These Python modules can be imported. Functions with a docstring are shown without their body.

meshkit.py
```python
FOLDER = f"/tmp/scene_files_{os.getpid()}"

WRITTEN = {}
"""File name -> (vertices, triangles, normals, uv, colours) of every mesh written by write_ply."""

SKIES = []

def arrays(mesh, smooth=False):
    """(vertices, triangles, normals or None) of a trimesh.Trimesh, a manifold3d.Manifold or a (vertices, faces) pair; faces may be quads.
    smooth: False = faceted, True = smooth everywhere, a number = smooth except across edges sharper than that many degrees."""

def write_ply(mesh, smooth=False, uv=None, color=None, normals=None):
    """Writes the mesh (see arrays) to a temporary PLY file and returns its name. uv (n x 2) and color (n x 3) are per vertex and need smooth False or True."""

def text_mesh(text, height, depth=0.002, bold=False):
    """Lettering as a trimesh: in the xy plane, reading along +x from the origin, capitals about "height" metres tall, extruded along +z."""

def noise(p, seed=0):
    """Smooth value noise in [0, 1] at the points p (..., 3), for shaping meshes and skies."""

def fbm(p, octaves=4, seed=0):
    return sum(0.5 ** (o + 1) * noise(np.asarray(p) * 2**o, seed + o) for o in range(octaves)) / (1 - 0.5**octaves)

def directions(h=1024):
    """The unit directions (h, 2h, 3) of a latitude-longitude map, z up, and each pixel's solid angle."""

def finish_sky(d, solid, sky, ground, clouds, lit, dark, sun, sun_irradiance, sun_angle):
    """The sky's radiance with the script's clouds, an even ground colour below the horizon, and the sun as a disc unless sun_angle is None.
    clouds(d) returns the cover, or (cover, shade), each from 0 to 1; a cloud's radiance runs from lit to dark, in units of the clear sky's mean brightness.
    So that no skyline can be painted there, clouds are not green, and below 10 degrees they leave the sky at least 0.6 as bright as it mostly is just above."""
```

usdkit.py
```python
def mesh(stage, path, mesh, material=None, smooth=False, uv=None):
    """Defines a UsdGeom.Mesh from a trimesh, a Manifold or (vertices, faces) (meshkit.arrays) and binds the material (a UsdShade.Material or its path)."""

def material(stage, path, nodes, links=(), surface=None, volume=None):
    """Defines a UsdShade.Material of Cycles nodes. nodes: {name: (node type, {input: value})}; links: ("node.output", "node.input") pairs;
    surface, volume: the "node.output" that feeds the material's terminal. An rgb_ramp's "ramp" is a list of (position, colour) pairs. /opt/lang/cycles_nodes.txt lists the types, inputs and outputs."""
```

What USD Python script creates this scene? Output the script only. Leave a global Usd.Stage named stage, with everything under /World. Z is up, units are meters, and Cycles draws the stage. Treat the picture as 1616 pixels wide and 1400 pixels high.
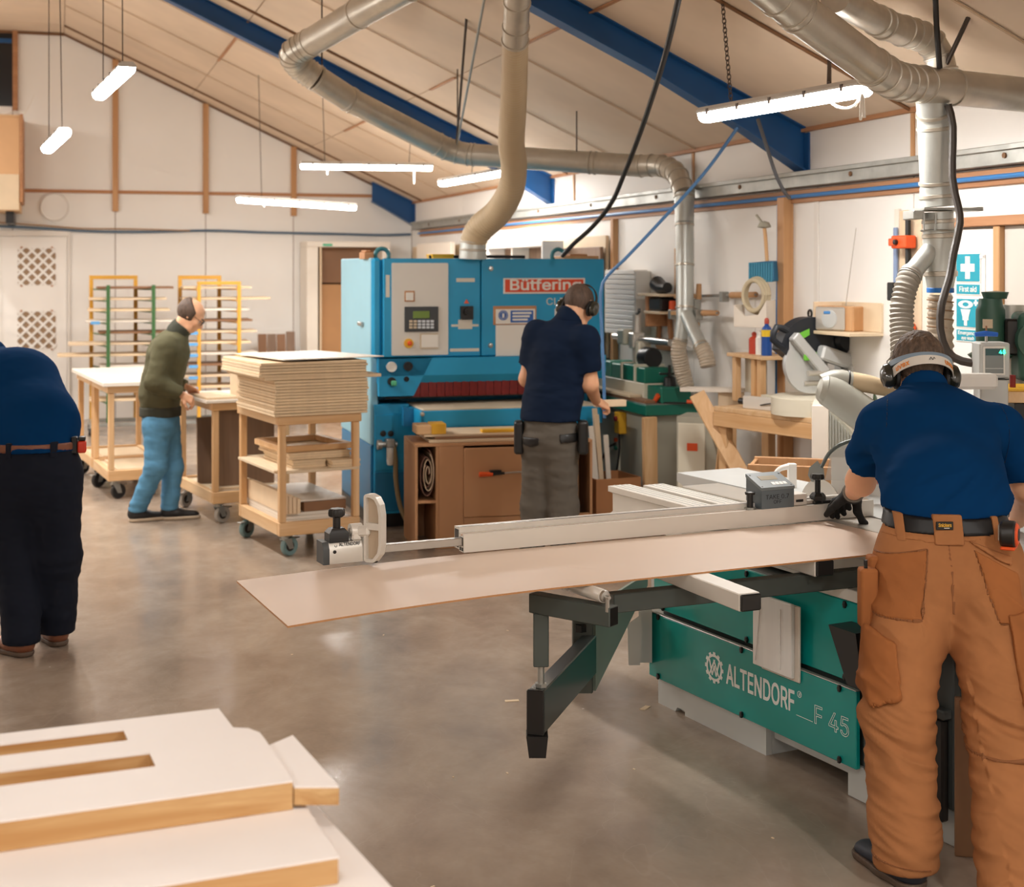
import math, random
import numpy as np, trimesh, shapely, usdkit, meshkit, manifold3d
from shapely.geometry import Polygon, Point, box as sbox
from shapely.ops import unary_union
import shapely.affinity
from pxr import Usd, UsdGeom, UsdLux, UsdShade, Gf, Sdf

stage = Usd.Stage.CreateInMemory()
UsdGeom.SetStageUpAxis(stage, 'Z'); UsdGeom.SetStageMetersPerUnit(stage, 1.0)
WORLD = UsdGeom.Xform.Define(stage, '/World'); UsdGeom.Scope.Define(stage, '/World/Looks')
stage.SetDefaultPrim(WORLD.GetPrim())

# ---------------------------------------------------------------- camera, light level
FPX, CX, CY, CAMZ = 2250.0, 808.0, 424.0, 1.85        # focal length in pixels of the 1616 wide frame, eye level row, eye height
cam = UsdGeom.Camera.Define(stage, '/World/camera')
cam.AddTranslateOp().Set((0, 0, CAMZ)); cam.AddRotateXOp().Set(90)
cam.CreateHorizontalApertureAttr(36.0); cam.CreateVerticalApertureAttr(36.0 * 1400 / 1616)
cam.CreateFocalLengthAttr(36.0 * FPX / 1616)
cam.CreateVerticalApertureOffsetAttr(-(700 - CY) * 36.0 / 1616)
cam.CreateFStopAttr(4.0); cam.CreateFocusDistanceAttr(5.0)
cam.CreateClippingRangeAttr((0.05, 200.0))
cam.CreateExposureAttr(1.9)
LAMP, DOWN = 9.0, 34.0                                             # radiance of the strip lights' diffusers, and of the light they throw down
LAMP_COL = (1.0, 0.96, 0.915)

# ---------------------------------------------------------------- pixels to places (the camera looks along +y, level)
def ray(px, py): return np.array([(px - CX) / FPX, 1.0, (CY - py) / FPX])
def PY(px, py, Y): return np.array([0, 0, CAMZ]) + ray(px, py) * Y
def PZ(px, py, z): r = ray(px, py); return np.array([0, 0, CAMZ]) + r * ((z - CAMZ) / r[2])
def G(px, py): return PZ(px, py, 0.0)

class Frame:
    """A place to build in: x along dir, y to the left of it (away from the camera), z up."""
    def __init__(s, o, d):
        s.o = np.array([o[0], o[1], o[2] if len(o) > 2 else 0.0], float); d = np.array(d[:2], float); d /= np.linalg.norm(d)
        s.d, s.rz = d, math.atan2(d[1], d[0]); s.R = np.array([[d[0], -d[1], 0], [d[1], d[0], 0], [0, 0, 1.0]])
    def w(s, p): return np.asarray(p, float) @ s.R.T + s.o
    def l(s, p): return (np.asarray(p, float) - s.o) @ s.R
    def at(s, px, py, y=0.0):                           # the pixel's point on the plane y = const, in the frame
        o, r = s.l((0, 0, CAMZ)), ray(px, py) @ s.R
        return o + r * ((y - o[1]) / r[1])
    def az(s, px, py, z): return s.l(PZ(px, py, z))
    def sub(s, p, deg=0.0):
        a = s.rz + math.radians(deg); return Frame(s.w(p), (math.cos(a), math.sin(a)))

# ---------------------------------------------------------------- mesh building
T3 = trimesh.Trimesh
def tm(v, f): return T3(np.asarray(v, float), np.asarray(f, int), process=False)
def cat(*ms):
    ms = [m for g in ms for m in (g if isinstance(g, (list, tuple)) else [g])]
    v, f, n = [], [], 0
    for m in ms: v.append(m.vertices); f.append(np.asarray(m.faces) + n); n += len(m.vertices)
    return tm(np.vstack(v), np.vstack(f))
_BF = {}
def box(x0, x1, y0, y1, z0, z1, b=0.0):
    lo, hi = np.minimum([x0, y0, z0], [x1, y1, z1]), np.maximum([x0, y0, z0], [x1, y1, z1])
    if b <= 0:
        v = np.array([[(lo, hi)[i][0], (lo, hi)[j][1], (lo, hi)[k][2]] for i in (0, 1) for j in (0, 1) for k in (0, 1)])
        return tm(v, [[0,1,3],[0,3,2],[4,6,7],[4,7,5],[0,4,5],[0,5,1],[2,3,7],[2,7,6],[0,2,6],[0,6,4],[1,5,7],[1,7,3]])
    b = min(b, 0.49 * (hi - lo).min())
    if 'f' not in _BF:
        v = np.array([[sx * (1 - .2 * (k != 0)), sy * (1 - .2 * (k != 1)), sz * (1 - .2 * (k != 2))] for sx in (-1, 1) for sy in (-1, 1) for sz in (-1, 1) for k in range(3)], float)
        h = T3(v, trimesh.convex.convex_hull(v, qhull_options='QbB Pp Qt').faces if False else [[0, 1, 2]], process=False)
        import scipy.spatial as sp
        q = sp.ConvexHull(v); f = q.simplices.copy()
        nrm = np.cross(v[f[:, 1]] - v[f[:, 0]], v[f[:, 2]] - v[f[:, 0]]); flip = (nrm * v[f].mean(1)).sum(1) < 0
        f[flip] = f[flip][:, ::-1]; _BF['f'] = f
    c, h = (lo + hi) / 2, (hi - lo) / 2
    v = np.array([c + np.array([sx * (h[0] - b * (k != 0)), sy * (h[1] - b * (k != 1)), sz * (h[2] - b * (k != 2))]) for sx in (-1, 1) for sy in (-1, 1) for sz in (-1, 1) for k in range(3)])
    return tm(v, _BF['f'])
def _basis(t, up=None):
    t = t / max(np.linalg.norm(t), 1e-12)
    u = np.array([0, 0, 1.0]) if up is None else np.asarray(up, float)
    if abs(t @ u) > 0.95: u = np.array([1.0, 0, 0])
    a = np.cross(t, u); a /= np.linalg.norm(a); return t, a, np.cross(a, t)
def spline(pts, step=0.05):
    P = np.asarray(pts, float)
    if len(P) < 3: return P
    E = np.vstack([2 * P[0] - P[1], P, 2 * P[-1] - P[-2]]); out = []
    for i in range(len(P) - 1):
        a, b, c, d = E[i:i + 4]; n = max(2, int(np.linalg.norm(c[:3] - b[:3]) / step))
        t = np.linspace(0, 1, n, endpoint=False)[:, None]
        out.append(.5 * ((2 * b) + (c - a) * t + (2 * a - 5 * b + 4 * c - d) * t**2 + (3 * b - a - 3 * c + d) * t**3))
    return np.vstack(out + [P[-1:]])
def sweep(pts, rings, caps=True):
    """rings: (n, k, 2) outlines carried along pts with a parallel-transported frame."""
    P = np.asarray(pts, float); n, k = len(P), rings.shape[1]
    tan = np.gradient(P, axis=0); tan /= np.maximum(np.linalg.norm(tan, axis=1, keepdims=True), 1e-12)
    _, a, b = _basis(tan[0]); V = []
    for i in range(n):
        a = a - tan[i] * (a @ tan[i]); a /= np.linalg.norm(a); b = np.cross(tan[i], a)
        V.append(P[i] + rings[i][:, :1] * a + rings[i][:, 1:] * b)
    V = np.vstack(V); j = np.arange(k); j2 = (j + 1) % k; F = []
    for i in range(n - 1):
        q0, q1 = i * k, (i + 1) * k
        F.append(np.stack([q0 + j, q0 + j2, q1 + j2], 1)); F.append(np.stack([q0 + j, q1 + j2, q1 + j], 1))
    if caps:
        V = np.vstack([V, P[:1], P[-1:]]); m = n * k
        F.append(np.stack([np.full(k, m), j2, j], 1)); F.append(np.stack([np.full(k, m + 1), (n - 1) * k + j, (n - 1) * k + j2], 1))
    return tm(V, np.vstack(F))
def circ(k, r=1.0, ph=0.0):
    t = np.linspace(0, 2 * np.pi, k, endpoint=False) + ph; return np.stack([np.cos(t), np.sin(t)], 1) * r
def tube(pts, r, n=12, step=None, caps=True):
    P = np.asarray(pts, float); r = np.full(len(P), r) if np.ndim(r) == 0 else np.asarray(r, float)
    if step: Q = spline(np.hstack([P, r[:, None]]), step); P, r = Q[:, :3], Q[:, 3]
    return sweep(P, circ(n)[None] * r[:, None, None], caps)
def cyl(p0, p1, r, r1=None, n=20): return tube([p0, p1], [r, r if r1 is None else r1], n)
def bar(p0, p1, w, h, up=(0, 0, 1), b=0.0):
    """A bar of section w (across) by h (along up) from p0 to p1."""
    p0, p1 = np.asarray(p0, float), np.asarray(p1, float); L = np.linalg.norm(p1 - p0); t, a, u = _basis(p1 - p0, up)
    m = box(0, L, -w / 2, w / 2, -h / 2, h / 2, b); m.vertices = p0 + m.vertices[:, :1] * t - m.vertices[:, 1:2] * a + m.vertices[:, 2:] * u
    return m
def lathe(prof, c=(0, 0, 0), axis=(0, 0, 1), n=24):
    t, a, b = _basis(np.asarray(axis, float)); V = []
    for r, z in prof: V.append(np.asarray(c, float) + t * z + circ(n)[:, :1] * a * r + circ(n)[:, 1:] * b * r)
    k, F = len(prof), []; j = np.arange(n); j2 = (j + 1) % n
    for i in range(k - 1):
        F += [np.stack([i * n + j, i * n + j2, (i + 1) * n + j2], 1), np.stack([i * n + j, (i + 1) * n + j2, (i + 1) * n + j], 1)]
    V = np.vstack(V + [[np.asarray(c) + t * prof[0][1], np.asarray(c) + t * prof[-1][1]]])
    F += [np.stack([np.full(n, k * n), j2, j], 1), np.stack([np.full(n, k * n + 1), (k - 1) * n + j, (k - 1) * n + j2], 1)]
    return tm(V, np.vstack(F))
def prism(poly, a, b, plane='xz'):
    """Extrudes a 2D outline: 'xz' from y=a to b, 'xy' from z=a to b, 'yz' from x=a to b."""
    P = poly if hasattr(poly, 'geom_type') else Polygon(poly)
    P = P.buffer(0); gs = [g for g in getattr(P, 'geoms', [P]) if g.area > 1e-9]
    m = cat([trimesh.creation.extrude_polygon(g, abs(b - a), engine='earcut') for g in gs]); v = m.vertices.copy(); lo = min(a, b)
    if plane == 'xy': v[:, 2] += lo; return tm(v, m.faces)
    if plane == 'xz': return tm(np.stack([v[:, 0], lo + v[:, 2], v[:, 1]], 1), m.faces[:, ::-1])
    return tm(np.stack([lo + v[:, 2], v[:, 0], v[:, 1]], 1), m.faces)
def rnd(poly, r): return Polygon(poly).buffer(-r).buffer(r, 6) if r > 0 else Polygon(poly)
def quad3(p, th, n=None):
    """A slab whose face is the outline p (3D, planar), thickened by th along -normal."""
    p = np.asarray(p, float); nn = np.cross(p[1] - p[0], p[2] - p[0]); nn /= np.linalg.norm(nn); k = len(p)
    v = np.vstack([p, p - nn * th]); f = [[0, i, i + 1] for i in range(1, k - 1)] + [[k, k + i + 1, k + i] for i in range(1, k - 1)]
    for i in range(k): j = (i + 1) % k; f += [[i, k + i, k + j], [i, k + j, j]]
    return tm(v, f)
def text(s, h, x, y, z, d=0.002, bold=False, w=None, centre=False):
    """Lettering that reads along +x and faces -y."""
    m = meshkit.text_mesh(s, h, d, bold); v = m.vertices.copy(); W = v[:, 0].max()
    if w: v[:, 0] *= w / W; W = w
    if centre: v[:, 0] -= W / 2
    return tm(np.stack([x + v[:, 0], y - v[:, 2], z + v[:, 1]], 1), m.faces)
def mv(m, d=(0, 0, 0), rz=0.0, rx=0.0, ry=0.0, s=1.0):
    v = np.asarray(m.vertices) * s
    for ang, (i, j) in ((rx, (1, 2)), (ry, (2, 0)), (rz, (0, 1))):
        if ang:
            c, q = math.cos(math.radians(ang)), math.sin(math.radians(ang)); a, b = v[:, i].copy(), v[:, j].copy()
            v[:, i], v[:, j] = a * c - b * q, a * q + b * c
    return tm(v + np.asarray(d, float), m.faces)
def torus(c, R, r, axis=(0, 0, 1), n=24, k=10, a0=0, a1=360):
    t, a, b = _basis(np.asarray(axis, float)); th = np.radians(np.linspace(a0, a1, n))
    pts = np.asarray(c) + R * (np.cos(th)[:, None] * a + np.sin(th)[:, None] * b)
    return tube(pts, r, k, caps=abs(a1 - a0) < 359)
def hullpts(p): h = trimesh.convex.convex_hull(np.asarray(p, float)); return tm(h.vertices, h.faces)
def pillow(x0, x1, y0, y1, z0, z1, r, n=3):
    """A box with rounded edges: the hull of balls at its corners."""
    s = trimesh.creation.icosphere(n - 1, r).vertices
    return hullpts(np.vstack([s + [x, y, z] for x in (x0 + r, x1 - r) for y in (y0 + r, y1 - r) for z in (z0 + r, z1 - r)]))

# ---------------------------------------------------------------- materials
def c(h): v = np.array([int(h[i:i + 2], 16) for i in (1, 3, 5)]) / 255.0; return tuple(np.where(v <= .04045, v / 12.92, ((v + .055) / 1.055) ** 2.4))
MATS = {}
def mat(name, col, rough=.5, metal=0.0, var=0.0, vs=6.0, bump=0.0, bs=60.0, coat=0.0, spec=.5, rv=0.0, stretch=(1, 1, 1), rand=0.0, **kw):
    """Principled, with noise in tone (var), relief (bump), gloss (rv) and from piece to piece (rand)."""
    if name in MATS: return MATS[name]
    col = c(col) if isinstance(col, str) else col
    N = {'p': ('principled_bsdf', dict(base_color=col, roughness=rough, metallic=metal, coat_weight=coat, specular_ior_level=spec, **kw))}; L = []
    if var or bump or rv: N['t'] = ('texture_coordinate', {}); N['m'] = ('mapping', {'scale': stretch}); L.append(('t.object', 'm.vector'))
    if var:
        N['n'] = ('noise_texture', {'scale': vs, 'detail': 5, 'roughness': .6}); L.append(('m.vector', 'n.vector'))
        N['r'] = ('rgb_ramp', {'ramp': [(.3, tuple(np.array(col) * (1 - var))), (.7, tuple(np.minimum(np.array(col) * (1 + var), 1)))]})
        L += [('n.fac', 'r.fac'), ('r.color', 'p.base_color')]
    if rand:
        N['o'] = ('object_info', {}); N['or'] = ('map_range', {'from_min': 0, 'from_max': 1, 'to_min': 1 - rand, 'to_max': 1 + rand})
        N['h'] = ('hsv', {'color': col}); L += [('o.random', 'or.value'), ('or.result', 'h.value'), ('h.color', 'p.base_color')]
        if var: L.remove(('r.color', 'p.base_color')); L.append(('r.color', 'h.color'))
    if bump:
        N['bn'] = ('noise_texture', {'scale': bs, 'detail': 4}); N['b'] = ('bump', {'strength': 1.0, 'distance': bump}); L += [('m.vector', 'bn.vector'), ('bn.fac', 'b.height'), ('b.normal', 'p.normal')]
    if rv:
        N['rn'] = ('noise_texture', {'scale': vs * .7, 'detail': 4}); N['rr'] = ('map_range', {'from_min': .3, 'from_max': .7, 'to_min': max(.02, rough - rv), 'to_max': min(1, rough + rv)})
        L += [('m.vector', 'rn.vector'), ('rn.fac', 'rr.value'), ('rr.result', 'p.roughness')]
    MATS[name] = usdkit.material(stage, '/World/Looks/' + name, N, L, surface='p.BSDF'); return MATS[name]
def wood(name, c1, c2, rough=.55, ax=0, sc=14.0, rand=.06, spec=.4):
    """Straight grain along local axis ax."""
    if name in MATS: return MATS[name]
    st = [1.0, 1.0, 1.0]; st[ax] = .06
    N = {'t': ('texture_coordinate', {}), 'o': ('object_info', {}), 'm': ('mapping', {'scale': st}), 'n': ('noise_texture', {'scale': sc, 'detail': 6, 'roughness': .65, 'distortion': .6}),
         'r': ('rgb_ramp', {'ramp': [(.3, c(c1)), (.55, tuple((np.array(c(c1)) + c(c2)) / 2)), (.72, c(c2))]}), 'va': ('vector_math', {'math_type': 'add'}), 'sc': ('vector_math', {'math_type': 'scale', 'scale': 7.0}),
         'or': ('map_range', {'from_min': 0, 'from_max': 1, 'to_min': 1 - rand, 'to_max': 1 + rand}), 'cx': ('combine_xyz', {}), 'h': ('hsv', {}), 'p': ('principled_bsdf', {'roughness': rough, 'specular_ior_level': spec})}
    L = [('t.object', 'va.vector1'), ('o.random', 'cx.x'), ('o.random', 'cx.y'), ('cx.vector', 'sc.vector1'), ('sc.vector', 'va.vector2'), ('va.vector', 'm.vector'), ('m.vector', 'n.vector'), ('n.fac', 'r.fac'), ('r.color', 'h.color'), ('o.random', 'or.value'), ('or.result', 'h.value'), ('h.color', 'p.base_color')]
    MATS[name] = usdkit.material(stage, '/World/Looks/' + name, N, L, surface='p.BSDF'); return MATS[name]
def emit(name, col, strength):
    if name not in MATS: MATS[name] = usdkit.material(stage, '/World/Looks/' + name, {'e': ('emission', {'color': c(col) if isinstance(col, str) else col, 'strength': strength})}, surface='e.emission')
    return MATS[name]

# ---------------------------------------------------------------- prims
_N = {}
def numbered(parent, name):
    k = (parent, name); i = _N.get(k, 0); _N[k] = i + 1; return f'{parent}/{name}' + (f'_{i:03d}' if i else '')
def tag(prim, label=None, cat_=None, group=None, kind=None):
    for k, v in (('label', label), ('category', cat_), ('group', group), ('kind', kind)):
        if v: prim.SetCustomDataByKey(k, v)
class Thing:
    """An Xform at the thing's base whose children are its parts; local coordinates are those of its frame."""
    def __init__(s, name, label=None, cat_=None, frame=None, group=None, kind=None):
        s.name, s.label, s.cat_, s.group, s.S = name, label, cat_, group, 1.0
        s.F = frame or Frame((0, 0, 0), (1, 0)); s.path = numbered('/World', name)
        x = UsdGeom.Xform.Define(stage, s.path); s.place(x, s.F); s.prim = x.GetPrim(); tag(s.prim, label, cat_, group, kind)
    def place(s, x, F): x.AddTranslateOp().Set(tuple(map(float, F.o))); x.AddRotateZOp().Set(math.degrees(F.rz))
    def add(s, name, m, mt, parent=None, w=False, smooth=35, label=None, kind=None):
        p = numbered(parent or s.path, name)
        if w: m = tm(s.F.l(m.vertices), m.faces)
        if s.S != 1 and not w: m = tm(np.asarray(m.vertices) * s.S, m.faces)
        g = usdkit.mesh(stage, p, m, mt, smooth=smooth); tag(g.GetPrim(), label, None, None, kind); return p
    def copy(s, frame, label=None, group=None):
        p = numbered('/World', s.name); x = UsdGeom.Xform.Define(stage, p); s.place(x, frame); q = x.GetPrim()
        tag(q, label or s.label, s.cat_, group or s.group); q.GetReferences().AddInternalReference(s.path)
        # a copy's own place and words override those of the first one
        q.SetInstanceable(True); return q
def solid(name, m, mt, label, cat_, frame=None, group=None, kind=None, w=False, smooth=35):
    """A thing that is one mesh."""
    F = frame or Frame((0, 0, 0), (1, 0)); p = numbered('/World', name)
    if w: m = tm(F.l(m.vertices), m.faces)
    g = usdkit.mesh(stage, p, m, mt, smooth=smooth); g.AddTranslateOp().Set(tuple(map(float, F.o))); g.AddRotateZOp().Set(math.degrees(F.rz))
    tag(g.GetPrim(), label, cat_, group, kind); return p
def structure(name, m, mt, F=None, label=None, smooth=35): return solid(name, m, mt, label, None, F, kind='structure', smooth=smooth)
ORD = 'first second third fourth fifth sixth seventh eighth ninth tenth eleventh twelfth thirteenth fourteenth fifteenth sixteenth'.split()
# ================================================================ the room
CORNER = np.array([-1.314, 18.7]); RD = np.array([.303, -.953])
R = Frame(CORNER, RD)                                   # right wall: x along it towards the camera, y < 0 in the room
B = Frame(CORNER, (.953, .303))                         # back wall: x < 0 to the left of the corner, y < 0 in the room
LEN, WID, EAVE, BRK, TOPZ = 22.8, 10.8, 2.71, 4.35, 4.72
m_wall = mat('wall_paint', '#e6e1da', .6, var=.025, vs=.8, bump=.0006, bs=30)
m_wallp = mat('wall_panel', '#efece7', .55, var=.02, vs=1.2, rand=.015)
m_ceil = mat('ceiling_board', '#dfcab2', .7, var=.10, vs=.9, rand=.03)
m_joint = mat('joint_brown', '#7a5638', .7, var=.15, vs=3); m_seam = mat('ceiling_seam', '#b39a7e', .7); m_cstrip = mat('ceiling_strip', '#c9ae90', .7, var=.12, vs=2)
m_batten = wood('batten_wood', '#b88658', '#cfa478', ax=2, sc=10)
m_strip = wood('strip_wood', '#a87550', '#c49268', ax=0, sc=10)
m_blue = mat('frame_blue', '#0d4f88', .42, var=.10, vs=3)
m_galv = mat('galvanised', '#a9aaa5', .42, .75, var=.12, vs=9, rv=.1)
m_pipe = mat('pipe_blue', '#3f7fbe', .4)
m_cable = mat('cable_black', '#1b1715', .5)
m_white = mat('white_gloss', '#ece9e4', .35)

# floor: one polished slab with worn, stained concrete
N = {'g': ('geometry', {}), 'm2': ('mapping', {'scale': (1, .7, 1), 'rotation': (0, 0, .5)}), 'n1': ('noise_texture', {'scale': .55, 'detail': 6, 'roughness': .6, 'distortion': .5}), 'n2': ('noise_texture', {'scale': 3.0, 'detail': 8, 'roughness': .62, 'distortion': .25}), 'n3': ('noise_texture', {'scale': 55., 'detail': 4}),
     'r1': ('rgb_ramp', {'ramp': [(.3, c('#8f7f70')), (.5, c('#9f8f7f')), (.7, c('#ad9d8d'))]}), 'r2': ('rgb_ramp', {'ramp': [(.32, c('#84746a')), (.5, c('#9f8f80')), (.72, c('#b4a594'))]}),
     'mx': ('mix_color', {'blend_type': 'mix', 'fac': .5}), 'v': ('voronoi_texture', {'scale': 3.2, 'feature': 'f1', 'randomness': 1}), 'vr': ('rgb_ramp', {'ramp': [(0, (1, 1, 1)), (.012, (1, 1, 1)), (.022, (0, 0, 0)), (1, (0, 0, 0))]}),
     'sp': ('mix_color', {'blend_type': 'mix', 'b': c('#d9cfc2')}), 'sn': ('noise_texture', {'scale': 1.1, 'detail': 3, 'distortion': 2.2}), 'sr': ('rgb_ramp', {'ramp': [(.495, (0, 0, 0)), (.5, (1, 1, 1)), (.505, (0, 0, 0))]}), 'sm': ('math', {'math_type': 'multiply', 'value2': .16}),
     'sc': ('mix_color', {'blend_type': 'mix', 'b': c('#c4b6a6')}), 'rr': ('map_range', {'from_min': .3, 'from_max': .7, 'to_min': .13, 'to_max': .27}), 'b': ('bump', {'strength': .5, 'distance': .0009}), 'p': ('principled_bsdf', {'roughness': .24, 'specular_ior_level': .38})}
L = [('g.position', 'n1.vector'), ('g.position', 'm2.vector'), ('m2.vector', 'n2.vector'), ('g.position', 'n3.vector'), ('n1.fac', 'r1.fac'), ('n2.fac', 'r2.fac'), ('r1.color', 'mx.a'), ('r2.color', 'mx.b'), ('g.position', 'v.vector'), ('v.distance', 'vr.fac'), ('mx.result', 'sp.a'), ('vr.color', 'sp.fac'),
     ('g.position', 'sn.vector'), ('sn.fac', 'sr.fac'), ('sr.color', 'sm.value1'), ('sm.value', 'sc.fac'), ('sp.result', 'sc.a'), ('sc.result', 'p.base_color'), ('n2.fac', 'rr.value'), ('rr.result', 'p.roughness'), ('n3.fac', 'b.height'), ('b.normal', 'p.normal')]
m_floor = usdkit.material(stage, '/World/Looks/polished_concrete', N, L, surface='p.BSDF')
structure('floor', box(-.3, LEN + .3, -WID - .3, .3, -.2, 0), m_floor, R, 'polished brown grey concrete floor with scratches and pale specks')

def roofz(n): return EAVE + (TOPZ - EAVE) * n / BRK if n < BRK else (TOPZ if n < WID - BRK else EAVE + (TOPZ - EAVE) * (WID - n) / BRK)
# right wall: boards with seams, rail, pipe, posts
wr = Thing('wall_right', 'white boarded long side wall with galvanised rail and blue pipe', None, R, kind='structure')
wr.add('wall_base', box(-.3, LEN + .3, .012, .3, -.1, EAVE + .05), m_joint)
seams = [0, 2.2, 4.1, R.at(975, 400)[0], R.at(1095, 300)[0], R.at(1247, 400)[0], R.at(1290, 420)[0], R.at(1442, 200)[0], 13.9, 16.5, 19.1, LEN]
for a, b in zip(seams[:-1], seams[1:]):
    wr.add('wall_panel', box(a + .004, b - .004, 0, .012, 0, 2.35, .002), m_wallp)
up_seams = [0, 2.5, R.at(907, 290)[0], R.at(1095, 250)[0], R.at(1442, 200)[0], 14.2, 16.8, 19.4, LEN]
for a, b in zip(up_seams[:-1], up_seams[1:]):
    wr.add('wall_panel', box(a + .006, b - .006, 0, .012, 2.357, EAVE, .002), m_wallp)
rl = wr.add('rail', cat(box(.3, 14.3, -.075, 0, 2.352, 2.438, .004), box(.3, 14.3, -.095, -.075, 2.42, 2.448, .003)), m_galv, label='galvanised steel rail along the white wall')
for k in range(9): wr.add('bolt', lathe([(.0, -.008), (.014, -.008), (.014, 0)], (1.2 + k * 1.4, -.075, 2.395), (0, 1, 0), 8), m_joint, parent=rl)
wr.add('pipe_batten', box(.5, 14.3, -.02, 0, 2.26, 2.34, .003), m_strip, label='brown timber batten behind the blue pipe')
wr.add('air_pipe', tube([(.5, -.034, 2.3), (14.3, -.034, 2.3)], .013, 10), m_pipe, label='blue compressed air pipe')
px0 = R.at(1247, 400)[0]
wr.add('post', box(px0 - .045, px0 + .045, -.07, 0, 0, 2.3, .004), m_batten, label='orange brown timber post on the white wall')
p1 = R.at(974, 400)[0]; wr.add('post', box(p1 - .03, p1 + .03, -.05, 0, 0, 2.26, .004), m_batten)
p2 = R.at(1290, 420)[0]; wr.add('cover_strip', box(p2 - .025, p2 + .025, -.012, 0, .4, 2.3, .003), m_wall)
for px in (1095, 1442, 907):
    s_ = R.at(px, 260)[0]; wr.add('cover_strip', box(s_ - .017, s_ + .017, -.012, 0, 2.45, EAVE, .003), m_batten)
wr.add('eave_strip', box(0, LEN, -.03, 0, EAVE - .015, EAVE + .012, .003), m_strip)

# back wall: gable with timber posts
wb = Thing('wall_back', 'white gable end wall with four brown timber posts and a brown strip', None, B, kind='structure')
gz = lambda x: roofz(-x)
wb.add('wall_base', prism([(.3, -.1), (-WID - .3, -.1), (-WID - .3, EAVE), (-WID, EAVE), (-(WID - BRK), TOPZ), (-BRK, TOPZ), (0, EAVE), (.3, EAVE)], .012, .3), m_joint)
posts = [B.at(463, 280)[0], B.at(324.5, 250)[0], B.at(182, 230)[0], B.at(20, 230)[0]]
strip_z = B.at(300, 305)[2]
xs = [0] + posts + [-6.6, -8.5, -WID]
for a, b in zip(xs[:-1], xs[1:]):
    wb.add('wall_panel', prism([(a - .005, strip_z + .004), (b + .005, strip_z + .004), (b + .005, gz(b + .005))] + ([(-WID + BRK, TOPZ)] if b < -WID + BRK < a else []) + ([(-BRK, TOPZ)] if b < -BRK < a else []) + [(a - .005, gz(a - .005))], 0, .012), m_wallp)
    wb.add('wall_panel', box(b + .004, a - .004, 0, .012, 0, strip_z - .004, .002), m_wallp)
for k, x in enumerate(posts[:3]):
    zb = (B.at(463, 341)[2], B.at(324, 337)[2], B.at(182, 334)[2])[k]
    wb.add('post', box(x - .035, x + .035, -.05, 0, zb, gz(x) - .02, .004), m_batten, label='brown timber post fixed to the white gable wall')
wb.add('timber_strip', box(-WID, 0, -.018, 0, strip_z - .02, strip_z + .02, .003), m_strip, label='thin brown timber strip across the gable wall')
wb.add('gable_strip', cat(bar((0, -.02, EAVE - .02), (-BRK, -.02, TOPZ - .02), .02, .02), bar((-BRK, -.02, TOPZ - .02), (-WID + BRK, -.02, TOPZ - .02), .04, .03)), m_joint)

# the unseen walls
structure('wall_front', box(LEN, LEN + .3, -WID - .3, .3, -.1, 5), m_wall, R)
structure('wall_left', box(-.3, LEN + .3, -WID - .3, -WID, -.1, EAVE + .05), m_wall, R)

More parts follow.
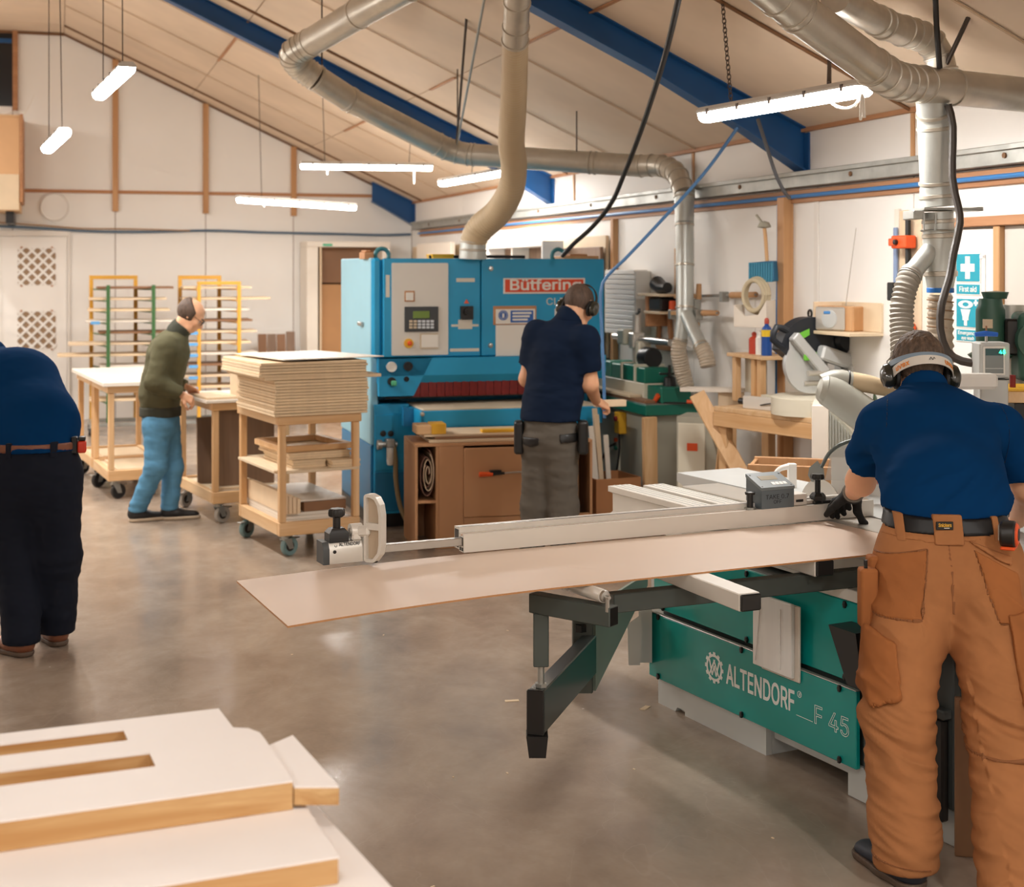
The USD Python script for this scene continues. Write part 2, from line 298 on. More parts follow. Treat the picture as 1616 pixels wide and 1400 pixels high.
# ceiling: boards between brown joints
ce = Thing('ceiling', 'pitched cream ceiling of large boards with brown joints', None, R, kind='structure')
def slab(n0, n1, s0, s1, lift, th):
    p = [(s0, -n0, roofz(n0) + lift), (s1, -n0, roofz(n0) + lift), (s1, -n1, roofz(n1) + lift), (s0, -n1, roofz(n1) + lift)]
    m = quad3(p, th); return m
for n0, n1 in ((0, BRK), (BRK, WID - BRK), (WID - BRK, WID)): ce.add('ceiling_base', slab(n0, n1, -.3, LEN + .3, .013, .05), m_seam)
sj = [R.at(1442, 200)[0] + 1.36 * k for k in range(-10, 9)]; sj = [0] + [s for s in sj if .3 < s < LEN - .2] + [LEN]
rows = [0, 1.42, 2.83, BRK]
for i, (a, b) in enumerate(zip(sj[:-1], sj[1:])):
    for n0, n1 in zip(rows[:-1], rows[1:]):
        ce.add('ceiling_board', slab(n0 + .004, n1 - .004, a + .004, b - .004, 0, .012), m_ceil)
    ce.add('ceiling_board', slab(BRK + .004, WID - BRK - .004, a + .004, b - .004, 0, .012), m_ceil)
    ce.add('ceiling_board', slab(WID - BRK + .004, WID, a + .004, b - .004, 0, .012), m_ceil)
    if i: # a conduit or a thin cover strip under the joint
        q = [(a, -.02, roofz(.02) - .012), (a, -BRK, TOPZ - .012)]
        if i % 4 == 1: ce.add('joint_strip', tube(q, .011, 8), m_joint, label='brown conduit along a ceiling joint')
        else: ce.add('joint_strip', bar(q[0], q[1], .016, .006), m_cstrip)
for n0 in rows[1:]:
    for a, b in ((2.3, 4.8), (6.1, 6.9), (8.2, 10.9), (12.8, 14.4)): ce.add('cross_strip', bar((a + n0 * .3, -n0, roofz(n0) - .006), (b + n0 * .3, -n0, roofz(n0) - .006), .028, .01), m_strip)

# blue portal frames
for k, s0 in enumerate((.13, R.at(872, 300)[0], R.at(1270, 240)[0], 14.5, 19.0)):
    t = Thing('beam', ('blue steel rafter against the gable wall', 'blue steel rafter behind the big cream hose', 'blue steel rafter above the nearest strip light', 'blue steel rafter overhead', 'blue steel rafter overhead behind')[k], None, Frame(R.w((s0, 0, 0)), RD), kind='structure')
    n = np.array([0, .42, 1.05, BRK]) if k else np.array([0, .2, .4, .56]); low = np.array([.27, .21, .165, .17]) if k else np.array([.3, .28, .26, .25])
    topp = [(-a, roofz(a) - .002) for a in n]; bot = [(-a, roofz(a) - d) for a, d in zip(n, low)]
    t.add('web', prism(topp + bot[::-1], -.006, .006, 'yz'), m_blue)
    t.add('bottom_flange', cat([bar((0, *bot[i]), (0, *bot[i + 1]), .13, .012) for i in range(3)]), m_blue)
    t.add('top_flange', cat([bar((0, *topp[i]), (0, *topp[i + 1]), .13, .012) for i in (0, 1, 2)]), m_blue)
    t.add('end_plate', box(-.07, .07, -.012, 0, roofz(0) - .29, roofz(0) - .02, .002), m_blue)
    if not k: continue
    t.add('collar', box(-.06, .06, -(WID - BRK), -BRK, TOPZ - .17, TOPZ - .004), m_blue)
    t.add('far_rafter', bar((0, -(WID - BRK), TOPZ - .09), (0, -WID, EAVE - .09), .12, .17), m_blue)

# ================================================================ strip lights
m_diff = emit('lamp_diffuser', LAMP_COL, LAMP)
m_house = mat('lamp_housing', '#cfcac2', .45)
m_chain = mat('chain_steel', '#4a3a2e', .5, .3)
m_wirew = mat('white_wire', '#e8e2d8', .5)
def strip_light(p0, p1, label, hang=(), links=False, cord=None, tabs=(), group=None):
    p0, p1 = np.asarray(p0, float), np.asarray(p1, float); L_ = np.linalg.norm(p1 - p0); F = Frame((*p0[:2], 0), (p1 - p0)[:2] if np.linalg.norm((p1 - p0)[:2]) > 1e-6 else (1, 0))
    t = Thing('strip_light', label, 'light', F, group); z0, z1 = p0[2], p1[2]; q = F.l(p1)[0]
    e = Polygon([(-.05, .012), (-.05, 0), (-.042, -.022), (-.022, -.036), (.022, -.036), (.042, -.022), (.05, 0), (.05, .012)])
    def run(o, x0, x1):
        o = np.array(o.exterior.coords)[:-1]; v = []
        for x in (x0, x1): v += [(x, y, z0 + (z1 - z0) * x / q + z) for y, z in o]
        k = len(o); f = [[0, i, i + 1] for i in range(1, k - 1)] + [[k, k + i + 1, k + i] for i in range(1, k - 1)]
        for i in range(k): j = (i + 1) % k; f += [[i, k + i, k + j], [i, k + j, j]]
        m = tm(v, f); m.fix_normals(); return m
    t.add('diffuser', run(e, .012, q - .012), m_diff, smooth=50)
    rl_ = UsdLux.RectLight.Define(stage, t.path + '/lamp_light'); rl_.AddTranslateOp().Set((float(q / 2), 0.0, float((z0 + z1) / 2 - .0375 - abs(z1 - z0) / 2))); rl_.CreateWidthAttr(float(q - .06)); rl_.CreateHeightAttr(.075); rl_.CreateIntensityAttr(DOWN); rl_.CreateColorAttr(Gf.Vec3f(*LAMP_COL))
    h = Polygon([(-.052, .01), (.052, .01), (.052, .02), (.034, .042), (-.034, .042), (-.052, .02)])
    t.add('housing', run(h, 0, q), m_house)
    for k in range(5):
        x = q * (.08 + .21 * k)
        for s in (-1, 1): t.add('clip', box(x - .008, x + .008, s * .05 - .006, s * .05 + .006, z0 + (z1 - z0) * x / q - .004, z0 + (z1 - z0) * x / q + .026), m_chain)
    for x, top in hang:
        a = np.array([q * x, 0, z0 + (z1 - z0) * x + .042]); b = F.l(top)
        if links:
            n = int(np.linalg.norm(b - a) / .026); ms = []
            for i in range(n):
                m = torus((0, 0, 0), .0105, .0028, (1, 0, 0) if i % 2 else (0, 1, 0), 10, 5); m.vertices[:, 2] *= 1.5; ms.append(mv(m, a + (b - a) * (i + .5) / n))
            t.add('chain', cat(ms), m_chain)
        else: t.add('hanging_wire', tube([a, b], .0035, 6), m_chain)
    for x, ln in tabs: t.add('pull_tab', cyl((q * x, 0, z0 - .034), (q * x, 0, z0 - .034 - ln), .006, n=8), m_wirew)
    if cord is not None: t.add('cord', tube([F.l(p) for p in cord], .007, 8, step=.02), m_wirew)
    return t
def roof_at(p):
    q = R.l(p); n = -q[1]; return np.array([p[0], p[1], roofz(n)])
def CP(px, py):                                          # where a pixel's ray meets the near slope of the roof
    o, r = R.l((0, 0, CAMZ)), ray(px, py) @ R.R; k = (TOPZ - EAVE) / BRK
    return R.w(o + r * ((EAVE - k * o[1] - o[2]) / (r[2] + k * r[1])))
a, b = PY(1112, 183, 7.4), PY(1367, 139, 6.2)
strip_light(a, b, 'nearest strip light, hanging on chains below the steel duct', [(.19, CP(1140, 1)), (.8, CP(1309, 93))], True,
            cord=[PY(1310, 160, 6.4), PY(1320, 168, 6.38), PY(1335, 171, 6.32), PY(1350, 166, 6.25), PY(1360, 150, 6.2), PY(1358, 188, 6.2), PY(1361, 150, 6.18), PY(1364, 186, 6.18)])
a, b = PY(474, 261, 14.0), PY(682, 264, 14.5)
strip_light(a, b, 'strip light in front of the gable wall left of the cream hose', [(.18, roof_at(PY(509, 250, 14.1))), (.82, roof_at(PY(648, 250, 14.4)))], tabs=[(.2, .05), (.86, .12)])
a, b = PY(374, 314, 14.6), PY(561, 327, 15.3)
strip_light(a, b, 'lowest strip light, over the drying racks', [(.2, roof_at(PY(408, 250, 14.7)))], tabs=[(.22, .04)])
strip_light(PY(697, 289, 14.0), PY(822, 267, 12.9), 'strip light half hidden behind the cream hose', [(.4, roof_at(PY(748, 250, 13.5)))])
strip_light(PY(157, 150, 9.9), PY(201, 108, 8.5), 'bright end-on strip light in front of the first timber post', [(.15, roof_at(PY(163, 150, 9.7))), (.85, roof_at(PY(192, 115, 8.7)))])
strip_light(PY(75, 235, 11.3), PY(101, 210, 9.95), 'smaller end-on strip light above the round clock', [(.1, roof_at(PY(77, 230, 11.2))), (.9, roof_at(PY(91, 230, 10.0)))])
for s, rw in ((17.0, 'just behind the picture'), (20.0, 'farther behind the picture')):                             # the same rows go on over and behind the camera, outside the picture
    for n, wh in ((1.9, 'near the long wall'), (4.9, 'along the middle'), (7.9, 'on the far side')):
        z = roofz(n) - .55; pa, pb = R.w((s, -n, z)), R.w((s + 1.5, -n, z))
        strip_light(pa, pb, f'strip light overhead {rw}, {wh}', [(.2, roof_at(pa * .8 + pb * .2)), (.8, roof_at(pa * .2 + pb * .8))], group='strip lights out of frame')
for s, n, wh in ((.6, 6.7, 'beside the high dark opening'), (3.8, 5.7, 'just outside the left picture edge by the trolleys'), (2.6, 6.9, 'over the floor left of the lattice door'), (2.4, 9.2, 'in the far left corner'), (4.6, 7.8, 'over the left bay behind the bending man'), (8.4, 7.6, 'over the left bay next to the bending man')):
    z = roofz(n) - .6; pa, pb = R.w((s, -n, z)), R.w((s + 1.5, -n, z)); strip_light(pa, pb, f'strip light {wh}', [(.2, roof_at(pa * .8 + pb * .2)), (.8, roof_at(pa * .2 + pb * .8))], group='strip lights out of frame')
# ================================================================ extraction ducts, hoses, cables
m_duct = mat('duct_zinc', '#c2bbae', .36, .6, var=.10, vs=5, rv=.08)
m_ductd = mat('duct_seam', '#6d675e', .4, .7)
m_ductl = mat('duct_pale', '#c4c8c4', .38, .5, var=.06, vs=6)
m_hose = mat('hose_cream', '#c6b190', .5, var=.05, vs=4, transmission_weight=0.0)
m_hosec = mat('hose_clear', '#b9ab98', .35, var=.05, vs=4)
m_hoseg = mat('hose_grey', '#9d978c', .5)
def path_lines(pts, r, step=.05): return spline(np.hstack([np.asarray(pts, float), np.reshape(r, (-1, 1))]), step)
def corrug(t, name, Q, pitch, amp, mt, n=20, parent=None, label=None):
    """A ribbed flexible hose along Q = (x, y, z, r)."""
    d = np.r_[0, np.cumsum(np.linalg.norm(np.diff(Q[:, :3], axis=0), axis=1))]; s = np.arange(0, d[-1], pitch / 4)
    P = np.stack([np.interp(s, d, Q[:, i]) for i in range(4)], 1); r = P[:, 3] + amp * np.array([0, 1, 0, -1])[np.arange(len(s)) % 4]
    return t.add(name, tube(P[:, :3], r, n), mt, w=True, smooth=60, parent=parent, label=label)
def band(t, p, d, r, w=.018, mt=None, parent=None, name='seam_ring'):
    d = np.asarray(d, float) / np.linalg.norm(d); p = np.asarray(p, float)
    return t.add(name, lathe([(r, -w / 2), (r + .006, -w / 2 + .003), (r + .006, w / 2 - .003), (r, w / 2)], p, d, 24), mt or m_ductd, w=True, parent=parent)
def elbow(t, pts, r0, r1, name='elbow', n=7, mt=None):
    """A segmented sheet metal bend: gores with raised seams between."""
    Q = spline(np.hstack([np.asarray(pts, float), np.linspace(r0, r1, len(pts))[:, None]]), .01); i = np.linspace(0, len(Q) - 1, n).astype(int); Q = Q[i]
    e = t.add(name, tube(Q[:, :3], Q[:, 3], 24), mt or m_duct, w=True, smooth=25)
    for k in range(n):
        d = Q[min(k + 1, n - 1), :3] - Q[max(k - 1, 0), :3]; band(t, Q[k, :3], d, Q[k, 3], .014, mt or m_duct, e)
    return e
def pipe(t, p0, p1, r0, r1=None, seams=(), name='pipe', mt=None):
    p0, p1 = np.asarray(p0), np.asarray(p1); r1 = r0 if r1 is None else r1
    e = t.add(name, cyl(p0, p1, r0, r1, 28), mt or m_duct, w=True)
    for s in seams: band(t, p0 + (p1 - p0) * s, p1 - p0, r0 + (r1 - r0) * s, parent=e, mt=m_duct)
    return e

# long duct that slopes down from the roof, runs level and drops to the spindle moulder
base = G(1080, 620); t = Thing('extraction_duct', 'long galvanised duct that slopes past the roof beam and drops to the green machine', 'duct', Frame((*PY(1080, 480, 10.05)[:2], 0), RD))
D = lambda px, py, Y: PY(px, py, Y)
pipe(t, D(655, -28, 9.4), D(560, 25, 9.85), .108, .104, (.1, .95))
pipe(t, D(560, 25, 9.85), D(482, 72, 10.2), .104, .100, (.9,))
elbow(t, [D(482, 72, 10.2), D(463, 86, 10.25), D(475, 106, 10.35), D(497, 122, 10.4)], .1, .098, 'flexible_bend', 12)
pipe(t, D(497, 122, 10.4), D(553, 158, 10.6), .096, .094, (.05, .95))
pipe(t, D(553, 158, 10.6), D(690, 228, 10.95), .092, .09, (.02,))
elbow(t, [D(690, 228, 10.95), D(712, 238, 11.0), D(740, 244, 10.98)], .09, .087, 'elbow', 4)
pipe(t, D(740, 244, 10.98), D(935, 257, 10.72), .086, .084, (.04, .98))
pipe(t, D(935, 257, 10.72), D(1012, 262, 10.6), .084, .082, (.06,))
elbow(t, [D(1012, 262, 10.6), D(1045, 262, 10.5), D(1068, 275, 10.3), D(1080, 306, 10.15)], .082, .072, 'elbow', 8)
pipe(t, D(1080, 306, 10.15), D(1080, 352, 10.1), .072, .066, (.1,), mt=m_ductl)
pipe(t, D(1080, 352, 10.1), D(1081, 500, 10.0), .064, .062, (.02, .45, .9), mt=m_ductl)
pipe(t, D(1081, 492, 10.0), D(1107, 548, 9.75), .05, .046, (.95,), 'branch_pipe', m_ductl)
pipe(t, D(1080, 496, 10.0), D(1073, 540, 10.0), .052, .046, (.9,), 'branch_pipe', m_ductl)
Q = path_lines([D(1107, 546, 9.75), D(1114, 562, 9.72), D(1118, 580, 9.7)], [.052, .055, .052]); corrug(t, 'flexible_hose', Q, .02, .003, m_hosec, label='translucent flexible hose end')
Q = path_lines([D(1073, 538, 10.0), D(1071, 556, 10.0), D(1078, 590, 10.02), D(1085, 612, 10.0)], [.052, .056, .058, .05]); corrug(t, 'flexible_hose', Q, .02, .003, m_hosec)
for px, py, Y, ex in ((508, 150, 10.45, 0), (722, 236, 11.0, 0), (910, 256, 10.7, 0)):
    p = D(px, py, Y); t.add('hanger_rod', tube([p + [0, 0, .08], roof_at(p) - [0, 0, .005]], .006, 6), m_chain, w=True)
# rods that steady the level run
q = D(720, 234, 11.0)
t.add('hanger_rod', tube([q, CP(766, -10)], .009, 6), m_galv, w=True); t.add('hanger_rod', tube([q, CP(736, 30)], .009, 6), m_chain, w=True)

# cream flexible hose on top of the sander
t = Thing('flexible_hose', 'big cream ribbed hose coming down onto the blue sander', 'hose', Frame((*PY(747, 400, 10.3)[:2], 0), (1, 0)))
_hy = lambda py: np.interp(py, [-30, 66, 170, 225, 262, 300, 335, 358, 384], [7.5, 7.9, 8.7, 9.2, 9.55, 9.8, 10.1, 10.25, 10.3])
Hs = lambda px, py: PY(px, py, _hy(py))
pipe(t, Hs(818, -30), Hs(813, 66), .068, .072, (.35, .75, .98), 'metal_collar')
Q = path_lines([Hs(813, 62), Hs(812, 110), Hs(810, 170), Hs(807, 225), Hs(811, 262), Hs(806, 300), Hs(786, 335), Hs(760, 358), Hs(749, 374), Hs(747, 384)], [.071, .074, .079, .084, .086, .09, .096, .1, .096, .088])
corrug(t, 'ribbed_hose', Q, .03, .0025, m_hose, 28)
pipe(t, Hs(747, 380), Hs(746, 408), .09, .1, (.05, .5), 'metal_collar', m_ductl)

# duct over the panel saw, its branch, drop pipe, gate and hoses
t = Thing('extraction_duct', 'thick grey duct at the roof with forked branch and drop pipe by the doorway', 'duct', Frame((*PY(1478, 400, 6.4)[:2], 0), RD))
pipe(t, D(1188, -40, 5.25), D(1262, 20, 5.45), .082, .08, (.55, .9), mt=m_duct)
pipe(t, D(1250, 12, 5.42), D(1380, 108, 5.8), .08, .078, (.08, .97))
elbow(t, [D(1378, 106, 5.8), D(1408, 125, 5.95), D(1432, 131, 6.1), D(1456, 133, 6.2)], .078, .078, 'elbow', 6)
pipe(t, D(1454, 133, 6.2), D(1690, 157, 6.75), .078, .08, (.0, .2))
pipe(t, D(1318, -4, 5.7), D(1395, 38, 6.2), .062, .064, (.85,), 'branch_pipe')
pipe(t, D(1395, 38, 6.2), D(1428, 50, 6.35), .066, .066, (.0, .9), 'branch_pipe')
elbow(t, [D(1424, 49, 6.35), D(1455, 58, 6.45), D(1478, 78, 6.5), D(1487, 112, 6.5)], .066, .066, 'elbow', 6)
pipe(t, D(1470, 152, 6.3), D(1474, 192, 6.35), .07, .072, (.7,), 'drop_pipe', m_ductl)
pipe(t, D(1474, 192, 6.35), D(1478, 296, 6.4), .073, .072, (.1, .93), 'drop_pipe', m_ductl)
pipe(t, D(1478, 296, 6.4), D(1480, 326, 6.4), .075, .075, (.5,), 'drop_pipe', m_ductl)
g = t.add('blast_gate', cat(box(-.16, .09, -.1, .1, -.004, .004), box(-.25, -.16, -.05, .09, -.004, .004)), m_galv, label='flat sliding blast gate plate', smooth=False) if False else None
F2 = Frame(D(1480, 331, 6.4), (1, .1))
gm = cat(box(-.1, .17, -.09, .09, -.006, .006, .002), box(.17, .2, -.03, .03, -.006, .012, .002), box(-.14, -.09, -.07, .06, -.045, -.006, .003)); t.add('blast_gate', tm(F2.w(gm.vertices), gm.faces), m_galv, w=True, label='flat sliding blast gate plate')
pipe(t, D(1480, 335, 6.4), D(1482, 372, 6.4), .068, .068, (.4, .98), 'drop_pipe', m_ductl)
t.add('gate_strap', cat([bar(D(px, 338, 6.32), D(px, 364, 6.32), .012, .006) for px in (1458, 1476)] + [torus(D(1481, 364, 6.4), .074, .005, (0, 0, 1), 24, 6)]), m_galv, w=True)
pipe(t, D(1482, 372, 6.4), D(1484, 432, 6.4), .07, .07, (.02, .98), 'drop_pipe', m_ductl)
pipe(t, D(1484, 432, 6.4), D(1484, 458, 6.4), .07, .056, (.05,), 'drop_pipe', m_ductl)
t.add('blue_tape', lathe([(.058, 0), (.06, .003), (.06, .02), (.058, .022)], D(1484, 462, 6.4), (0, 0, 1)), mat('tape_blue', '#1f6fc0', .5), w=True, label='band of blue tape')
pipe(t, D(1468, 395, 6.38), D(1437, 434, 6.32), .04, .042, (.9,), 'branch_pipe', m_ductl)
band(t, D(1437, 434, 6.32), D(1430, 446, 6.3) - D(1437, 434, 6.32), .046, .03, m_galv, None, 'hose_clip')
Q = path_lines([D(1438, 432, 6.32), D(1431, 448, 6.3), D(1424, 478, 6.28), D(1423, 510, 6.26), D(1425, 560, 6.2), D(1422, 592, 6.1)], [.05] * 6); corrug(t, 'grey_hose', Q, .022, .004, m_hoseg, 18, label='grey ribbed flexible hose')
Q = path_lines([D(1484, 466, 6.4), D(1484, 500, 6.4), D(1485, 560, 6.38), D(1487, 622, 6.3)], [.052, .055, .054, .052]); corrug(t, 'clear_hose', Q, .036, .004, m_hosec, 18, label='clear ribbed hose with brown spiral')
for py in range(475, 560, 14): t.add('spiral_wire', torus(D(1484, py, 6.4), .0575, .0035, (.1, 0, 1), 20, 5), mat('spiral_brown', '#8a6a48', .4), w=True)
m_rod = mat('rod_dark', '#40362f', .4, .4)
t.add('hanger_rod', tube([D(1492, 105, 6.45), D(1545, -8, 6.3)], .011, 8), m_rod, w=True)
t.add('hanger_rod', tube([D(1545, -4, 6.3), CP(1640, 62)], .012, 8), m_rod, w=True)
t.add('hanger_rod', tube([D(1483, 108, 6.2), D(1478, 40, 6.2), D(1476, -12, 6.2)], .013, 8), m_cable, w=True)

# cables and air hoses
def cable(name, pts, r, mt, label, catg='cable', parts=()):
    P = [np.asarray(p) for p in pts]; F = Frame((*P[-1][:2], 0), (1, 0)); m = tube(P, r, 8, step=.06)
    return solid(name, m, mt, label, catg, F, w=True)
cable('power_cable', [D(1075, -20, 6.6), D(1058, 55, 7.2), D(1040, 120, 7.8), D(1012, 205, 8.6), D(985, 275, 9.2), D(965, 320, 9.6), D(935, 358, 9.9), D(905, 385, 10.1), D(888, 404, 10.25)], .016, m_cable, 'thick black power cable slung from the roof to the sander top')
m_air = mat('hose_blue', '#4f80b4', .4)
cable('air_hose', [D(1168, 196, 8.7), D(1110, 275, 8.8), D(1040, 352, 8.9), D(985, 410, 8.95), D(958, 436, 9.0), D(948, 462, 9.0), D(950, 530, 8.98), D(953, 600, 8.95), D(954, 660, 8.95)], .011, m_air, 'blue air hose that sags from the beam down beside the sander operator', 'hose')
cable('cable', [D(1196, 188, 8.45), D(1210, 232, 8.4), D(1226, 280, 8.4), D(1240, 306, 8.45), D(1246, 312, 8.52)], .011, mat('cable_grey', '#54565a', .5), 'short grey cable drooping from the blue beam to the wall pipe')
cable('wall_cable', [R.w((px0 - .06, -.05, 2.26)), R.w((px0 - .062, -.05, 1.9)), R.w((px0 - .06, -.06, 1.5)), R.w((px0 - .066, -.06, 1.0))], .011, m_pipe, 'blue cable running down beside the orange brown post', 'cable')
cable('black_hose', [D(1496, 165, 6.25), D(1504, 200, 6.25), D(1503, 280, 6.25), D(1512, 325, 6.22), D(1515, 352, 6.2), D(1505, 400, 6.15), D(1498, 440, 6.1), D(1486, 480, 6.0), D(1484, 520, 5.95), D(1495, 555, 5.9), D(1518, 570, 5.85), D(1546, 574, 5.8)], .017, mat('cable_brown', '#3a332d', .45), 'black cable looping down the drop pipe to the control post', 'cable')
wc = [(-30, 356), (60, 360), (140, 365), (230, 366), (330, 364), (420, 367), (520, 369), (600, 371), (648, 370)]
cable('wall_cable', [B.w(B.at(px, py, -.03)) for px, py in wc], .016, mat('cable_blue_grey', '#5d7388', .5), 'bundle of blue grey cables along the gable wall')
cable('wall_cable', [B.w(B.at(px, py + 3 * math.sin(px * .05), -.045)) for px, py in [(-30, 352), (70, 357), (130, 360), (200, 363), (300, 362)]], .008, mat('cable_tan', '#b08a62', .5), 'loose tan cable sagging on the cable bundle above the lattice door')
# ================================================================ wide belt sander
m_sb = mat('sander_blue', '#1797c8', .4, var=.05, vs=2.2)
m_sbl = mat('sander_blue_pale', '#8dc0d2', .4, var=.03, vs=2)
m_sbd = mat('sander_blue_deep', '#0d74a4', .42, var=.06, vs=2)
m_black = mat('black_plastic', '#141313', .4)
m_panelw = mat('panel_grey_white', '#dcd9d2', .5, var=.03, vs=3)
m_red = mat('curtain_red', '#7d1613', .55, var=.1, vs=6, stretch=(1, 1, 6))
m_belt = mat('belt_cream', '#cbbba2', .6, var=.05, vs=4)
m_steel = mat('steel_bright', '#b9b7b2', .3, .9)
m_paper = mat('paper_white', '#e9e6df', .6)
m_yel = mat('signal_yellow', '#e8b22e', .45); m_orange = mat('signal_orange', '#e0531c', .45); m_green = mat('button_green', '#56b78a', .4)
m_logo = mat('logo_red', '#d9481f', .45); m_blue_sign = mat('sign_blue', '#2c62b0', .5); m_tape = mat('masking_tape', '#d8d3c6', .6)
S = Frame((*G(587, 834)[:2], 0), (.958, .287))
t = Thing('wide_belt_sander', 'big sky blue wide belt sanding machine with red dust curtain and white control panel', 'sanding machine', S)
sx = lambda px, py=500, y=0: S.at(px, py, y)
W_ = sx(952, 420)[0]; H_ = sx(590, 407)[2]; zs = sx(640, 565)[2]; zc = sx(640, 652)[2]
D_ = 1.25
xm = sx(758, 480)[0]; x1 = sx(604, 480)[0]
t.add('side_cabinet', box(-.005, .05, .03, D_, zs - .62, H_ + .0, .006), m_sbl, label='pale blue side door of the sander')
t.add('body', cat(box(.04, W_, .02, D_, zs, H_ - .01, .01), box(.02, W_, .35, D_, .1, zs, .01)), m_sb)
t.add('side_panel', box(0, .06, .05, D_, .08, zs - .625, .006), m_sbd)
t.add('corner_column', box(.0, x1 - .005, .0, .08, zs + .0, H_, .02), m_sb)
d1 = t.add('door', box(x1, xm - .004, -.02, .02, zs + .006, H_ - .004, .006), m_sb, label='left front door with the control panel')
d2 = t.add('door', box(xm + .004, W_, -.02, .02, zs + .006, H_ - .004, .006), m_sb, label='right front door with the maker sign')
a, b = sx(617, 415), sx(706, 562)
pn = t.add('control_panel', prism(rnd([(a[0], b[2] + .012), (b[0], b[2] + .012), (b[0], a[2]), (a[0], a[2])], .008), -.026, -.02), m_panelw, label='off white control panel plate')
y = -.026
def plate(par, nm, p0, p1, th, mt, yy=y, b=.002, label=None):
    a, b_ = sx(*p0), sx(*p1); return t.add(nm, box(a[0], b_[0], yy - th, yy, b_[2], a[2], b), mt, parent=par, label=label)
sc = plate(pn, 'keypad', (637, 484), (690, 523), .012, mat('keypad_dark', '#3a3d40', .45), label='dark keypad with green display')
plate(pn, 'display', (650, 491), (676, 502), .015, mat('lcd_green', '#6f8a3c', .3))
for i in range(6):
    for j in range(3): plate(pn, 'key', (644 + i * 6.7, 505 + j * 4.9), (649.3 + i * 6.7, 508.6 + j * 4.9), .015, mat('key_white', '#cfd6de', .5) if i > 1 else m_belt)
plate(pn, 'label_frame', (637, 459), (653, 476), .006, m_strip); plate(pn, 'label_card', (639, 461.5), (651, 474), .008, m_paper)
plate(pn, 'label_frame', (661, 526), (690, 550), .006, m_belt); plate(pn, 'label_card', (663.5, 528), (690, 548), .008, m_paper)
p = sx(643.5, 541.5); t.add('emergency_stop', cat(lathe([(0, .012), (.034, .012), (.034, 0)], (p[0], y, p[2]), (0, -1, 0))), m_yel, parent=pn, label='yellow emergency stop with orange button')
t.add('stop_button', lathe([(.0, .035), (.014, .033), (.018, .02), (.012, .01)], (p[0] + .005, y, p[2]), (0, -1, 0)), m_orange, parent=pn)
q = plate(None, 'main_switch', (725, 483), (745, 504), .02, m_black, -.02, label='black rotary main switch')
p = sx(735, 491); t.add('switch_knob', cat(lathe([(.028, .0), (.026, .02), (.0, .02)], (p[0], -.04, p[2]), (0, -1, 0)), box(p[0] - .02, p[0] + .02, -.075, -.05, p[2] - .006, p[2] + .006, .002)), m_black, parent=q)
a_, b_ = sx(731, 479), sx(739, 472); t.add('warning_triangle', prism([(a_[0], a_[2]), (b_[0], a_[2]), ((a_[0] + b_[0]) / 2, b_[2])], -.024, -.02), m_orange)
for p0, p1 in (((719, 439), (748, 445)), ((722, 504.5), (744, 519)), ((711, 512), (754, 515)), ((709, 550), (755, 554)), ((608, 434), (614, 469))):
    plate(None, 'tape', p0, p1, .0015, m_tape, -.0205, 0)
for px, py in ((773.5, 424), (773, 545)): p = sx(px, py); t.add('lock', lathe([(0, .012), (.016, .01), (.02, 0)], (p[0], -.02, p[2]), (0, -1, 0), 14), m_steel, parent=d2)
lg = plate(None, 'maker_sign', (793, 439), (921.5, 463), .005, m_paper, -.02, label='red maker sign with white lettering')
plate(lg, 'sign_field', (795.5, 441), (919, 460.5), .002, m_logo, -.025)
a = sx(801, 457.5); b = sx(915, 457.5)
t.add('lettering', text('Bütfering', .075, a[0], -.027, a[2], .0015, True, w=b[0] - a[0]), m_paper, parent=lg)
a = sx(860, 481); t.add('chalk_writing', text('CLEAN', .05, a[0], -.0205, a[2], .0008, w=.26), m_tape, parent=d2)
sg = plate(None, 'safety_sign', (777, 483), (845, 512), .004, m_strip, -.02, label='blue and white ear protection sign'); plate(sg, 'sign_face', (781, 488), (843, 510.5), .005, m_paper, -.021)
p = sx(792.5, 497.5); t.add('pictogram', cat(torus((p[0], -.027, p[2]), .033, .004, (0, 1, 0), 24, 6), lathe([(0, .002), (.026, .001), (.026, 0)], (p[0], -.0262, p[2]), (0, -1, 0)),), m_blue_sign, parent=sg)
t.add('pictogram_hand', box(p[0] - .008, p[0] + .008, -.031, -.028, p[2] - .018, p[2] + .014, .002), m_paper, parent=sg)
plate(sg, 'sign_text_field', (804, 490), (840, 508.5), .0012, m_blue_sign, -.0262)
for i in range(3): plate(sg, 'text_line', (807, 492.5 + 5.2 * i), (837 - 3 * i, 495.2 + 5.2 * i), .001, m_paper, -.0274, 0)
plate(d2, 'notice', (781, 513), (850, 560.5), .002, m_paper, -.0205, 0, 'blank white notice sheet')
plate(d2, 'notice', (874, 487), (900, 500), .002, m_paper, -.0205, 0)
# bonnet over the feed opening
zr0, zr1 = sx(700, 603)[2], sx(700, 625)[2]
xb = W_
fr = t.add('bonnet', prism([(-.055, zs), (.06, zs), (.06, zr0), (-.01, zr0), (-.055, sx(700, 591)[2])], .04, xb, 'yz'), m_sb, label='sloping blue bonnet above the red curtain')
xl = sx(655, 640)[0]
t.add('bonnet_side', prism([(.04, zs), (x1 + .0 + .35, zs), (sx(660, 603)[0], zr0), (sx(650, 622)[0], sx(640, 624)[2]), (.04, sx(640, 624)[2])], -.055, -.0), m_sb)
for px, py, r, mt, nm in ((617.5, 579, .036, m_paper, 'pressure_gauge'), (643.5, 578, .033, m_black, 'gauge'), (641, 598, .018, m_black, 'socket')):
    p = sx(px, py, -.055); t.add(nm, lathe([(0, .01), (r * .82, .01), (r * .86, .02), (r, .02), (r, 0)], (p[0], -.055, p[2]), (0, -1, 0)), mt)
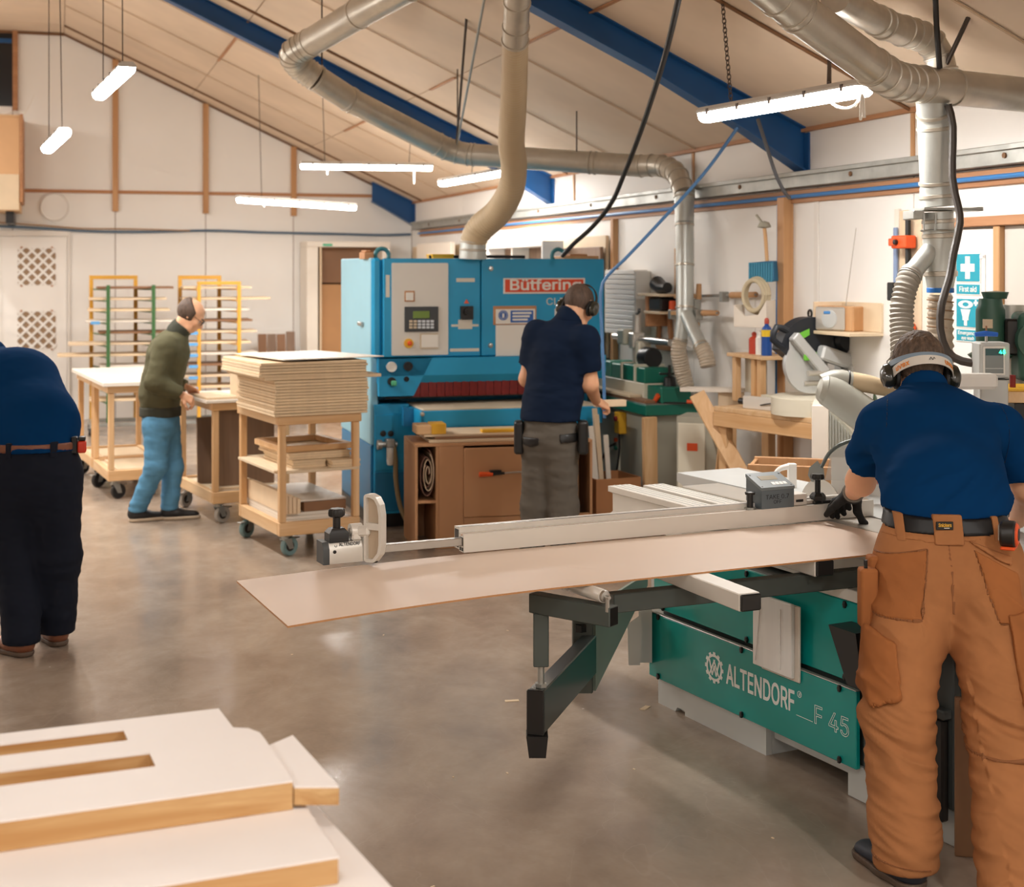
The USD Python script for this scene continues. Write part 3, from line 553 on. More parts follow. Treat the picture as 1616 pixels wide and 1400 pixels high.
p = sx(618, 602, -.055); k = t.add('valve_knob', lathe([(.03, 0), (.03, .015), (.0, .015)], (p[0], -.055, p[2]), (0, -1, 0)), m_black); p = sx(619, 602, -.055); t.add('knob_cap', pillow(p[0] - .012, p[0] + .026, -.1, -.06, p[2] - .03, p[2] + .006, .01), m_green, parent=k)
for i in range(46):
    x = sx(650)[0] + i * (xb - .06 - sx(650)[0]) / 46; w = (xb - .06 - sx(650)[0]) / 46
    if i % 1 == 0: t.add('curtain_strip', box(x, x + w - .002, -.012 + .006 * (i % 2), -.006 + .006 * (i % 2), zr1, zr0 + .02), m_red)
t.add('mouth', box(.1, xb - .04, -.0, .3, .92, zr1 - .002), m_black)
# feed table
yb = -.38; F1 = lambda px, py: S.at(px, py, yb)
zt, zb = F1(700, 648)[2], F1(700, 676)[2]
xa, xe = F1(664, 660)[0], F1(951, 660)[0]
t.add('feed_belt', box(xa + .02, xe - .03, yb + .01, .2, zt - .02, zt + .012, .006), m_belt, label='cream feed belt')
t.add('feed_table', cat(box(xa, xe, yb, yb + .03, zb, zt, .006), box(xa - .005, xa + .03, yb, .1, zb, zt, .006), box(xe - .03, xe, yb, .1, zb, zt, .006), box(xa, xe, yb + .03, .1, zt - .08, zt - .03)), m_sb)
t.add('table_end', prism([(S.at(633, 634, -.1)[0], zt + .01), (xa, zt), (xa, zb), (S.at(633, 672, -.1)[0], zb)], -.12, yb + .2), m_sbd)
for zz in (zt - .02, zb + .03): t.add('bolt', lathe([(0, .012), (.016, .01), (.016, 0)], (xa + .01, yb, zz), (0, -1, 0), 8), m_steel)
t.add('belt_roller', cyl((xa + .02, yb + .04, zt - .025), (xe - .02, yb + .04, zt - .025), .03), m_steel)
# base
xk = sx(655, 800)[0]
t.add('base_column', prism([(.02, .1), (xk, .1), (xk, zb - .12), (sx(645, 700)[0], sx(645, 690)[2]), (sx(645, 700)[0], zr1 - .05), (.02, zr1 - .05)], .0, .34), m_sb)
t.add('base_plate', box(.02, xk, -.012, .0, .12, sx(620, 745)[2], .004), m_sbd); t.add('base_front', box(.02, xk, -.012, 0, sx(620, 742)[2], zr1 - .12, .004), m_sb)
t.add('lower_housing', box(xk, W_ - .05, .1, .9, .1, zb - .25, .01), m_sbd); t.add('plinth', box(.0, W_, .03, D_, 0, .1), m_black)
t.add('right_leg', box(W_ - .2, W_ - .03, .0, .3, 0, zb + .1, .01), m_sb)
# air valve with hose
p = sx(613, 700); v = t.add('air_valve', cat(cyl((p[0] - .07, -.05, p[2]), (p[0] + .05, -.05, p[2]), .02), cyl((p[0] - .09, -.05, p[2]), (p[0] - .06, -.05, p[2]), .035), box(p[0] - .03, p[0] + .03, -.09, 0, p[2] - .02, p[2] + .04, .006)), m_galv, label='steel air valve with filter bowl')
t.add('filter_bowl', lathe([(.0, -.13), (.02, -.125), (.026, -.1), (.026, 0)], (p[0], -.06, p[2] - .02)), m_paper, parent=v)
h = [sx(621, 700, -.06), sx(624, 725, -.07), sx(625, 760, -.09), sx(632, 800, -.12), sx(645, 828, -.16), sx(655, 840, -.2)]
t.add('air_hose', tube(h, .017, 10, step=.03), mat('hose_tan', '#8f7a55', .5), label='tan air hose curving down to the floor')
for px in (604, 616): p = sx(px, 684); t.add('hole_plug', lathe([(0, .01), (.022, .008), (.022, 0)], (p[0] + .0, -.012, p[2]), (0, -1, 0), 14), m_black)
# on the roof of the machine
for px in (603, 881):
    p = sx(px, 402, .25); t.add('lifting_eye', torus((p[0], .25, H_ + .02), .05, .016, (0, 1, 0), 20, 8), mat('eye_teal', '#3f7f86', .4))
p = sx(590, 530, .6); t.add('side_handle', box(-.03, -.004, .28, .42, zs + .22, zs + .25, .005), m_steel)

# things lying on the sander's roof
def on_top(nm, px0, px1, py0, py1, d0, d1, mt, label, catg):
    a, b = S.at(px0, py1, d0), S.at(px1, py0, d0); F = Frame(S.w((a[0], d0, H_ - .008)), S.d); return Thing(nm, label, catg, F), b[0] - a[0], max(.02, b[2] - H_ + .008), d1 - d0
for nm, p0, p1, py, d0, d1, mt, lab in (('offcut', 575, 590, 398, .1, .3, m_strip, 'brown timber offcut on the left end of the sander roof'), ('box', 683, 716, 401, .3, .5, m_yel, 'flat yellow box on the sander roof beside the hose collar'), ('offcut', 890, 945, 404, .2, .45, m_batten, 'pale timber offcut on the right end of the sander roof')):
    t2, w, h, dd = on_top(nm, p0, p1, py, 405, d0, d1, mt, lab, 'box' if nm == 'box' else 'offcut')
    if nm == 'box': t2.add('body', box(0, w, 0, dd, 0, h * .75, .003), mt); t2.add('lid', box(-.004, w + .004, -.004, dd + .004, h * .6, h, .003), mt)
    else: t2.add('block', box(0, w, 0, dd, 0, h, .004), mt); t2.add('end_block', box(w * .2, w * .7, .02, dd, h, h + .015, .004), m_strip)
cable('conduit', [S.w((.5, .35, H_ + .012)), S.w((1.0, .36, H_ + .014)), S.w((1.25, .36, H_ + .012))], .012, m_cable, 'thin dark conduit lying along the sander roof', 'conduit')
# ================================================================ trolleys and the boards on them
m_pine = wood('pine', '#cb9c68', '#e6c398', ax=2, sc=12); m_pinex = wood('pine_x', '#cb9c68', '#e6c398', ax=0, sc=12); m_piney = wood('pine_y', '#d2a878', '#e8caa2', ax=1, sc=12)
m_mdf = mat('mdf_board', '#e0c8a8', .6, var=.04, vs=9, rand=.05); m_chip = mat('chipboard', '#e3caa6', .65, var=.05, vs=26, rand=.09)
m_ply = mat('plywood_face', '#dcc7a8', .55, var=.06, vs=3, rand=.04); m_dark = wood('dark_board', '#7d6350', '#94786183'[:7], ax=2, sc=16)
m_pale = mat('pale_board', '#e6ddd0', .5, var=.03, vs=3, rand=.03); m_brown = mat('brown_board', '#8a6446', .6, var=.05, vs=5, rand=.04)
m_tyre = mat('tyre_teal', '#6f8b8c', .5); m_hub = mat('hub_dark', '#2b2725', .5); m_tyreb = mat('tyre_black', '#1d1b1a', .5); m_tyrew = mat('tyre_grey', '#b3ada4', .5)
def caster(t, x, y, ztop, ang, r=.062, tyre=None, brake=True):
    q = Frame((x, y, 0), (math.cos(math.radians(ang)), math.sin(math.radians(ang)))); o = -.03
    W = lambda m: tm(q.w(m.vertices), m.faces)
    k = t.add('caster_fork', W(cat(box(-.035, .035, -.035, .035, ztop - .012, ztop, .003), cyl((0, 0, ztop - .03), (0, 0, ztop - .01), .026, n=14), *[quad3([(o - .018, s * .024, r - .014), (o + .018, s * .024, r - .014), (.028, s * .024, ztop - .025), (-.03, s * .024, ztop - .025)], .004 * s) for s in (-1, 1)], box(-.03, .028, -.026, .026, ztop - .032, ztop - .026))), m_galv)
    t.add('caster_wheel', W(lathe([(r - .022, -.013), (r - .006, -.019), (r, -.01), (r, .01), (r - .006, .019), (r - .022, .013)], (o, 0, r), (0, 1, 0), 24)), tyre or m_tyre, parent=k)
    t.add('wheel_hub', W(lathe([(.0, -.02), (.012, -.02), (.016, -.015), (r - .021, -.012), (r - .021, .012), (.016, .015), (.012, .02), (0, .02)], (o, 0, r), (0, 1, 0), 20)), m_hub, parent=k)
    if brake: t.add('brake_lever', W(box(o - .075, o - .03, -.02, .02, r + .045, r + .052, .003)), m_galv, parent=k)
def trolley(F, label, w, d, zb=.14, zt=.9, mid=None, tyre=None, leg=.045, angs=(200, 150, 30, 80)):
    t = Thing('wooden_trolley', label, 'trolley', F)
    t.add('base_rail', box(0, w, 0, .045, zb, zb + .085, .004), m_pinex); t.add('base_rail', box(0, w, d - .045, d, zb, zb + .085, .004), m_pinex)
    t.add('base_rail', box(0, .045, .047, d - .047, zb, zb + .083, .004), m_piney); t.add('base_rail', box(w - .045, w, .047, d - .047, zb, zb + .083, .004), m_piney)
    t.add('base_deck', box(.047, w - .047, .047, d - .047, zb + .05, zb + .07), m_ply)
    for x, y in ((.002, .002), (w - leg - .002, .002), (.002, d - leg - .002), (w - leg - .002, d - leg - .002)): t.add('leg', box(x, x + leg, y, y + leg, zb + .086, zt - .057, .004), m_pine)
    t.add('top_rail', box(-.01, w + .01, -.005, .04, zt - .056, zt, .004), m_pinex); t.add('top_rail', box(-.01, w + .01, d - .04, d + .005, zt - .056, zt, .004), m_pinex)
    t.add('top_rail', box(-.01, .035, .042, d - .042, zt - .055, zt - .001, .004), m_piney); t.add('top_rail', box(w - .035, w + .01, .042, d - .042, zt - .055, zt - .001, .004), m_piney)
    t.add('top_deck', box(.037, w - .037, .042, d - .042, zt - .02, zt - .002), m_ply)
    if mid: t.add('middle_shelf', cat(box(.048, w - .002, .0, d, mid - .018, mid, .002), box(-.02, .048, .05, d - .05, mid - .018, mid, .002)), m_ply)
    for (x, y), a in zip(((.06, .06), (w - .06, .06), (.06, d - .06), (w - .06, d - .06)), angs): caster(t, x, y, zb, a, tyre=tyre)
    return t
TD = (.885, .465)
o3 = G(441, 882); F3 = Frame(o3, TD); ZT = .905
trolley(F3, 'wooden trolley loaded with a tall double stack of boards in front of the blue sander', .55, .88, .14, ZT, .555)
rng = random.Random(4)
def pile(F, x0, x1, y0, y1, z, n, th, mt, where, group, jit=.007, name='board', rev=None):
    for i in range(n):
        a = [rng.uniform(-jit, jit) for _ in range(4)]; k = n - 1 - i
        solid(name, box(x0 + a[0], x1 + a[1], y0 + a[2], y1 + a[3], 0, th - .0025, .002), mt, f'{ORD[k]} board from the top of {where}' if k else f'topmost board of {where}', 'board', F.sub((0, 0, z + i * th)), group)
    return z + n * th
z = pile(F3, -.035, .60, -.02, .8, ZT + .001, 12, .0192, m_chip, 'the lower stack on the front trolley', 'boards of the lower stack on the front trolley')
i0 = z
solid('board', box(-.1, .70, .0, .82, 0, .0205, .002), m_chip, 'board that sticks out to the right between the two stacks on the front trolley', 'board', F3.sub((0, 0, z + .0005)), None)
z = pile(F3, -.13, .60, .0, .84, z + .0215, 5, .019, m_chip, 'the upper stack on the front trolley', 'boards of the upper stack on the front trolley')
solid('board', hullpts([(x, y, zz) for x, y in ((-.06, .78), (.56, .86), (.74, .05), (.02, -.03)) for zz in (0, .006)]), m_pale, 'thin white sheet lying askew on top of the front trolley stacks', 'sheet', F3.sub((0, 0, z + .012)))
solid('batten', box(.0, .55, .36, .42, 0, .0115, .001), m_dark, 'dark spacer batten under the thin white sheet on the front trolley', 'batten', F3.sub((0, 0, z + .0003)))
# middle shelf and base of the front trolley
zz = .5555
for i, (x0, x1, y0, y1, th, mt, lab) in enumerate(((.12, .50, .10, .7, .05, m_chip, 'lowest thick board pack on the middle shelf of the front trolley'), (.36, .56, .02, .3, .048, m_chip, 'short board block at the right end of the middle shelf of the front trolley'),
        (.1, .53, .12, .75, .045, m_chip, 'upper board pack on the middle shelf of the front trolley'))):
    zb_ = (.5555, .5555, .6065)[i]
    if i == 0: x1 = .35
    pk = Thing('board_pack', lab, 'boards', F3.sub((0, 0, zb_)))
    for j in range(3): pk.add('board', box(x0 + .006 * (j % 2), x1 - .005 * (j % 2), y0, y1, j * th / 3, (j + 1) * th / 3 - .001, .001), mt)
fr = Thing('open_tray', 'open wooden frame lying tilted on the middle shelf boards of the front trolley', 'frame', F3.sub((0, 0, .6525)))
for a, b in (((.1, .16), (.55, .2)), ((.55, .2), (.52, .74)), ((.52, .74), (.08, .7)), ((.08, .7), (.1, .16))): fr.add('rail', bar((*a, .02), (*b, .02), .05, .038, b=.003), m_pinex)
zd = .2105
for i in range(3): solid('board', box(.06, .5 - .03 * i, .06 + .02 * i, .92, 0, .0185, .0015), m_pale, f'{("lowest", "middle", "upper")[i]} white board on the base of the front trolley', 'board', F3.sub((0, 0, zd + .019 * i)), 'white boards on the base of the front trolley')
for i in range(4): solid('board', box(.01 + .028 * i, .034 + .028 * i, .06, .9, 0, .13 - .012 * i, .002), m_mdf, f'{ORD[i]} upright strip from the left on the base of the front trolley', 'board', F3.sub((.045, 0, zd + .0575 * 0 + .057)), 'upright strips on the base of the front trolley')
solid('board', box(.2, .49, .1, .9, 0, .06, .002), m_brown, 'brown plank on the white boards at the base of the front trolley', 'board', F3.sub((0, 0, zd + .058)))
solid('board', box(.18, .5, .12, .86, 0, .012, .002), m_pale, 'white strip on the brown plank at the base of the front trolley', 'board', F3.sub((0, 0, zd + .119)))

# second trolley, where the man in the green jacket works
o2 = G(336, 829); F2_ = Frame(o2, TD)
trolley(F2_, 'wooden trolley under the green jacketed man\'s hands with dark panels standing on it', .58, .95, .15, .88, tyre=m_tyrew)
for i, (y0, lean, h, w0, w1) in enumerate(((.12, .0, .56, .06, .5), (.3, .02, .6, .1, .54), (.55, .03, .5, .04, .46))):
    m = box(w0, w1, y0, y0 + .018, 0, h, .002); m.vertices[:, 1] += m.vertices[:, 2] * lean * 2
    solid('panel', m, m_dark, f'dark brown panel standing {("in front", "in the middle", "at the back")[i]} inside the second trolley', 'panel', F2_.sub((0, 0, .221 if i else .2585)), 'dark panels standing in the second trolley')
for i in range(2): solid('board', box(.05, .53, .05, .27, 0, .018, .002), (m_pale, m_mdf)[i % 2], f'{("lower", "upper")[i]} pale board on the base of the second trolley', 'board', F2_.sub((0, 0, .2205 + .0188 * i)), 'pale boards on the base of the second trolley')
zt2 = .881
solid('board', box(-.06, .5, -.03, .8, 0, .02, .002), m_pale, 'white board on the second trolley next to the man\'s hands', 'board', F2_.sub((0, 0, zt2)))
solid('board', box(-.04, .2, .02, .5, 0, .018, .002), m_mdf, 'small board the green jacketed man is holding down', 'board', F2_.sub((0, 0, zt2 + .021)))
bx = Thing('open_box', 'upright pale wooden box on the second trolley beside the tall stacks', 'box', F2_.sub((.23, .05, zt2 + .021)))
bx.add('left_board', box(0, .018, 0, .3, 0, .24, .002), m_mdf); bx.add('front_board', box(.019, .3, 0, .018, 0, .24, .002), m_brown); bx.add('right_board', box(.282, .3, .019, .3, 0, .24, .002), m_mdf); bx.add('top_board', box(0, .3, 0, .3, .241, .255, .002), m_mdf)

# two trolleys in line at the left, one long board across both
o1 = G(171, 790); F1_ = Frame(o1, (.907, .42)); ZL = .91
trolley(F1_, 'empty wooden trolley left of the walking man, nearer of the two under the long board', .56, .82, .15, ZL, tyre=m_tyreb)
F1b = F1_.sub((0, .87, 0)); trolley(F1b, 'empty wooden trolley behind another at the left, under the long board end', .56, .82, .15, ZL, tyre=m_tyreb)
solid('board', box(-.05, .60, -.06, 1.72, 0, .035, .004), m_pale, 'long pale board lying across the two empty trolleys on the left', 'board', F1_.sub((0, 0, ZL + .001)))
solid('board', box(.08, .5, .06, .7, 0, .018, .002), m_ply, 'plywood offcut on the base of the nearer empty trolley', 'board', F1_.sub((0, 0, .2205)))
solid('board', box(.1, .46, .06, .6, 0, .018, .002), m_ply, 'plywood offcut on the base of the farther empty trolley', 'board', F1b.sub((0, 0, .2205)))

# ================================================================ drying racks at the gable wall
m_ry = mat('rack_yellow', '#d9a33a', .45); m_rg = mat('rack_green', '#3f6b3c', .5)
def rack(px0, px1, pyt, label, nlev, y, two_yellow=False):
    a, b = B.at(px0, pyt, y), B.at(px1, pyt, y); F = Frame(B.w((a[0], y, 0)), B.d); w, h = b[0] - a[0], a[2]; t = Thing('drying_rack', label, 'rack', F); dp = .5
    rear, front = m_ry, (m_ry if two_yellow else m_rg)
    for x in (0, w): t.add('upright', box(x - .022, x + .022, -.02, .02, .14, h, .003), rear, label='yellow upright')
    t.add('top_rail', box(-.022, w + .022, -.022, .022, h + .001, h + .045, .003), rear)
    for x in (.17, w + .17): t.add('upright', box(x - .02, x + .02, -dp - .02, -dp + .02, .14, h - .06, .003), front)
    if two_yellow: t.add('top_rail', box(.15, w + .19, -dp - .022, -dp + .022, h - .058, h - .02, .003), front)
    levels = [h - .10 - .125 * k for k in range(nlev)]
    for z in levels:
        for x in (0, w): t.add('arm', tube([(x + .025, -.02, z - .012), (x + .14, -dp, z - .012), (x + .14, -dp - .1, z - .012)], .009, 6), front)
    t.add('base', cat(box(-.03, w + .2, -dp - .03, -dp + .03, .1, .139, .003), box(-.03, w + .2, -.03, .03, .1, .139, .003), box(-.03, .03, -dp, 0, .1, .139, .003), box(w + .14, w + .2, -dp, 0, .1, .139, .003)), m_galv)
    for x, yy in ((.0, 0), (w + .15, 0), (.0, -dp), (w + .15, -dp)): caster(t, x, yy, .099, 70, .045, m_tyreb, False)
    return F, w, levels, dp
for (px0, px1, label, which, nl, y, two, ext) in ((144, 214, 'yellow and green drying rack at the gable wall next to the lattice door', 'left', 11, -1.3, False, (-.1, .45)), (284, 346, 'all yellow drying rack at the gable wall behind the green jacketed man', 'right', 11, -1.3, True, (.0, .5))):
    F, w, lv, dp = rack(px0, px1, 441, label, nl, y, two)
    for k, z in enumerate(lv):
        r1, r2 = rng.uniform(-.12, .04) - (.3 if which == 'left' and k in (5, 6) else 0), rng.uniform(-.12, .14)
        solid('board', box(ext[0] * 0 + .05 + r1, w + ext[1] + r2 - .1, -dp + .024, -.024, 0, .024, .002), (m_mdf, m_brown, m_pale, m_chip)[(k * 3 + (which == 'left')) % 4], f'{ORD[k]} board from the top on the {"green fronted" if not two else "all yellow"} drying rack', 'board', F.sub((0, 0, z - .002)), f'boards on the {"green fronted" if not two else "all yellow"} drying rack')
    for k in ((3, 8) if which == 'left' else (4, 5, 6, 7, 8, 9)):
        solid('tape_label', box(.0, .1, -dp - .104, -dp - .1005, -.004, .03), mat('label_blue', '#5fa5dc', .5), f'blue label on the {ORD[k]} board of the {"green fronted" if not two else "all yellow"} drying rack', 'label', F.sub((.05 if two else -.02, 0, lv[k] - .012)), 'blue labels on rack boards')

# ================================================================ lattice door, wardrobe, leaning panels, clock, cabinet
dz = B.at(60, 373)[2]; xr = B.at(106, 500)[0]; xl_ = xr - 1.45
d = Thing('door_1', 'white double door with square diagonal lattice vents', None, B, kind='structure')
d.add('door_frame', cat(box(xl_ - .07, xl_, -.03, 0, 0, dz + .07, .004), box(xr, xr + .035, -.03, 0, 0, dz + .07, .004), box(xl_, xr, -.03, 0, dz, dz + .07, .004)), m_wall)
d.add('door_leaf', box(xl_ + .005, xr - .004, -.022, 0, .01, dz - .005, .003), m_wallp)
m_lat = mat('lattice_back', '#9c8064', .7)
for (a0, b0, a1, b1) in ((28, 392, 88, 450), (27.5, 491.5, 88, 551), (27.5, 591, 88, 651)):
    p, q = B.at(a0, b1, -.022), B.at(a1, b0, -.022); cx, cz, h = (p[0] + q[0]) / 2, (p[2] + q[2]) / 2, (q[2] - p[2]) / 2; wq = (q[0] - p[0]) / 2
    ve = d.add('vent', box(cx - wq, cx + wq, -.024, -.0225, cz - h, cz + h), m_lat, label='square vent behind white lattice')
    sq = sbox(cx - wq, cz - h, cx + wq, cz + h)
    for s in (1, -1):
        for k in range(-3, 4):
            o = k * h * .58; ln = Polygon([(cx + o - 2 * h - .012, cz - s * 2 * h), (cx + o - 2 * h + .03, cz - s * 2 * h), (cx + o + 2 * h + .03, cz + s * 2 * h), (cx + o + 2 * h - .012, cz + s * 2 * h)]).intersection(sq)
            if ln.area > 1e-4: d.add('lattice_slat', prism(ln, -.032 - .004 * (s > 0), -.0245 - .0045 * (s > 0)), m_white, parent=ve)
    d.add('vent_clip', cat(*[box(cx + k * wq * .8 - .012, cx + k * wq * .8 + .012, -.03, -.024, cz + e * h - .02, cz + e * h + .02) for k in (-1, 1) for e in (-1, 1)]), m_strip, parent=ve)
d.add('meeting_strip', box(xr - .78, xr - .75, -.03, -.022, .01, dz - .01), m_white)
a = B.at(473, 388); b = B.at(605, 388); wd = Thing('wardrobe', 'tall cream wardrobe carcass, open fronted, by the gable wall left of the sander', 'wardrobe', Frame(B.w((a[0], -.55, 0)), B.d))
w, h = (b[0] - a[0]) * .97, 2.12
wd.add('side', box(0, .14, 0, .53, 0, h, .004), m_pale); wd.add('side', box(w - .1, w, 0, .53, 0, h, .004), m_pale); wd.add('top', box(0, w, 0, .53, h + .001, h + .07, .004), m_pale)
wd.add('back', box(.14, w - .1, .5, .53, 0, h, .002), m_brown); wd.add('divider', box(.165, .19, .02, .5, 0, h - .002, .003), m_mdf)
wd.add('upper_board', box(.192, w - .102, .28, .3, h - .45, h - .002, .003), m_brown, label='dark brown upper board'); wd.add('lower_board', box(.192, w - .102, .26, .28, .0, h - .47, .003), mat('board_tan', '#c08f5e', .55, var=.05, vs=3), label='tan lower board')
wd.add('indicator', box(.2, .32, -.004, 0, h + .012, h + .04), mat('indicator_green', '#2fae82', .4), label='green strip light marker')
for i in range(4):
    p0 = B.at(409 + 15 * i, 528 - 4 * (i == 3), -.5); m = box(0, .108, 0, .018, 0, p0[2], .002); m.vertices[:, 1] += m.vertices[:, 2] * .12
    solid('panel', m, m_dark if i % 2 else m_brown, f'{ORD[i]} leaning brown panel from the left beside the wardrobe', 'panel', Frame(B.w((p0[0], -.5, 0)), B.d), 'brown panels leaning beside the wardrobe')
p = B.at(86, 327); cl = Thing('wall_clock', 'round white clock on the gable wall above the lattice door', 'clock', Frame(B.w((p[0], 0, p[2])), B.d)); rr = .172
cl.add('rim', lathe([(rr * .9, -.0), (rr, -.0), (rr, .035), (rr * .93, .045), (rr * .9, .03)], (0, 0, 0), (0, -1, 0), 36), m_white)
cl.add('dial', lathe([(0, .024), (rr * .92, .024), (rr * .92, .0)], (0, 0, 0), (0, -1, 0), 36), mat('dial_white', '#c4ccd3', .4))
m_hand = mat('clock_marks', '#3f4447', .5)
for k in range(12): a = k * math.pi / 6; cl.add('hour_mark', bar((rr * .70 * math.sin(a), -.0255, rr * .70 * math.cos(a)), (rr * .84 * math.sin(a), -.0255, rr * .86 * math.cos(a)), .024, .002, (0, 1, 0)), m_hand)
for a, l_, w_ in ((.75, .5, .014), (1.65, .75, .009)): cl.add('hand', bar((0, -.028, 0), (rr * l_ * math.sin(a), -.028, rr * l_ * math.cos(a)), w_, .003, (0, 1, 0)), m_hand)
# cabinet and dark opening at the left edge
cbF = Frame(B.w((B.at(36, 250, -.9)[0], -.9, 0)), B.d); q0, q1 = cbF.at(36, 181), cbF.at(30, 333)
cb = Thing('wall_cabinet', 'pale wooden cabinet high on the gable wall at the left edge of the picture', 'cabinet', cbF)
cb.add('body', box(-.9, -.03, .02, .9, q1[2], q0[2], .006), m_piney); cb.add('front', box(-.9, -.035, -.002, .02, q1[2] + .01, q0[2] - .03, .005), mat('cabinet_front', '#d2a679', .5, var=.05, vs=2)); cb.add('edge_strip', box(-.034, -.0, -.004, .9, q1[2] + .1, q0[2] + .01, .004), m_strip); cb.add('front_lower', box(-.9, -.04, -.012, -.003, q1[2] + .01, q1[2] + .42, .004), m_ply)
cb.add('bracket', box(-.19, -.1, .1, .9, q1[2] - .14, q1[2] - .001, .004), m_black)
cable('wire', [cbF.w((-.2, .2, q0[2] + .012)), cbF.w((-.1, .2, q0[2] + .05)), cbF.w((-.02, .22, q0[2] + .012)), cbF.w((.05, .25, q0[2] + .1)), cbF.w((.13, .25, q0[2] + .27))], .006, m_wirew, 'white wire ends curling up from the cabinet top', 'wire')
w0, w1 = B.at(20, 168), B.at(20, 46)
wn = Thing('window_1', 'dark high opening with brown side frame above the cabinet', None, B, kind='structure')
wn.add('opening', box(w0[0] - 1.2, w0[0], -.012, -.002, w0[2], w1[2] - .01), mat('opening_dark', '#15171c', .25)); wn.add('frame', box(w0[0], w0[0] + .06, -.05, 0, w0[2] - .05, w1[2] - .01, .004), m_strip)
wn.add('reflection_rail', box(w0[0] - 1.2, w0[0] - .01, -.03, -.013, B.at(5, 68)[2], B.at(5, 61)[2], .003), m_blue)
# boards and carcasses behind the sander, on the right wall
s0, s1 = R.at(655, 400)[0] + .0, R.at(972, 400)[0]
solid('plywood_sheet', box(s0 + .1, s1 - .08, -.06, -.03, 1.1, R.at(975, 352)[2] - .1, .003), m_ply, 'tan plywood sheets fixed to the long wall behind the sander', 'plywood', R)
def carcass(px0, px1, py, y, dp, label, dark, catg='cabinet'):
    a, b = R.at(px0, py, y), R.at(px1, py, y); F = Frame(R.w((a[0], y, 0)), RD); w, h = b[0] - a[0], a[2]; t = Thing('shelf_unit', label, catg, F)
    t.add('side', box(0, .03, 0, dp, 0, h - .03, .003), m_white); t.add('side', box(w - .03, w, 0, dp, 0, h - .03, .003), m_white); t.add('top', box(0, w, 0, dp, h - .03 + .001, h + .02, .003), m_white); t.add('back', box(.03, w - .03, dp - .02, dp, 0, h - .03), dark)
    for z in (.5, 1.0, 1.5): t.add('shelf', box(.031, w - .031, .01, dp - .02, z, z + .025, .002), m_pale)
    t.add('divider', box(w * .45, w * .45 + .025, .01, dp - .02, 1.526, h - .031, .002), m_pale); return F, w, h
carcass(768, 856, 388, -.36, .2, 'white shelf unit with dark back behind the right half of the sander', m_dark)
a = R.at(884, 392, -.12); solid('panel', box(0, R.at(947, 392, -.12)[0] - a[0], 0, .03, 0, a[2], .003), m_dark, 'dark brown panel standing behind the sander at its right corner', 'panel', Frame(R.w((a[0], -.12, 0)), RD))
a = R.at(862, 384, -.2); solid('panel', box(0, .14, 0, .03, 0, a[2], .003), m_brown, 'narrow reddish brown panel between the shelf unit and the dark panel', 'panel', Frame(R.w((a[0], -.2, 0)), RD))
a = R.at(690, 383, -.2); solid('panel', box(-1.0, .6, 0, .05, 1.2, a[2], .003), m_pale, 'long white panel behind the sander hose', 'panel', Frame(R.w((a[0], -.2, 0)), RD))

# ================================================================ MDF cabinet with paper roll in front of the sander, cardboard box
K = Frame(G(655, 868)[:2], (.975, .22)); kx = lambda px, py, y=0: K.at(px, py, y)
m_mdfb = mat('mdf_brown', '#b98a62', .6, var=.04, vs=3)
x0, xm_, x1_ = 0, kx(688, 800)[0], kx(935, 800)[0]; zt_ = kx(690, 705)[2]
k = Thing('cabinet', 'brown MDF cabinet with open left pigeonholes standing in front of the sander', 'cabinet', K)
dpk = .5
k.add('left_side', box(0, .018, 0, dpk, 0, zt_, .002), m_mdfb); k.add('divider', box(xm_, xm_ + .018, 0, dpk, 0, zt_, .002), m_mdfb); k.add('right_side', box(x1_ - .018, x1_, 0, dpk, 0, zt_, .002), m_mdfb)
k.add('back', box(.018, x1_ - .018, dpk - .012, dpk, 0, zt_), m_mdfb); k.add('top', box(0, x1_, 0, dpk, zt_ + .001, zt_ + .02, .002), m_mdfb)
zsf = kx(670, 795)[2]; k.add('shelf', box(.0185, xm_ - .0005, .003, dpk - .012, zsf, zsf + .018, .002), m_mdfb)
xd = kx(732, 760)[0]; k.add('face_panel', box(xm_ + .0185, xd - .002, .0, .018, 0, zt_, .002), m_mdfb); z_d = kx(740, 816)[2]
k.add('door', box(xd, x1_ - .1, -.012, .012, z_d, zt_ - .015, .004), m_mdfb, label='flat cabinet door'); k.add('kick_panel', box(xd, x1_ - .02, .0, .018, 0, z_d - .004, .002), m_mdfb)
m_roll = mat('sanding_paper', '#7d5a4c', .7, var=.1, vs=8); m_rollb = mat('paper_back', '#cdb69a', .6)
zr = zsf + .0185; rc = (x0 + xm_) / 2 + .009
ro = Thing('paper_roll', 'loosely rolled abrasive paper in the cabinet pigeonhole', 'roll', K.sub((rc, .01, zr)))
def spiral(r0, r1, turns, n, sq, zc):
    th = np.linspace(0, turns * 2 * np.pi, n); r = np.linspace(r0, r1, n); return np.stack([r * np.cos(th) * sq, zc + r * np.sin(th)], 1)
hh = (zt_ - zr - .01) / 2; hw = (xm_ - .02) / 2 - .006
sp = spiral(.25, 1.0, 2.2, 60, 1, 0) * [hw, hh * .97] + [0, hh]
def ribbon(P, th, y0, y1):
    N_ = np.gradient(P, axis=0); N_ = np.stack([-N_[:, 1], N_[:, 0]], 1); N_ /= np.linalg.norm(N_, axis=1, keepdims=True); A, C = P + N_ * th / 2, P - N_ * th / 2; return prism(list(A) + list(C[::-1]), y0, y1)
ro.add('outer_sheet', ribbon(sp, .004, 0, .42), m_roll); ro.add('inner_sheet', ribbon(sp * [.72, .8] + [.01, .04], .004, -.004, .4), m_rollb)
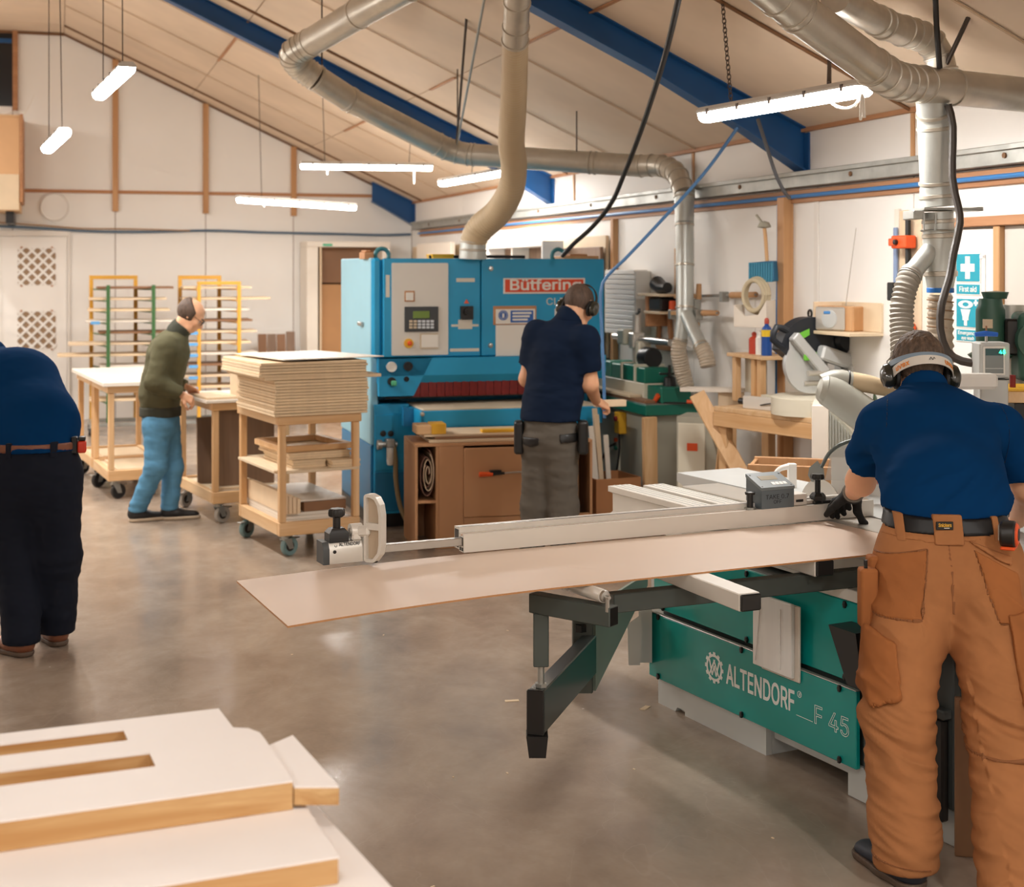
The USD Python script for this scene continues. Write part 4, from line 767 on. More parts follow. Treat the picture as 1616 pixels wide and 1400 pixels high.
# orange handled clamp hooked on the cabinet door
p = kx(760, 748, -.02); cF = K.sub((p[0], -.013, p[2])); cp = Thing('hand_clamp', 'orange handled clamp hooked across the brown cabinet door', 'clamp', cF)
cp.add('handle', cat(cyl((-.02, -.03, 0), (.07, -.03, 0), .017, .014, 12)), m_orange, label='orange handle'); cp.add('jaw', cat(cyl((.07, -.03, 0), (.15, -.03, .004), .012, .009, 10), box(.05, .13, -.04, -.01, .008, .026, .004)), m_black); cp.add('bar', tube([(.14, -.03, .004), (.24, -.025, .008), (.32, -.02, .004), (.4, -.015, .01)], .006, 8), m_steel)
# thin boards on the cabinet under the feed table
zc_ = zt_ + .0215
for i, (a0, b0, th, mt) in enumerate(((.1, x1_ - .12, .02, m_ply), (.14, x1_ - .1, .016, m_brown), (.07, x1_ - .16, .016, m_mdf))): solid('board', box(a0, b0, .02 + .02 * i, .46, 0, th - .001, .002), mt, f'{("lowest", "middle", "top")[i]} board lying on the brown cabinet below the feed table', 'board', K.sub((0, 0, zc_)), 'boards on the brown cabinet'); zc_ += th
p = kx(691, 688, .1); solid('box', box(0, .1, 0, .16, 0, .07, .004), m_yel, 'small yellow box on the boards below the feed table', 'box', K.sub((p[0] - .05, .06, zc_ + .0005)))
p = kx(668, 688, .1); solid('offcut', box(0, .1, 0, .2, 0, .06, .004), m_pinex, 'small timber block left of the yellow box below the feed table', 'offcut', K.sub((p[0] - .05, .06, zc_ + .0005)))
p = kx(760, 690, .1); solid('ruler', box(0, .62, 0, .08, 0, .02, .003), m_yel, 'long yellow level lying on the boards below the feed table', 'spirit level', K.sub((p[0], .08, zc_ + .0005)))
kb = Frame(G(941, 850)[:2], (.93, .36)); bx = Thing('cardboard_box', 'open brown cardboard box with scrap strips right of the cabinet', 'box', kb); wB, dB, hB = .34, .36, kb.at(940, 757)[2]
m_card = mat('cardboard', '#a9744a', .7, var=.05, vs=4)
for q in (box(0, wB, 0, .006, 0, hB), box(0, wB, dB - .006, dB, 0, hB), box(0, .006, .006, dB - .006, 0, hB), box(wB - .006, wB, .006, dB - .006, 0, hB), box(.006, wB - .006, .006, dB - .006, 0, .006)): bx.add('side', q, m_card)
for i, (x, tx, tz, c_) in enumerate(((.06, -.06, .85, m_pale), (.1, -.1, 1.0, m_pale), (.15, -.09, 1.1, m_mdf), (.22, -.06, .9, m_pale), (.18, -.12, 1.15, m_ply))):
    solid('strip', bar((x, .1 + .04 * i, .012), (x + tx * .55, .16 + .03 * i, tz * .75), .035, .012, (0, 1, 0)), c_, f'{ORD[i]} pale scrap strip standing in the cardboard box', 'strip', kb, 'scrap strips in the cardboard box')
# ================================================================ spindle moulder at the long wall
m_cream = mat('machine_cream', '#d8d2bf', .5, var=.03, vs=3); m_mg = mat('machine_green', '#0f6b58', .45, var=.06, vs=3); m_mgl = mat('machine_green_light', '#5fae97', .45)
m_mgrey = mat('machine_grey', '#a9a696', .5, var=.04, vs=3); m_alu = mat('aluminium', '#c9c5bd', .36, .6, var=.04, vs=5); m_alup = mat('aluminium_pale', '#dcd8d0', .4, .25, var=.03, vs=4)
m_bottle = mat('bottle_red', '#b8432e', .35); m_grn = mat('trim_green', '#6fbf3f', .45)
ZM, ZB = .885, 1.0; M = Frame(PZ(1019, 640, ZM)[:2], (.953, .303)); mx = lambda px, py, y=0: M.at(px, py, y)
t = Thing('spindle_moulder', 'cream and green spindle moulder against the long wall, right of the sander', 'moulding machine', M)
LT, WT = 1.25, .46
t.add('table', box(0, WT, 0, LT, ZM - .075, ZM, .005), m_mg, label='green edged machine table'); t.add('table_top', box(.006, WT - .004, .006, LT - .006, ZM, ZM + .006, .002), m_galv)
t.add('front_body', box(.06, WT - .1, .1, LT - .05, .08, ZM - .077, .01), m_mgrey); t.add('side_panel', box(.045, .06, .62, LT - .06, .12, ZM - .12, .004), m_cream, label='cream switch panel side'); t.add('plinth', box(.08, WT - .12, .12, LT - .08, 0, .08), m_black)
a = M.at(982, 650, .55); t.add('switch_box', box(-.0, .06, .5, .6, a[2] - .16, a[2] + .0, .006), m_yel, label='yellow switch box'); t.add('switch', cat(lathe([(0, .02), (.02, .018), (.02, 0)], (0, .55, a[2] - .05), (-1, 0, 0), 12)), m_red)
for z, mt in ((-.22, m_orange), (-.28, m_mg)): t.add('button', lathe([(0, .02), (.016, .018), (.016, 0)], (.045, .66, a[2] + z), (-1, 0, 0), 12), mt)
lp = [(.02, .55, a[2] - .16), (.0, .5, a[2] - .3), (-.02, .55, a[2] - .5), (-.02, .75, a[2] - .58), (-.01, .85, a[2] - .45), (.0, .75, a[2] - .3), (.02, .62, a[2] - .24)]
t.add('switch_cable', tube(lp, .008, 8, step=.03), m_cable)
fx = t.add('fence_box', box(.1, .34, .28, LT + .05, ZM + .007, ZM + .13, .006), m_cream, label='cream fence box'); t.add('fence_end', box(.13, .36, .02, .277, ZM + .007, ZM + .12, .006), m_mg, parent=fx, label='dark green fence block')
gz0, gz1 = ZM + .131, ZM + .25
for i, (y0, y1, mt) in enumerate(((.95, 1.12, m_mgl), (.72, .93, m_mgl), (.46, .7, m_mg), (.22 + .06, .44, m_mg))): t.add('guard', box(.11, .33, y0, y1, gz0, gz1 - .01 * (i % 2), .006), mt)
for y in (.45, .71): t.add('guard_slot', box(.1, .34, y - .008, y + .014, gz0, gz1 + .01), m_cream)
t.add('clamp_screw', cat(cyl((.25, .15, ZM + .12), (.25, .15, ZM + .27), .012, n=10), box(.17, .33, .14, .16, ZM + .2, ZM + .215, .004), lathe([(.05, 0), (.04, .06), (.02, .07)], (.25, .15, ZM + .12))), m_black)
pf = t.add('feed_post', cat(cyl((.24, .74, ZM + .13), (.24, .74, ZM + .62), .032, n=16), box(.19, .29, .69, .79, ZM + .36, ZM + .48, .01)), m_alup, label='power feeder post')
t.add('feed_arm', cyl((.24, 1.2, ZM + .43), (.26, .05 + .1, ZM + .43), .026, n=16), m_steel, parent=pf); t.add('feed_casting', cat(pillow(.17, .33, .84, .98, ZM + .38, ZM + .5, .02), box(.2, .3, .6, .68, ZM + .2, ZM + .42, .01)), m_cream, parent=pf); t.add('feed_handle', tube([(.24, .74, ZM + .62), (.2, .6, ZM + .64), (.16, .5, ZM + .66)], .012, 8), m_black, parent=pf)
t.add('feed_motor', cat(lathe([(.07, -.06), (.08, -.04), (.08, .08), (.05, .1)], (.25, .5, ZM + .3), (0, 1, 0), 18)), m_black, parent=pf)
t.add('brace', bar((.03, -.02, .02), (.02, -.02, ZM - .08), .1, .05, (0, 1, 0), .004), m_pine, label='pine prop under the table corner')
for i, (x0, x1, y0, y1, th, mt, lab) in enumerate(((.02, .1, .06, 1.2, .022, m_brown, 'reddish board lying along the moulder table edge'), (.0, .09, .3, 1.25, .02, m_ply, 'pale board on the reddish board at the moulder table'))): solid('board', box(x0 - .12 * (1 - i) * 0, x1, y0, y1, 0, th, .002), mt, lab, 'board', M.sub((0, 0, ZM + .0065 + .0225 * i)))
cF = M.sub((.12, .05, ZM + .0065), -30); cp = Thing('hand_clamp', 'orange gripped clamp lying on the green moulder table corner', 'clamp', cF)
cp.add('handle', cyl((0, 0, .06), (-.03, .02, .0 + .012), .02, .016, 12), m_orange, label='orange grip'); cp.add('second_grip', cyl((.2, 0, .015), (.32, 0, .015), .015, n=10), m_orange); cp.add('bar', box(.0, .26, -.012, .012, .0, .012, .002), m_black)
# cream machine stand with pine braces beside it
Q2 = Frame(PY(1068, 650, 9.35)[:2], (.94, -.34)); t = Thing('dust_cabinet', 'narrow cream cabinet with an orange label between moulder and workbench', 'cabinet', Q2)
t.add('body', prism([(0, .0), (.34, .0), (.3, .5), (.2, .88), (0, .88)], 0, .3, 'xz'), m_mgrey); t.add('door', box(.01, .19, -.008, -.0005, .4, .84, .003), m_cream); t.add('label', box(.07, .14, -.0105, -.008, .66, .71), m_orange, label='orange warning label'); t.add('tie_rod', cyl((.0, -.03, .34), (.3, -.03, .36), .01, n=8), m_cable)
t.add('knob', lathe([(0, .03), (.02, .025), (.02, 0)], (.3, -.02, .36), (0, -1, 0), 12), m_black)
def prop(p0, p1, w, h, label):
    p0, p1 = np.asarray(p0), np.asarray(p1); F = Frame((*p0[:2], 0), (1, 0)); p1 = p0 + (p1 - p0) * ((p0[2] - .004) / (p0[2] - p1[2])); m = bar(p0, p1, w, h, (0, 1, 0), .004); solid('prop', m, m_pine, label, 'timber prop', F, w=True)
prop(PY(1100, 622, 8.95), PY(1172, 752, 8.7), .1, .04, 'long diagonal pine prop between moulder and workbench')
prop(PY(1146, 668, 9.05), PY(1134, 760, 9.1), .06, .035, 'short dark pine prop behind the diagonal one')
# pale board block behind
bF = Frame(PY(1073, 612, 9.4)[:2], (1, -.12)); zb_ = PY(1073, 612, 9.4)[2]; st = Thing('side_table', 'pale board on a plywood box between the moulder and the workbench', 'table', bF)
st.add('board', hullpts([(x, y, z) for x, y in ((0, 0), (.36, -.04), (.46, .03), (.42, .1), (.06, .12)) for z in (zb_ - .025, zb_)]), m_pale); st.add('box', box(.25, .42, .01, .09, zb_ - .15, zb_ - .026, .004), m_mdf); st.add('post', box(.3, .37, .02, .08, 0, zb_ - .151, .004), m_pine)

# ================================================================ things on the long wall
a, b = R.at(957, 428, -.115), R.at(1006, 530, -.115); F = Frame(R.w((a[0], -.13, 0)), RD); t = Thing('slatted_rack', 'white wall rack of many thin shelves beside the sander', 'rack', F); w = b[0] - a[0]
t.add('side', box(w - .02, w, 0, .125, b[2], a[2], .002), m_panelw); t.add('side', box(0, .02, 0, .125, b[2], a[2], .002), m_white); t.add('back', box(.02, w - .02, .11, .125, b[2], a[2]), m_ply)
for i in range(13): z = b[2] + (a[2] - b[2]) * i / 12.6; t.add('shelf', box(.0205, w - .0205, -.004, .109, z, z + .034, .002), m_white)
a = R.at(1031, 463, -.12); F = Frame(R.w((a[0], 0, 0)), RD); t = Thing('wall_shelf', 'small plywood wall shelf with a pile of dark fittings', 'shelf', F); z = a[2]
t.add('shelf_board', box(-.12, .3, -.2, 0, z - .02, z, .003), m_ply); t.add('lower_board', box(-.0, .3, -.2, 0, z - .15, z - .13, .003), m_ply); t.add('bracket', box(-.02, .02, -.18, -.001, z - .25, z - .021, .003), m_strip); t.add('back_board', box(.16, .22, -.02, 0, z - .1, z + .34, .003), m_pinex)
for i, (nm, m, mt, lab) in enumerate((('hose_coupling', tube([(.02, -.1, .075), (.12, -.1, .04), (.22, -.1, .045)], [.06, .052, .04], 16), m_black, 'black angled hose coupling on the small plywood wall shelf'), ('drill_case', box(.05, .27, -.18, -.03, -.128, -.03, .012), m_black, 'dark case on the lower board of the plywood wall shelf'))): solid(nm, m, mt, lab, nm.split('_')[-1], Frame(R.w((a[0], 0, z + .0005)), RD))
solid('orange_tin', lathe([(0, 0), (.035, 0), (.035, .07), (.03, .08), (0, .08)], (.27, -.1, 0), n=16), m_orange, 'small orange tin at the right end of the lower shelf board', 'tin', Frame(R.w((a[0] + .06, 0, z - .1295)), RD))
a = R.at(1052, 520, 0); F = Frame(R.w((a[0], 0, a[2])), RD); t = Thing('wooden_jig', 'small open wooden frame hanging on the wall below the plywood shelf', 'jig', F)
for p, q in (((-.1, -.02, .13), (.1, -.02, .13)), ((-.08, -.02, .13), (-.12, -.02, -.14)), ((.09, -.02, .13), (.14, -.02, -.14)), ((-.12, -.02, -.14), (.14, -.02, -.14))): t.add('rail', bar(p, q, .035, .03, (0, 1, 0), .003), m_strip)
for i, (px, py, w, h) in enumerate(((1031, 518, .12, .2), (1176, 505, .3, .4), (1150, 530, .2, .26))): a = R.at(px, py, 0); solid('wall_paper', box(-w / 2, w / 2, -.003, -.0005, -h / 2, h / 2), m_paper, ('narrow white paper left of the small wooden jig', 'large white sheet pinned under the sash clamps', 'smaller white sheet pinned beside the large one')[i], 'paper', Frame(R.w((a[0], 0, a[2])), RD))
def sash(px0, px1, py, y, label, vert=False):
    a, b = R.at(px0, py[0], y), R.at(px1, py[1], y); F = Frame(R.w((a[0], 0, a[2])), RD); L = np.array([b[0] - a[0], 0, b[2] - a[2]]); t = Thing('sash_clamp', label, 'clamp', F); n_ = L / np.linalg.norm(L); up = np.array([n_[2], 0, -n_[0]])
    t.add('bar', bar((0, y, 0), (L[0], y, L[2]), .02, .03, (0, 1, 0), .003), m_steel)
    t.add('wood_face', bar((L[0] * .05, y - .018, L[2] * .05), (L[0] * .3, y - .018, L[2] * .3), .03, .05, (0, 1, 0), .004), m_pinex); t.add('handle', cyl(np.array([0, y, 0]) + L * .72, np.array([0, y, 0]) + L * 1.0, .022, .018, 12), m_batten)
    for s in (.1, .66): t.add('jaw', box(-.03, .03, y - .05, y + .03, -.05, .03, .005) if not vert else box(-.05, .03, y - .05, y + .03, -.03, .03, .005), m_galv) if False else t.add('jaw', mv(box(-.025, .025, y - .045, y + .01, -.045, .025, .005), L * s), m_galv)
sash(1066, 1193, (468, 465), -.06, 'long sash clamp with wooden handle hung level on the wall'); sash(1058, 1132, (494, 494), -.14, 'shorter sash clamp hung below the long one behind the duct'); sash(1101, 1103, (535, 448), -.11, 'upright sash clamp crossing the two level ones', True)
# brush, coil, holder
a = R.at(1218, 428, -.08); F = Frame(R.w((a[0], -.115, a[2])), (.74, -.67)); t = Thing('banister_brush', 'blue brush with a long wooden handle hanging on the wall', 'brush', F)
t.add('brush_head', mv(box(-.09, .09, -.07, -.01, -.07, .06, .006), ry=-4), mat('brush_blue', '#2f6f95', .55)); t.add('bristle', cat([box(-.088 + .018 * i, -.074 + .018 * i, -.078, -.0705, -.068, .055, .002) for i in range(10)]), mat('brush_teal', '#3e8aa8', .6)); t.add('handle', tube([(.02, -.03, .06), (.01, -.03, .2), (.0, -.03, .28)], .012, 10), m_pine); t.add('hook_head', cat(lathe([(.0, .03), (.03, .02), (.045, -.01), (.0, -.02)], (.0, -.03, .29)), bar((-.0, -.03, .29), (-.06, -.03, .36), .012, .012)), m_mgrey)
a = R.at(1214, 466, -.1); F = Frame(R.w((a[0], -.17, a[2])), (.74, -.67)); t = Thing('hose_coil', 'coil of cream hose hung in a wooden holder on the wall', 'hose', F)
for i in range(3): t.add('coil', tm(np.asarray(torus((0, 0, 0), .1 - .006 * i, .014, (0, 1, 0), 32, 8).vertices) * [.85, 1, 1.1] + [0, -.02 - .025 * i, 0], torus((0, 0, 0), .1, .014, (0, 1, 0), 32, 8).faces), mat('hose_coil', '#cbbd9f', .5))
t.add('holder', cat(prism([(-.12, -.19), (.12, -.19), (.12, -.03), (.06, -.12), (-.04, -.13), (-.12, -.06)], -.11, -.095), box(-.12, .12, -.11, 0, -.2, -.19, .002), box(-.12, -.11, -.095, 0, -.19, -.06), box(.11, .12, -.095, 0, -.19, -.03)), m_pale)
# ledge with oil bottle and spray can
a = R.at(1196, 560, -.22); F = Frame(R.w((a[0], 0, a[2])), RD); t = Thing('wall_ledge', 'narrow wooden ledge on trestle legs under the coil of hose', 'ledge', F)
t.add('ledge_board', box(-.28, .2, -.3, 0, -.022, 0, .003), m_piney); t.add('back_panel', box(-.22, .05, -.2, -.18, -.25, -.023, .003), m_cream); zf = ZB - a[2] + .0006
for x in (-.24, .02, .1): t.add('leg', box(x, x + .05, -.28, -.24, zf, -.023, .003), m_pine)
def bottle(nm, dx, r, h, mt, cap, label, extra=()):
    F2 = F.sub((dx, -.2, .0005)); t2 = Thing(nm, label, 'bottle' if 'can' not in nm else 'spray can', F2)
    t2.add('body', lathe([(0, 0), (r, 0), (r, h * .68), (r * .8, h * .74), (r * .4, h * .8), (r * .4, h * .85), (0, h * .85)], n=20), mt); t2.add('cap', lathe([(r * .45, h * .84), (r * .45, h * .95), (r * .2, h), (0, h)], n=14), cap)
    for z0, z1, m2 in extra: t2.add('label_band', lathe([(r + .0004, z0 * h), (r + .001, z0 * h), (r + .001, z1 * h), (r + .0004, z1 * h)], n=20), m2)
bottle('oil_bottle', -.09, .034, .14, m_bottle, m_bottle, 'small red oil bottle on the wooden ledge'); bottle('spray_can', .08, .033, .235, mat('can_blue', '#1f4f9c', .3), m_bottle, 'blue spray can with yellow band and red cap on the ledge', ((.5, .68, mat('can_yellow', '#e8c22c', .35)),)); bottle('clear_bottle', -.01, .028, .15, m_paper, m_paper, 'clear white bottle between the red one and the spray can')
for i, (dx, h, mt) in enumerate(((-.13, .34, m_strip), (-.07, .32, m_pine))): solid('stick', bar((dx, -.12, .001), (dx + .03 * i, -.03, h), .015, .008, (0, 1, 0)), mt, f'{("darker", "paler")[i]} wooden stick leaning on the wall at the ledge', 'stick', F)
# radio on its shelf
a, b = R.at(1283, 521, -.2), R.at(1345, 479, -.2); F = Frame(R.w((a[0], 0, a[2])), RD); w = b[0] - a[0]; h = b[2] - a[2]; t = Thing('wall_shelf', 'pale open wall shelf that holds the radio', 'shelf', F)
t.add('bottom', box(0, w, -.22, 0, -.02, 0, .003), m_ply); t.add('back', box(0, w, -.015, 0, .0005, h, .002), m_ply); t.add('side', box(0, .018, -.2, -.0155, .0005, h, .002), m_mdf)
rF = F.sub((w * .1, -.21, .0006), 22); t = Thing('radio', 'silver fronted radio with wooden case and long aerial on the wall shelf', 'radio', rF); rw, rh = w * .6, h * .86
t.add('case', box(0, rw, .012, .12, 0, rh, .006), m_batten); t.add('front', box(.0, rw * .8, -.004, .0115, .004, rh - .004, .012), m_alu); t.add('speaker', lathe([(0, .006), (rh * .36, .004), (rh * .38, 0)], (rw * .4, -.004, rh * .48), (0, -1, 0), 28), mat('speaker_grey', '#b4b7b6', .5)); t.add('dial', box(rw * .26, rw * .44, -.012, -.0045, rh * .68, rh * .8, .003), m_pipe)
t.add('aerial', tube([rF.w((rw * .6, .08, rh)), R.w(R.at(1351, 360, -.1))], .0025, 6), m_alu, w=True)
a = R.at(1304, 505, -.24); F = Frame(R.w((a[0], 0, a[2])), RD); t = Thing('chisel', 'yellow handled chisel hanging in front of the radio', 'chisel', F); t.add('handle', cyl((0, -.0, -.02), (.0, -.0, .07), .011, .009, 10), m_yel); t.add('blade', box(-.006, .006, -.002, .002, -.1, -.02), m_steel)
a = R.at(1277, 508, -.02); F = Frame(R.w((a[0], 0, a[2])), RD); t = Thing('spanner', 'dark ring spanner on a nail left of the radio shelf', 'spanner', F); t.add('ring', torus((0, -.015, .05), .022, .007, (0, 1, 0), 18, 6), m_black); t.add('shank', bar((0, -.015, .03), (.0, -.015, -.09), .014, .006, (0, 1, 0)), m_black)
# ================================================================ workbench with mitre saw and vacuum
Wb = Frame(PZ(1126, 641, ZB)[:2], (.53, -.85)); e = Wb.az(1251, 665, ZB); LB, DB = e[0], .46
t = Thing('workbench', 'pine workbench under the mitre saw along the wall', 'workbench', Wb)
t.add('bench_top', box(0, LB, 0, DB, ZB - .03, ZB, .003), m_piney); t.add('apron', box(.0, LB, -.002, .03, ZB - .12, ZB - .031, .003), m_pinex); t.add('apron', box(LB - .03, LB, .031, DB, ZB - .12, ZB - .031, .003), m_piney)
for x, y in ((.01, .031), (LB - .08, .031), (.01, DB - .08), (LB - .11, DB - .08)): t.add('leg', box(x, x + .07, y, y + .06, 0, ZB - .031 if y > .1 else ZB - .031, .004), m_pine)
t.add('lower_shelf', box(.08, LB - .02, .1, DB, .14, .16, .003), m_brown)
sF = Wb.sub((LB * .66 + .07, DB * .5, ZB + .0005), -12); t = Thing('mitre_saw', 'sliding mitre saw with black guard and green trim on the workbench', 'mitre saw', sF); t.S = 1.22
m_sawg = mat('saw_grey', '#c3c5c4', .4, .2); m_sawb = mat('saw_black', '#1b2129', .45)
t.add('base', prism(Polygon([(-.3, -.14), (.3, -.14), (.34, .1), (-.34, .1)]), 0, .07, 'xy'), m_cream); t.add('turntable', lathe([(.19, .0), (.19, .08), (.17, .09), (0, .09)], (0, -.04, 0), n=32), m_cream); t.add('fence', box(-.36, .36, .03, .055, .071, .17, .004), m_alup)
t.add('blade', lathe([(0, -.002), (.125, -.0015), (.125, .0015), (0, .002)], (-.02, -.06, .24), (1, 0, 0), 40), m_alu); t.add('lower_guard', prism(Polygon([(.0 + .135 * math.cos(a), .135 * math.sin(a)) for a in np.linspace(2.4, 5.6, 20)] + [(0, 0)]), -.04, -.03, 'yz') if False else mv(prism(Polygon([(.14 * math.cos(a), .14 * math.sin(a)) for a in np.linspace(2.3, 5.5, 20)] + [(0, .02)]), -.035, -.012, 'yz'), (.047, -.06, .24)), m_sawg)
gd = [(.165 * math.cos(a), .165 * math.sin(a)) for a in np.linspace(.3, 3.0, 24)] + [(-.09, -.03), (.1, -.02)]
ug = t.add('upper_guard', mv(prism(Polygon(gd).buffer(.01), -.05, .03, 'yz'), (0, -.05, .29)), m_sawb, label='rounded black blade guard'); t.add('green_badge', mv(prism(Polygon([(-.1, .05), (-.02, .09), (-.02, .12), (-.1, .09)]), -.053, -.05, 'yz'), (.086, -.05, .29)), m_grn, parent=ug); t.add('grey_badge', mv(prism(Polygon([(-.13, .0), (-.105, .02), (-.105, .08), (-.13, .06)]), -.053, -.05, 'yz'), (.086, -.05, .29)), m_sawg, parent=ug)
t.add('arm', cat(bar((.055, -.17, .38), (.06, .0, .2), .05, .045, (1, 0, 0), b=.006), bar((.06, -.03, .3), (.05, .16, .24), .06, .07, b=.01)), m_sawg); t.add('motor', lathe([(0, -.08), (.05, -.075), (.06, -.06), (.06, .06), (.045, .08), (0, .085)], (-.02, .13, .35), (1, 0, 0), 24), m_sawb)
for x, z in ((.07, .2), (.03, .15)): t.add('slide_rail', cyl((x, -.1, z), (x, .3, z), .014, n=12), m_alu)
t.add('rail_block', pillow(-.06, .1, .12, .24, .08, .24, .02), m_sawg); t.add('handle', tube([(.02, -.18, .4), (.02, -.24, .42), (.02, -.26, .36), (.02, -.2, .32)], .016, 10, step=.03), m_sawb); t.add('green_lever', box(.06, .075, -.12, -.05, .26, .3, .004), m_grn)
hose = [sF.w((.02, .14, .27)), sF.w((.1, .2, .34)), sF.w((.25, .22, .3)), sF.w((.35, .16, .12)), sF.w((.4, .1, .012))]; t.add('dust_hose', tube(hose, .017, 10, step=.03), mat('hose_olive', '#39482b', .5), w=True)
dF = Wb.sub((.2, .06, ZB + .0005), 5); t = Thing('stop_block', 'grey saw fence extension lying on the left of the workbench', 'fence', dF); t.add('bar', box(.0, .5, 0, .05, 0, .075, .004), m_alup); t.add('knob', lathe([(0, .05), (.02, .045), (.02, 0)], (0, .025, .04), (-1, 0, 0), 12), m_black); t.add('scale', tube([(.15, -.004, .03), (.25, -.01, .05), (.4, -.004, .03)], .004, 6), m_black)
solid('chips', trimesh.util.concatenate([mv(box(-.008, .008, -.004, .004, 0, .003), (rng.uniform(0, .12), rng.uniform(-.05, .06), .0 + .003 * (i % 4)), rz=rng.uniform(0, 180)) for i in range(40)]), m_batten, 'little heap of orange wood chips at the right end of the workbench', 'wood chips', Wb.sub((LB - .16, .1, ZB + .0005)), kind='stuff')
vF = Wb.sub((LB - .36, .07, .1605), -8); t = Thing('shop_vacuum', 'dark and grey workshop vacuum on the shelf under the workbench', 'vacuum', vF)
t.add('tank', pillow(-.17, .2, 0, .3, 0, .2, .03), m_panelw); t.add('lid', pillow(-.18, .21, -.01, .31, .2, .3, .03), m_sawb); t.add('green_band', box(-.12, .14, -.014, -.008, .235, .25, .003), m_grn); t.add('motor_head', pillow(-.12, .15, .03, .27, .3, .42, .03), m_black); t.add('hose', tube([(-.17, .1, .12), (-.24, .06, .2), (-.22, .08, .4), (-.1, .14, .5)], .022, 10, step=.03), mat('hose_olive', '#39482b', .5))
# cream upright panel and fluted cover
a = PY(1281, 650, 7.5); cF = Frame((*a[:2], 0), (.97, -.24)); zt = a[2] + .035; w_ = cF.at(1308, 650)[0]
t = Thing('cabinet', 'tall cream machine cabinet with fluted grey cover behind the saw hood', 'cabinet', cF); t.add('side', box(0, w_, 0, .4, 0, zt, .004), m_pale)
x2 = cF.at(1352, 650)[0]; t.add('grey_body', prism([(w_ + .001, 0), (x2, 0), (x2, cF.at(1352, 690)[2]), (w_ + .001, cF.at(1309, 643)[2])], .02, .38), m_mgrey)
n_ = 9
for i in range(n_):
    xa_, xb_ = w_ + .004 + (x2 - w_ - .006) * i / n_, w_ + .002 + (x2 - w_ - .006) * (i + 1) / n_ - .006; za = lambda x: np.interp(x, [w_, x2], [cF.at(1309, 643)[2], cF.at(1352, 690)[2]]) - .02
    t.add('flute', prism([(xa_, .02), (xb_, .02), (xb_, za(xb_)), (xa_, za(xa_))], .004, .0195), mat('flute_grey', '#a3a49c', .45))
# ================================================================ doorway with boards, first aid signs
s0, s1, s2, s3 = R.at(1412, 420)[0], R.at(1497, 420)[0], R.at(1580, 420)[0], R.at(1700, 420)[0]; zl = R.at(1600, 356)[2]
d = Thing('door_2', 'white side door with green first aid signs and pine casing', None, R, kind='structure')
d.add('casing', box(s1 - .09, s1, -.05, 0, 0, zl, .004), m_ply); d.add('casing', box(s2, s2 + .05, -.05, 0, 0, zl, .004), m_batten); d.add('lintel', box(s1 - .15, s3 + .6, -.06, 0, zl + .001, zl + .05, .004), m_strip)
d.add('door_leaf', box(s1 + .003, s2 - .003, -.03, 0, .01, zl - .01, .004), m_white); d.add('leaf_moulding', cat(box(s1 + .08, s2 - .08, -.036, -.0305, zl - .16, zl - .14, .002), box(s2 - .1, s2 - .08, -.036, -.0305, .2, zl - .14, .002)), m_white); d.add('grey_panel', box(s2 + .052, s3 + .6, -.02, 0, .01, zl, .003), mat('panel_grey', '#cbc5bc', .5))
m_aid = mat('sign_teal', '#0f97ad', .45); sa, sb_ = R.at(1509, 400, -.032)[0], R.at(1548, 400, -.032)[0]
def sgn(py0, py1, label):
    za, zb = R.at(1528, py1, -.031)[2], R.at(1528, py0, -.031)[2]; p = numbered('/World', 'x'); F = Frame(R.w((sa, -.0305, za)), RD); t = Thing('safety_sign', label, 'sign', F); t.add('plate', box(0, sb_ - sa, -.004, 0, 0, zb - za, .001), m_paper); t.add('field', box(.008, sb_ - sa - .006, -.0055, -.004, .006, zb - za - .006), m_aid); return t, sb_ - sa, zb - za
t, w, h = sgn(399, 446, 'green first aid sign with white cross on the side door'); k = min(w, h) * .38; t.add('cross', prism(unary_union([sbox(w / 2 - k * .34, h / 2 - k, w / 2 + k * .34, h / 2 + k), sbox(w / 2 - k, h / 2 - k * .34, w / 2 + k, h / 2 + k * .34)]), -.0072, -.0056), m_paper)
t, w, h = sgn(447, 466, 'small green sign reading First aid on the side door'); t.add('lettering', text('First aid', h * .42, .03, -.0056, h * .3, .001, True, w=w - .06), m_paper)
t, w, h = sgn(470, 518, 'green eye wash pictogram sign below the first aid signs'); e_ = Point(0, 0).buffer(1); el = shapely.affinity.translate(shapely.affinity.scale(e_, w * .3, h * .13), w * .42, h * .78)

t.add('eye_mark', prism(el.difference(shapely.affinity.translate(e_.buffer(0).simplify(.01), 0, 0) if False else shapely.affinity.translate(shapely.affinity.scale(e_, w * .13, h * .07), w * .42, h * .78)), -.0072, -.0056), m_paper); t.add('wash_mark', prism(unary_union([Polygon([(w * .22, h * .62), (w * .62, h * .62), (w * .54, h * .36), (w * .3, h * .36)]), sbox(w * .36, h * .08, w * .48, h * .36), sbox(w * .3, h * .26, w * .54, h * .36)]), -.0072, -.0056), m_paper); t.add('plus_mark', prism(unary_union([sbox(w * .8, h * .74, w * .86, h * .94), sbox(w * .75, h * .8, w * .92, h * .88)]), -.0072, -.0056), m_paper)
t, w, h = sgn(519, 540, 'lowest green sign reading Emergency eye wash'); t.add('lettering', cat(text('Emergency', h * .26, .02, -.0056, h * .56, .001, True, w=w - .05), text('eye wash', h * .26, .05, -.0056, h * .18, .001, True, w=w - .1)), m_paper)
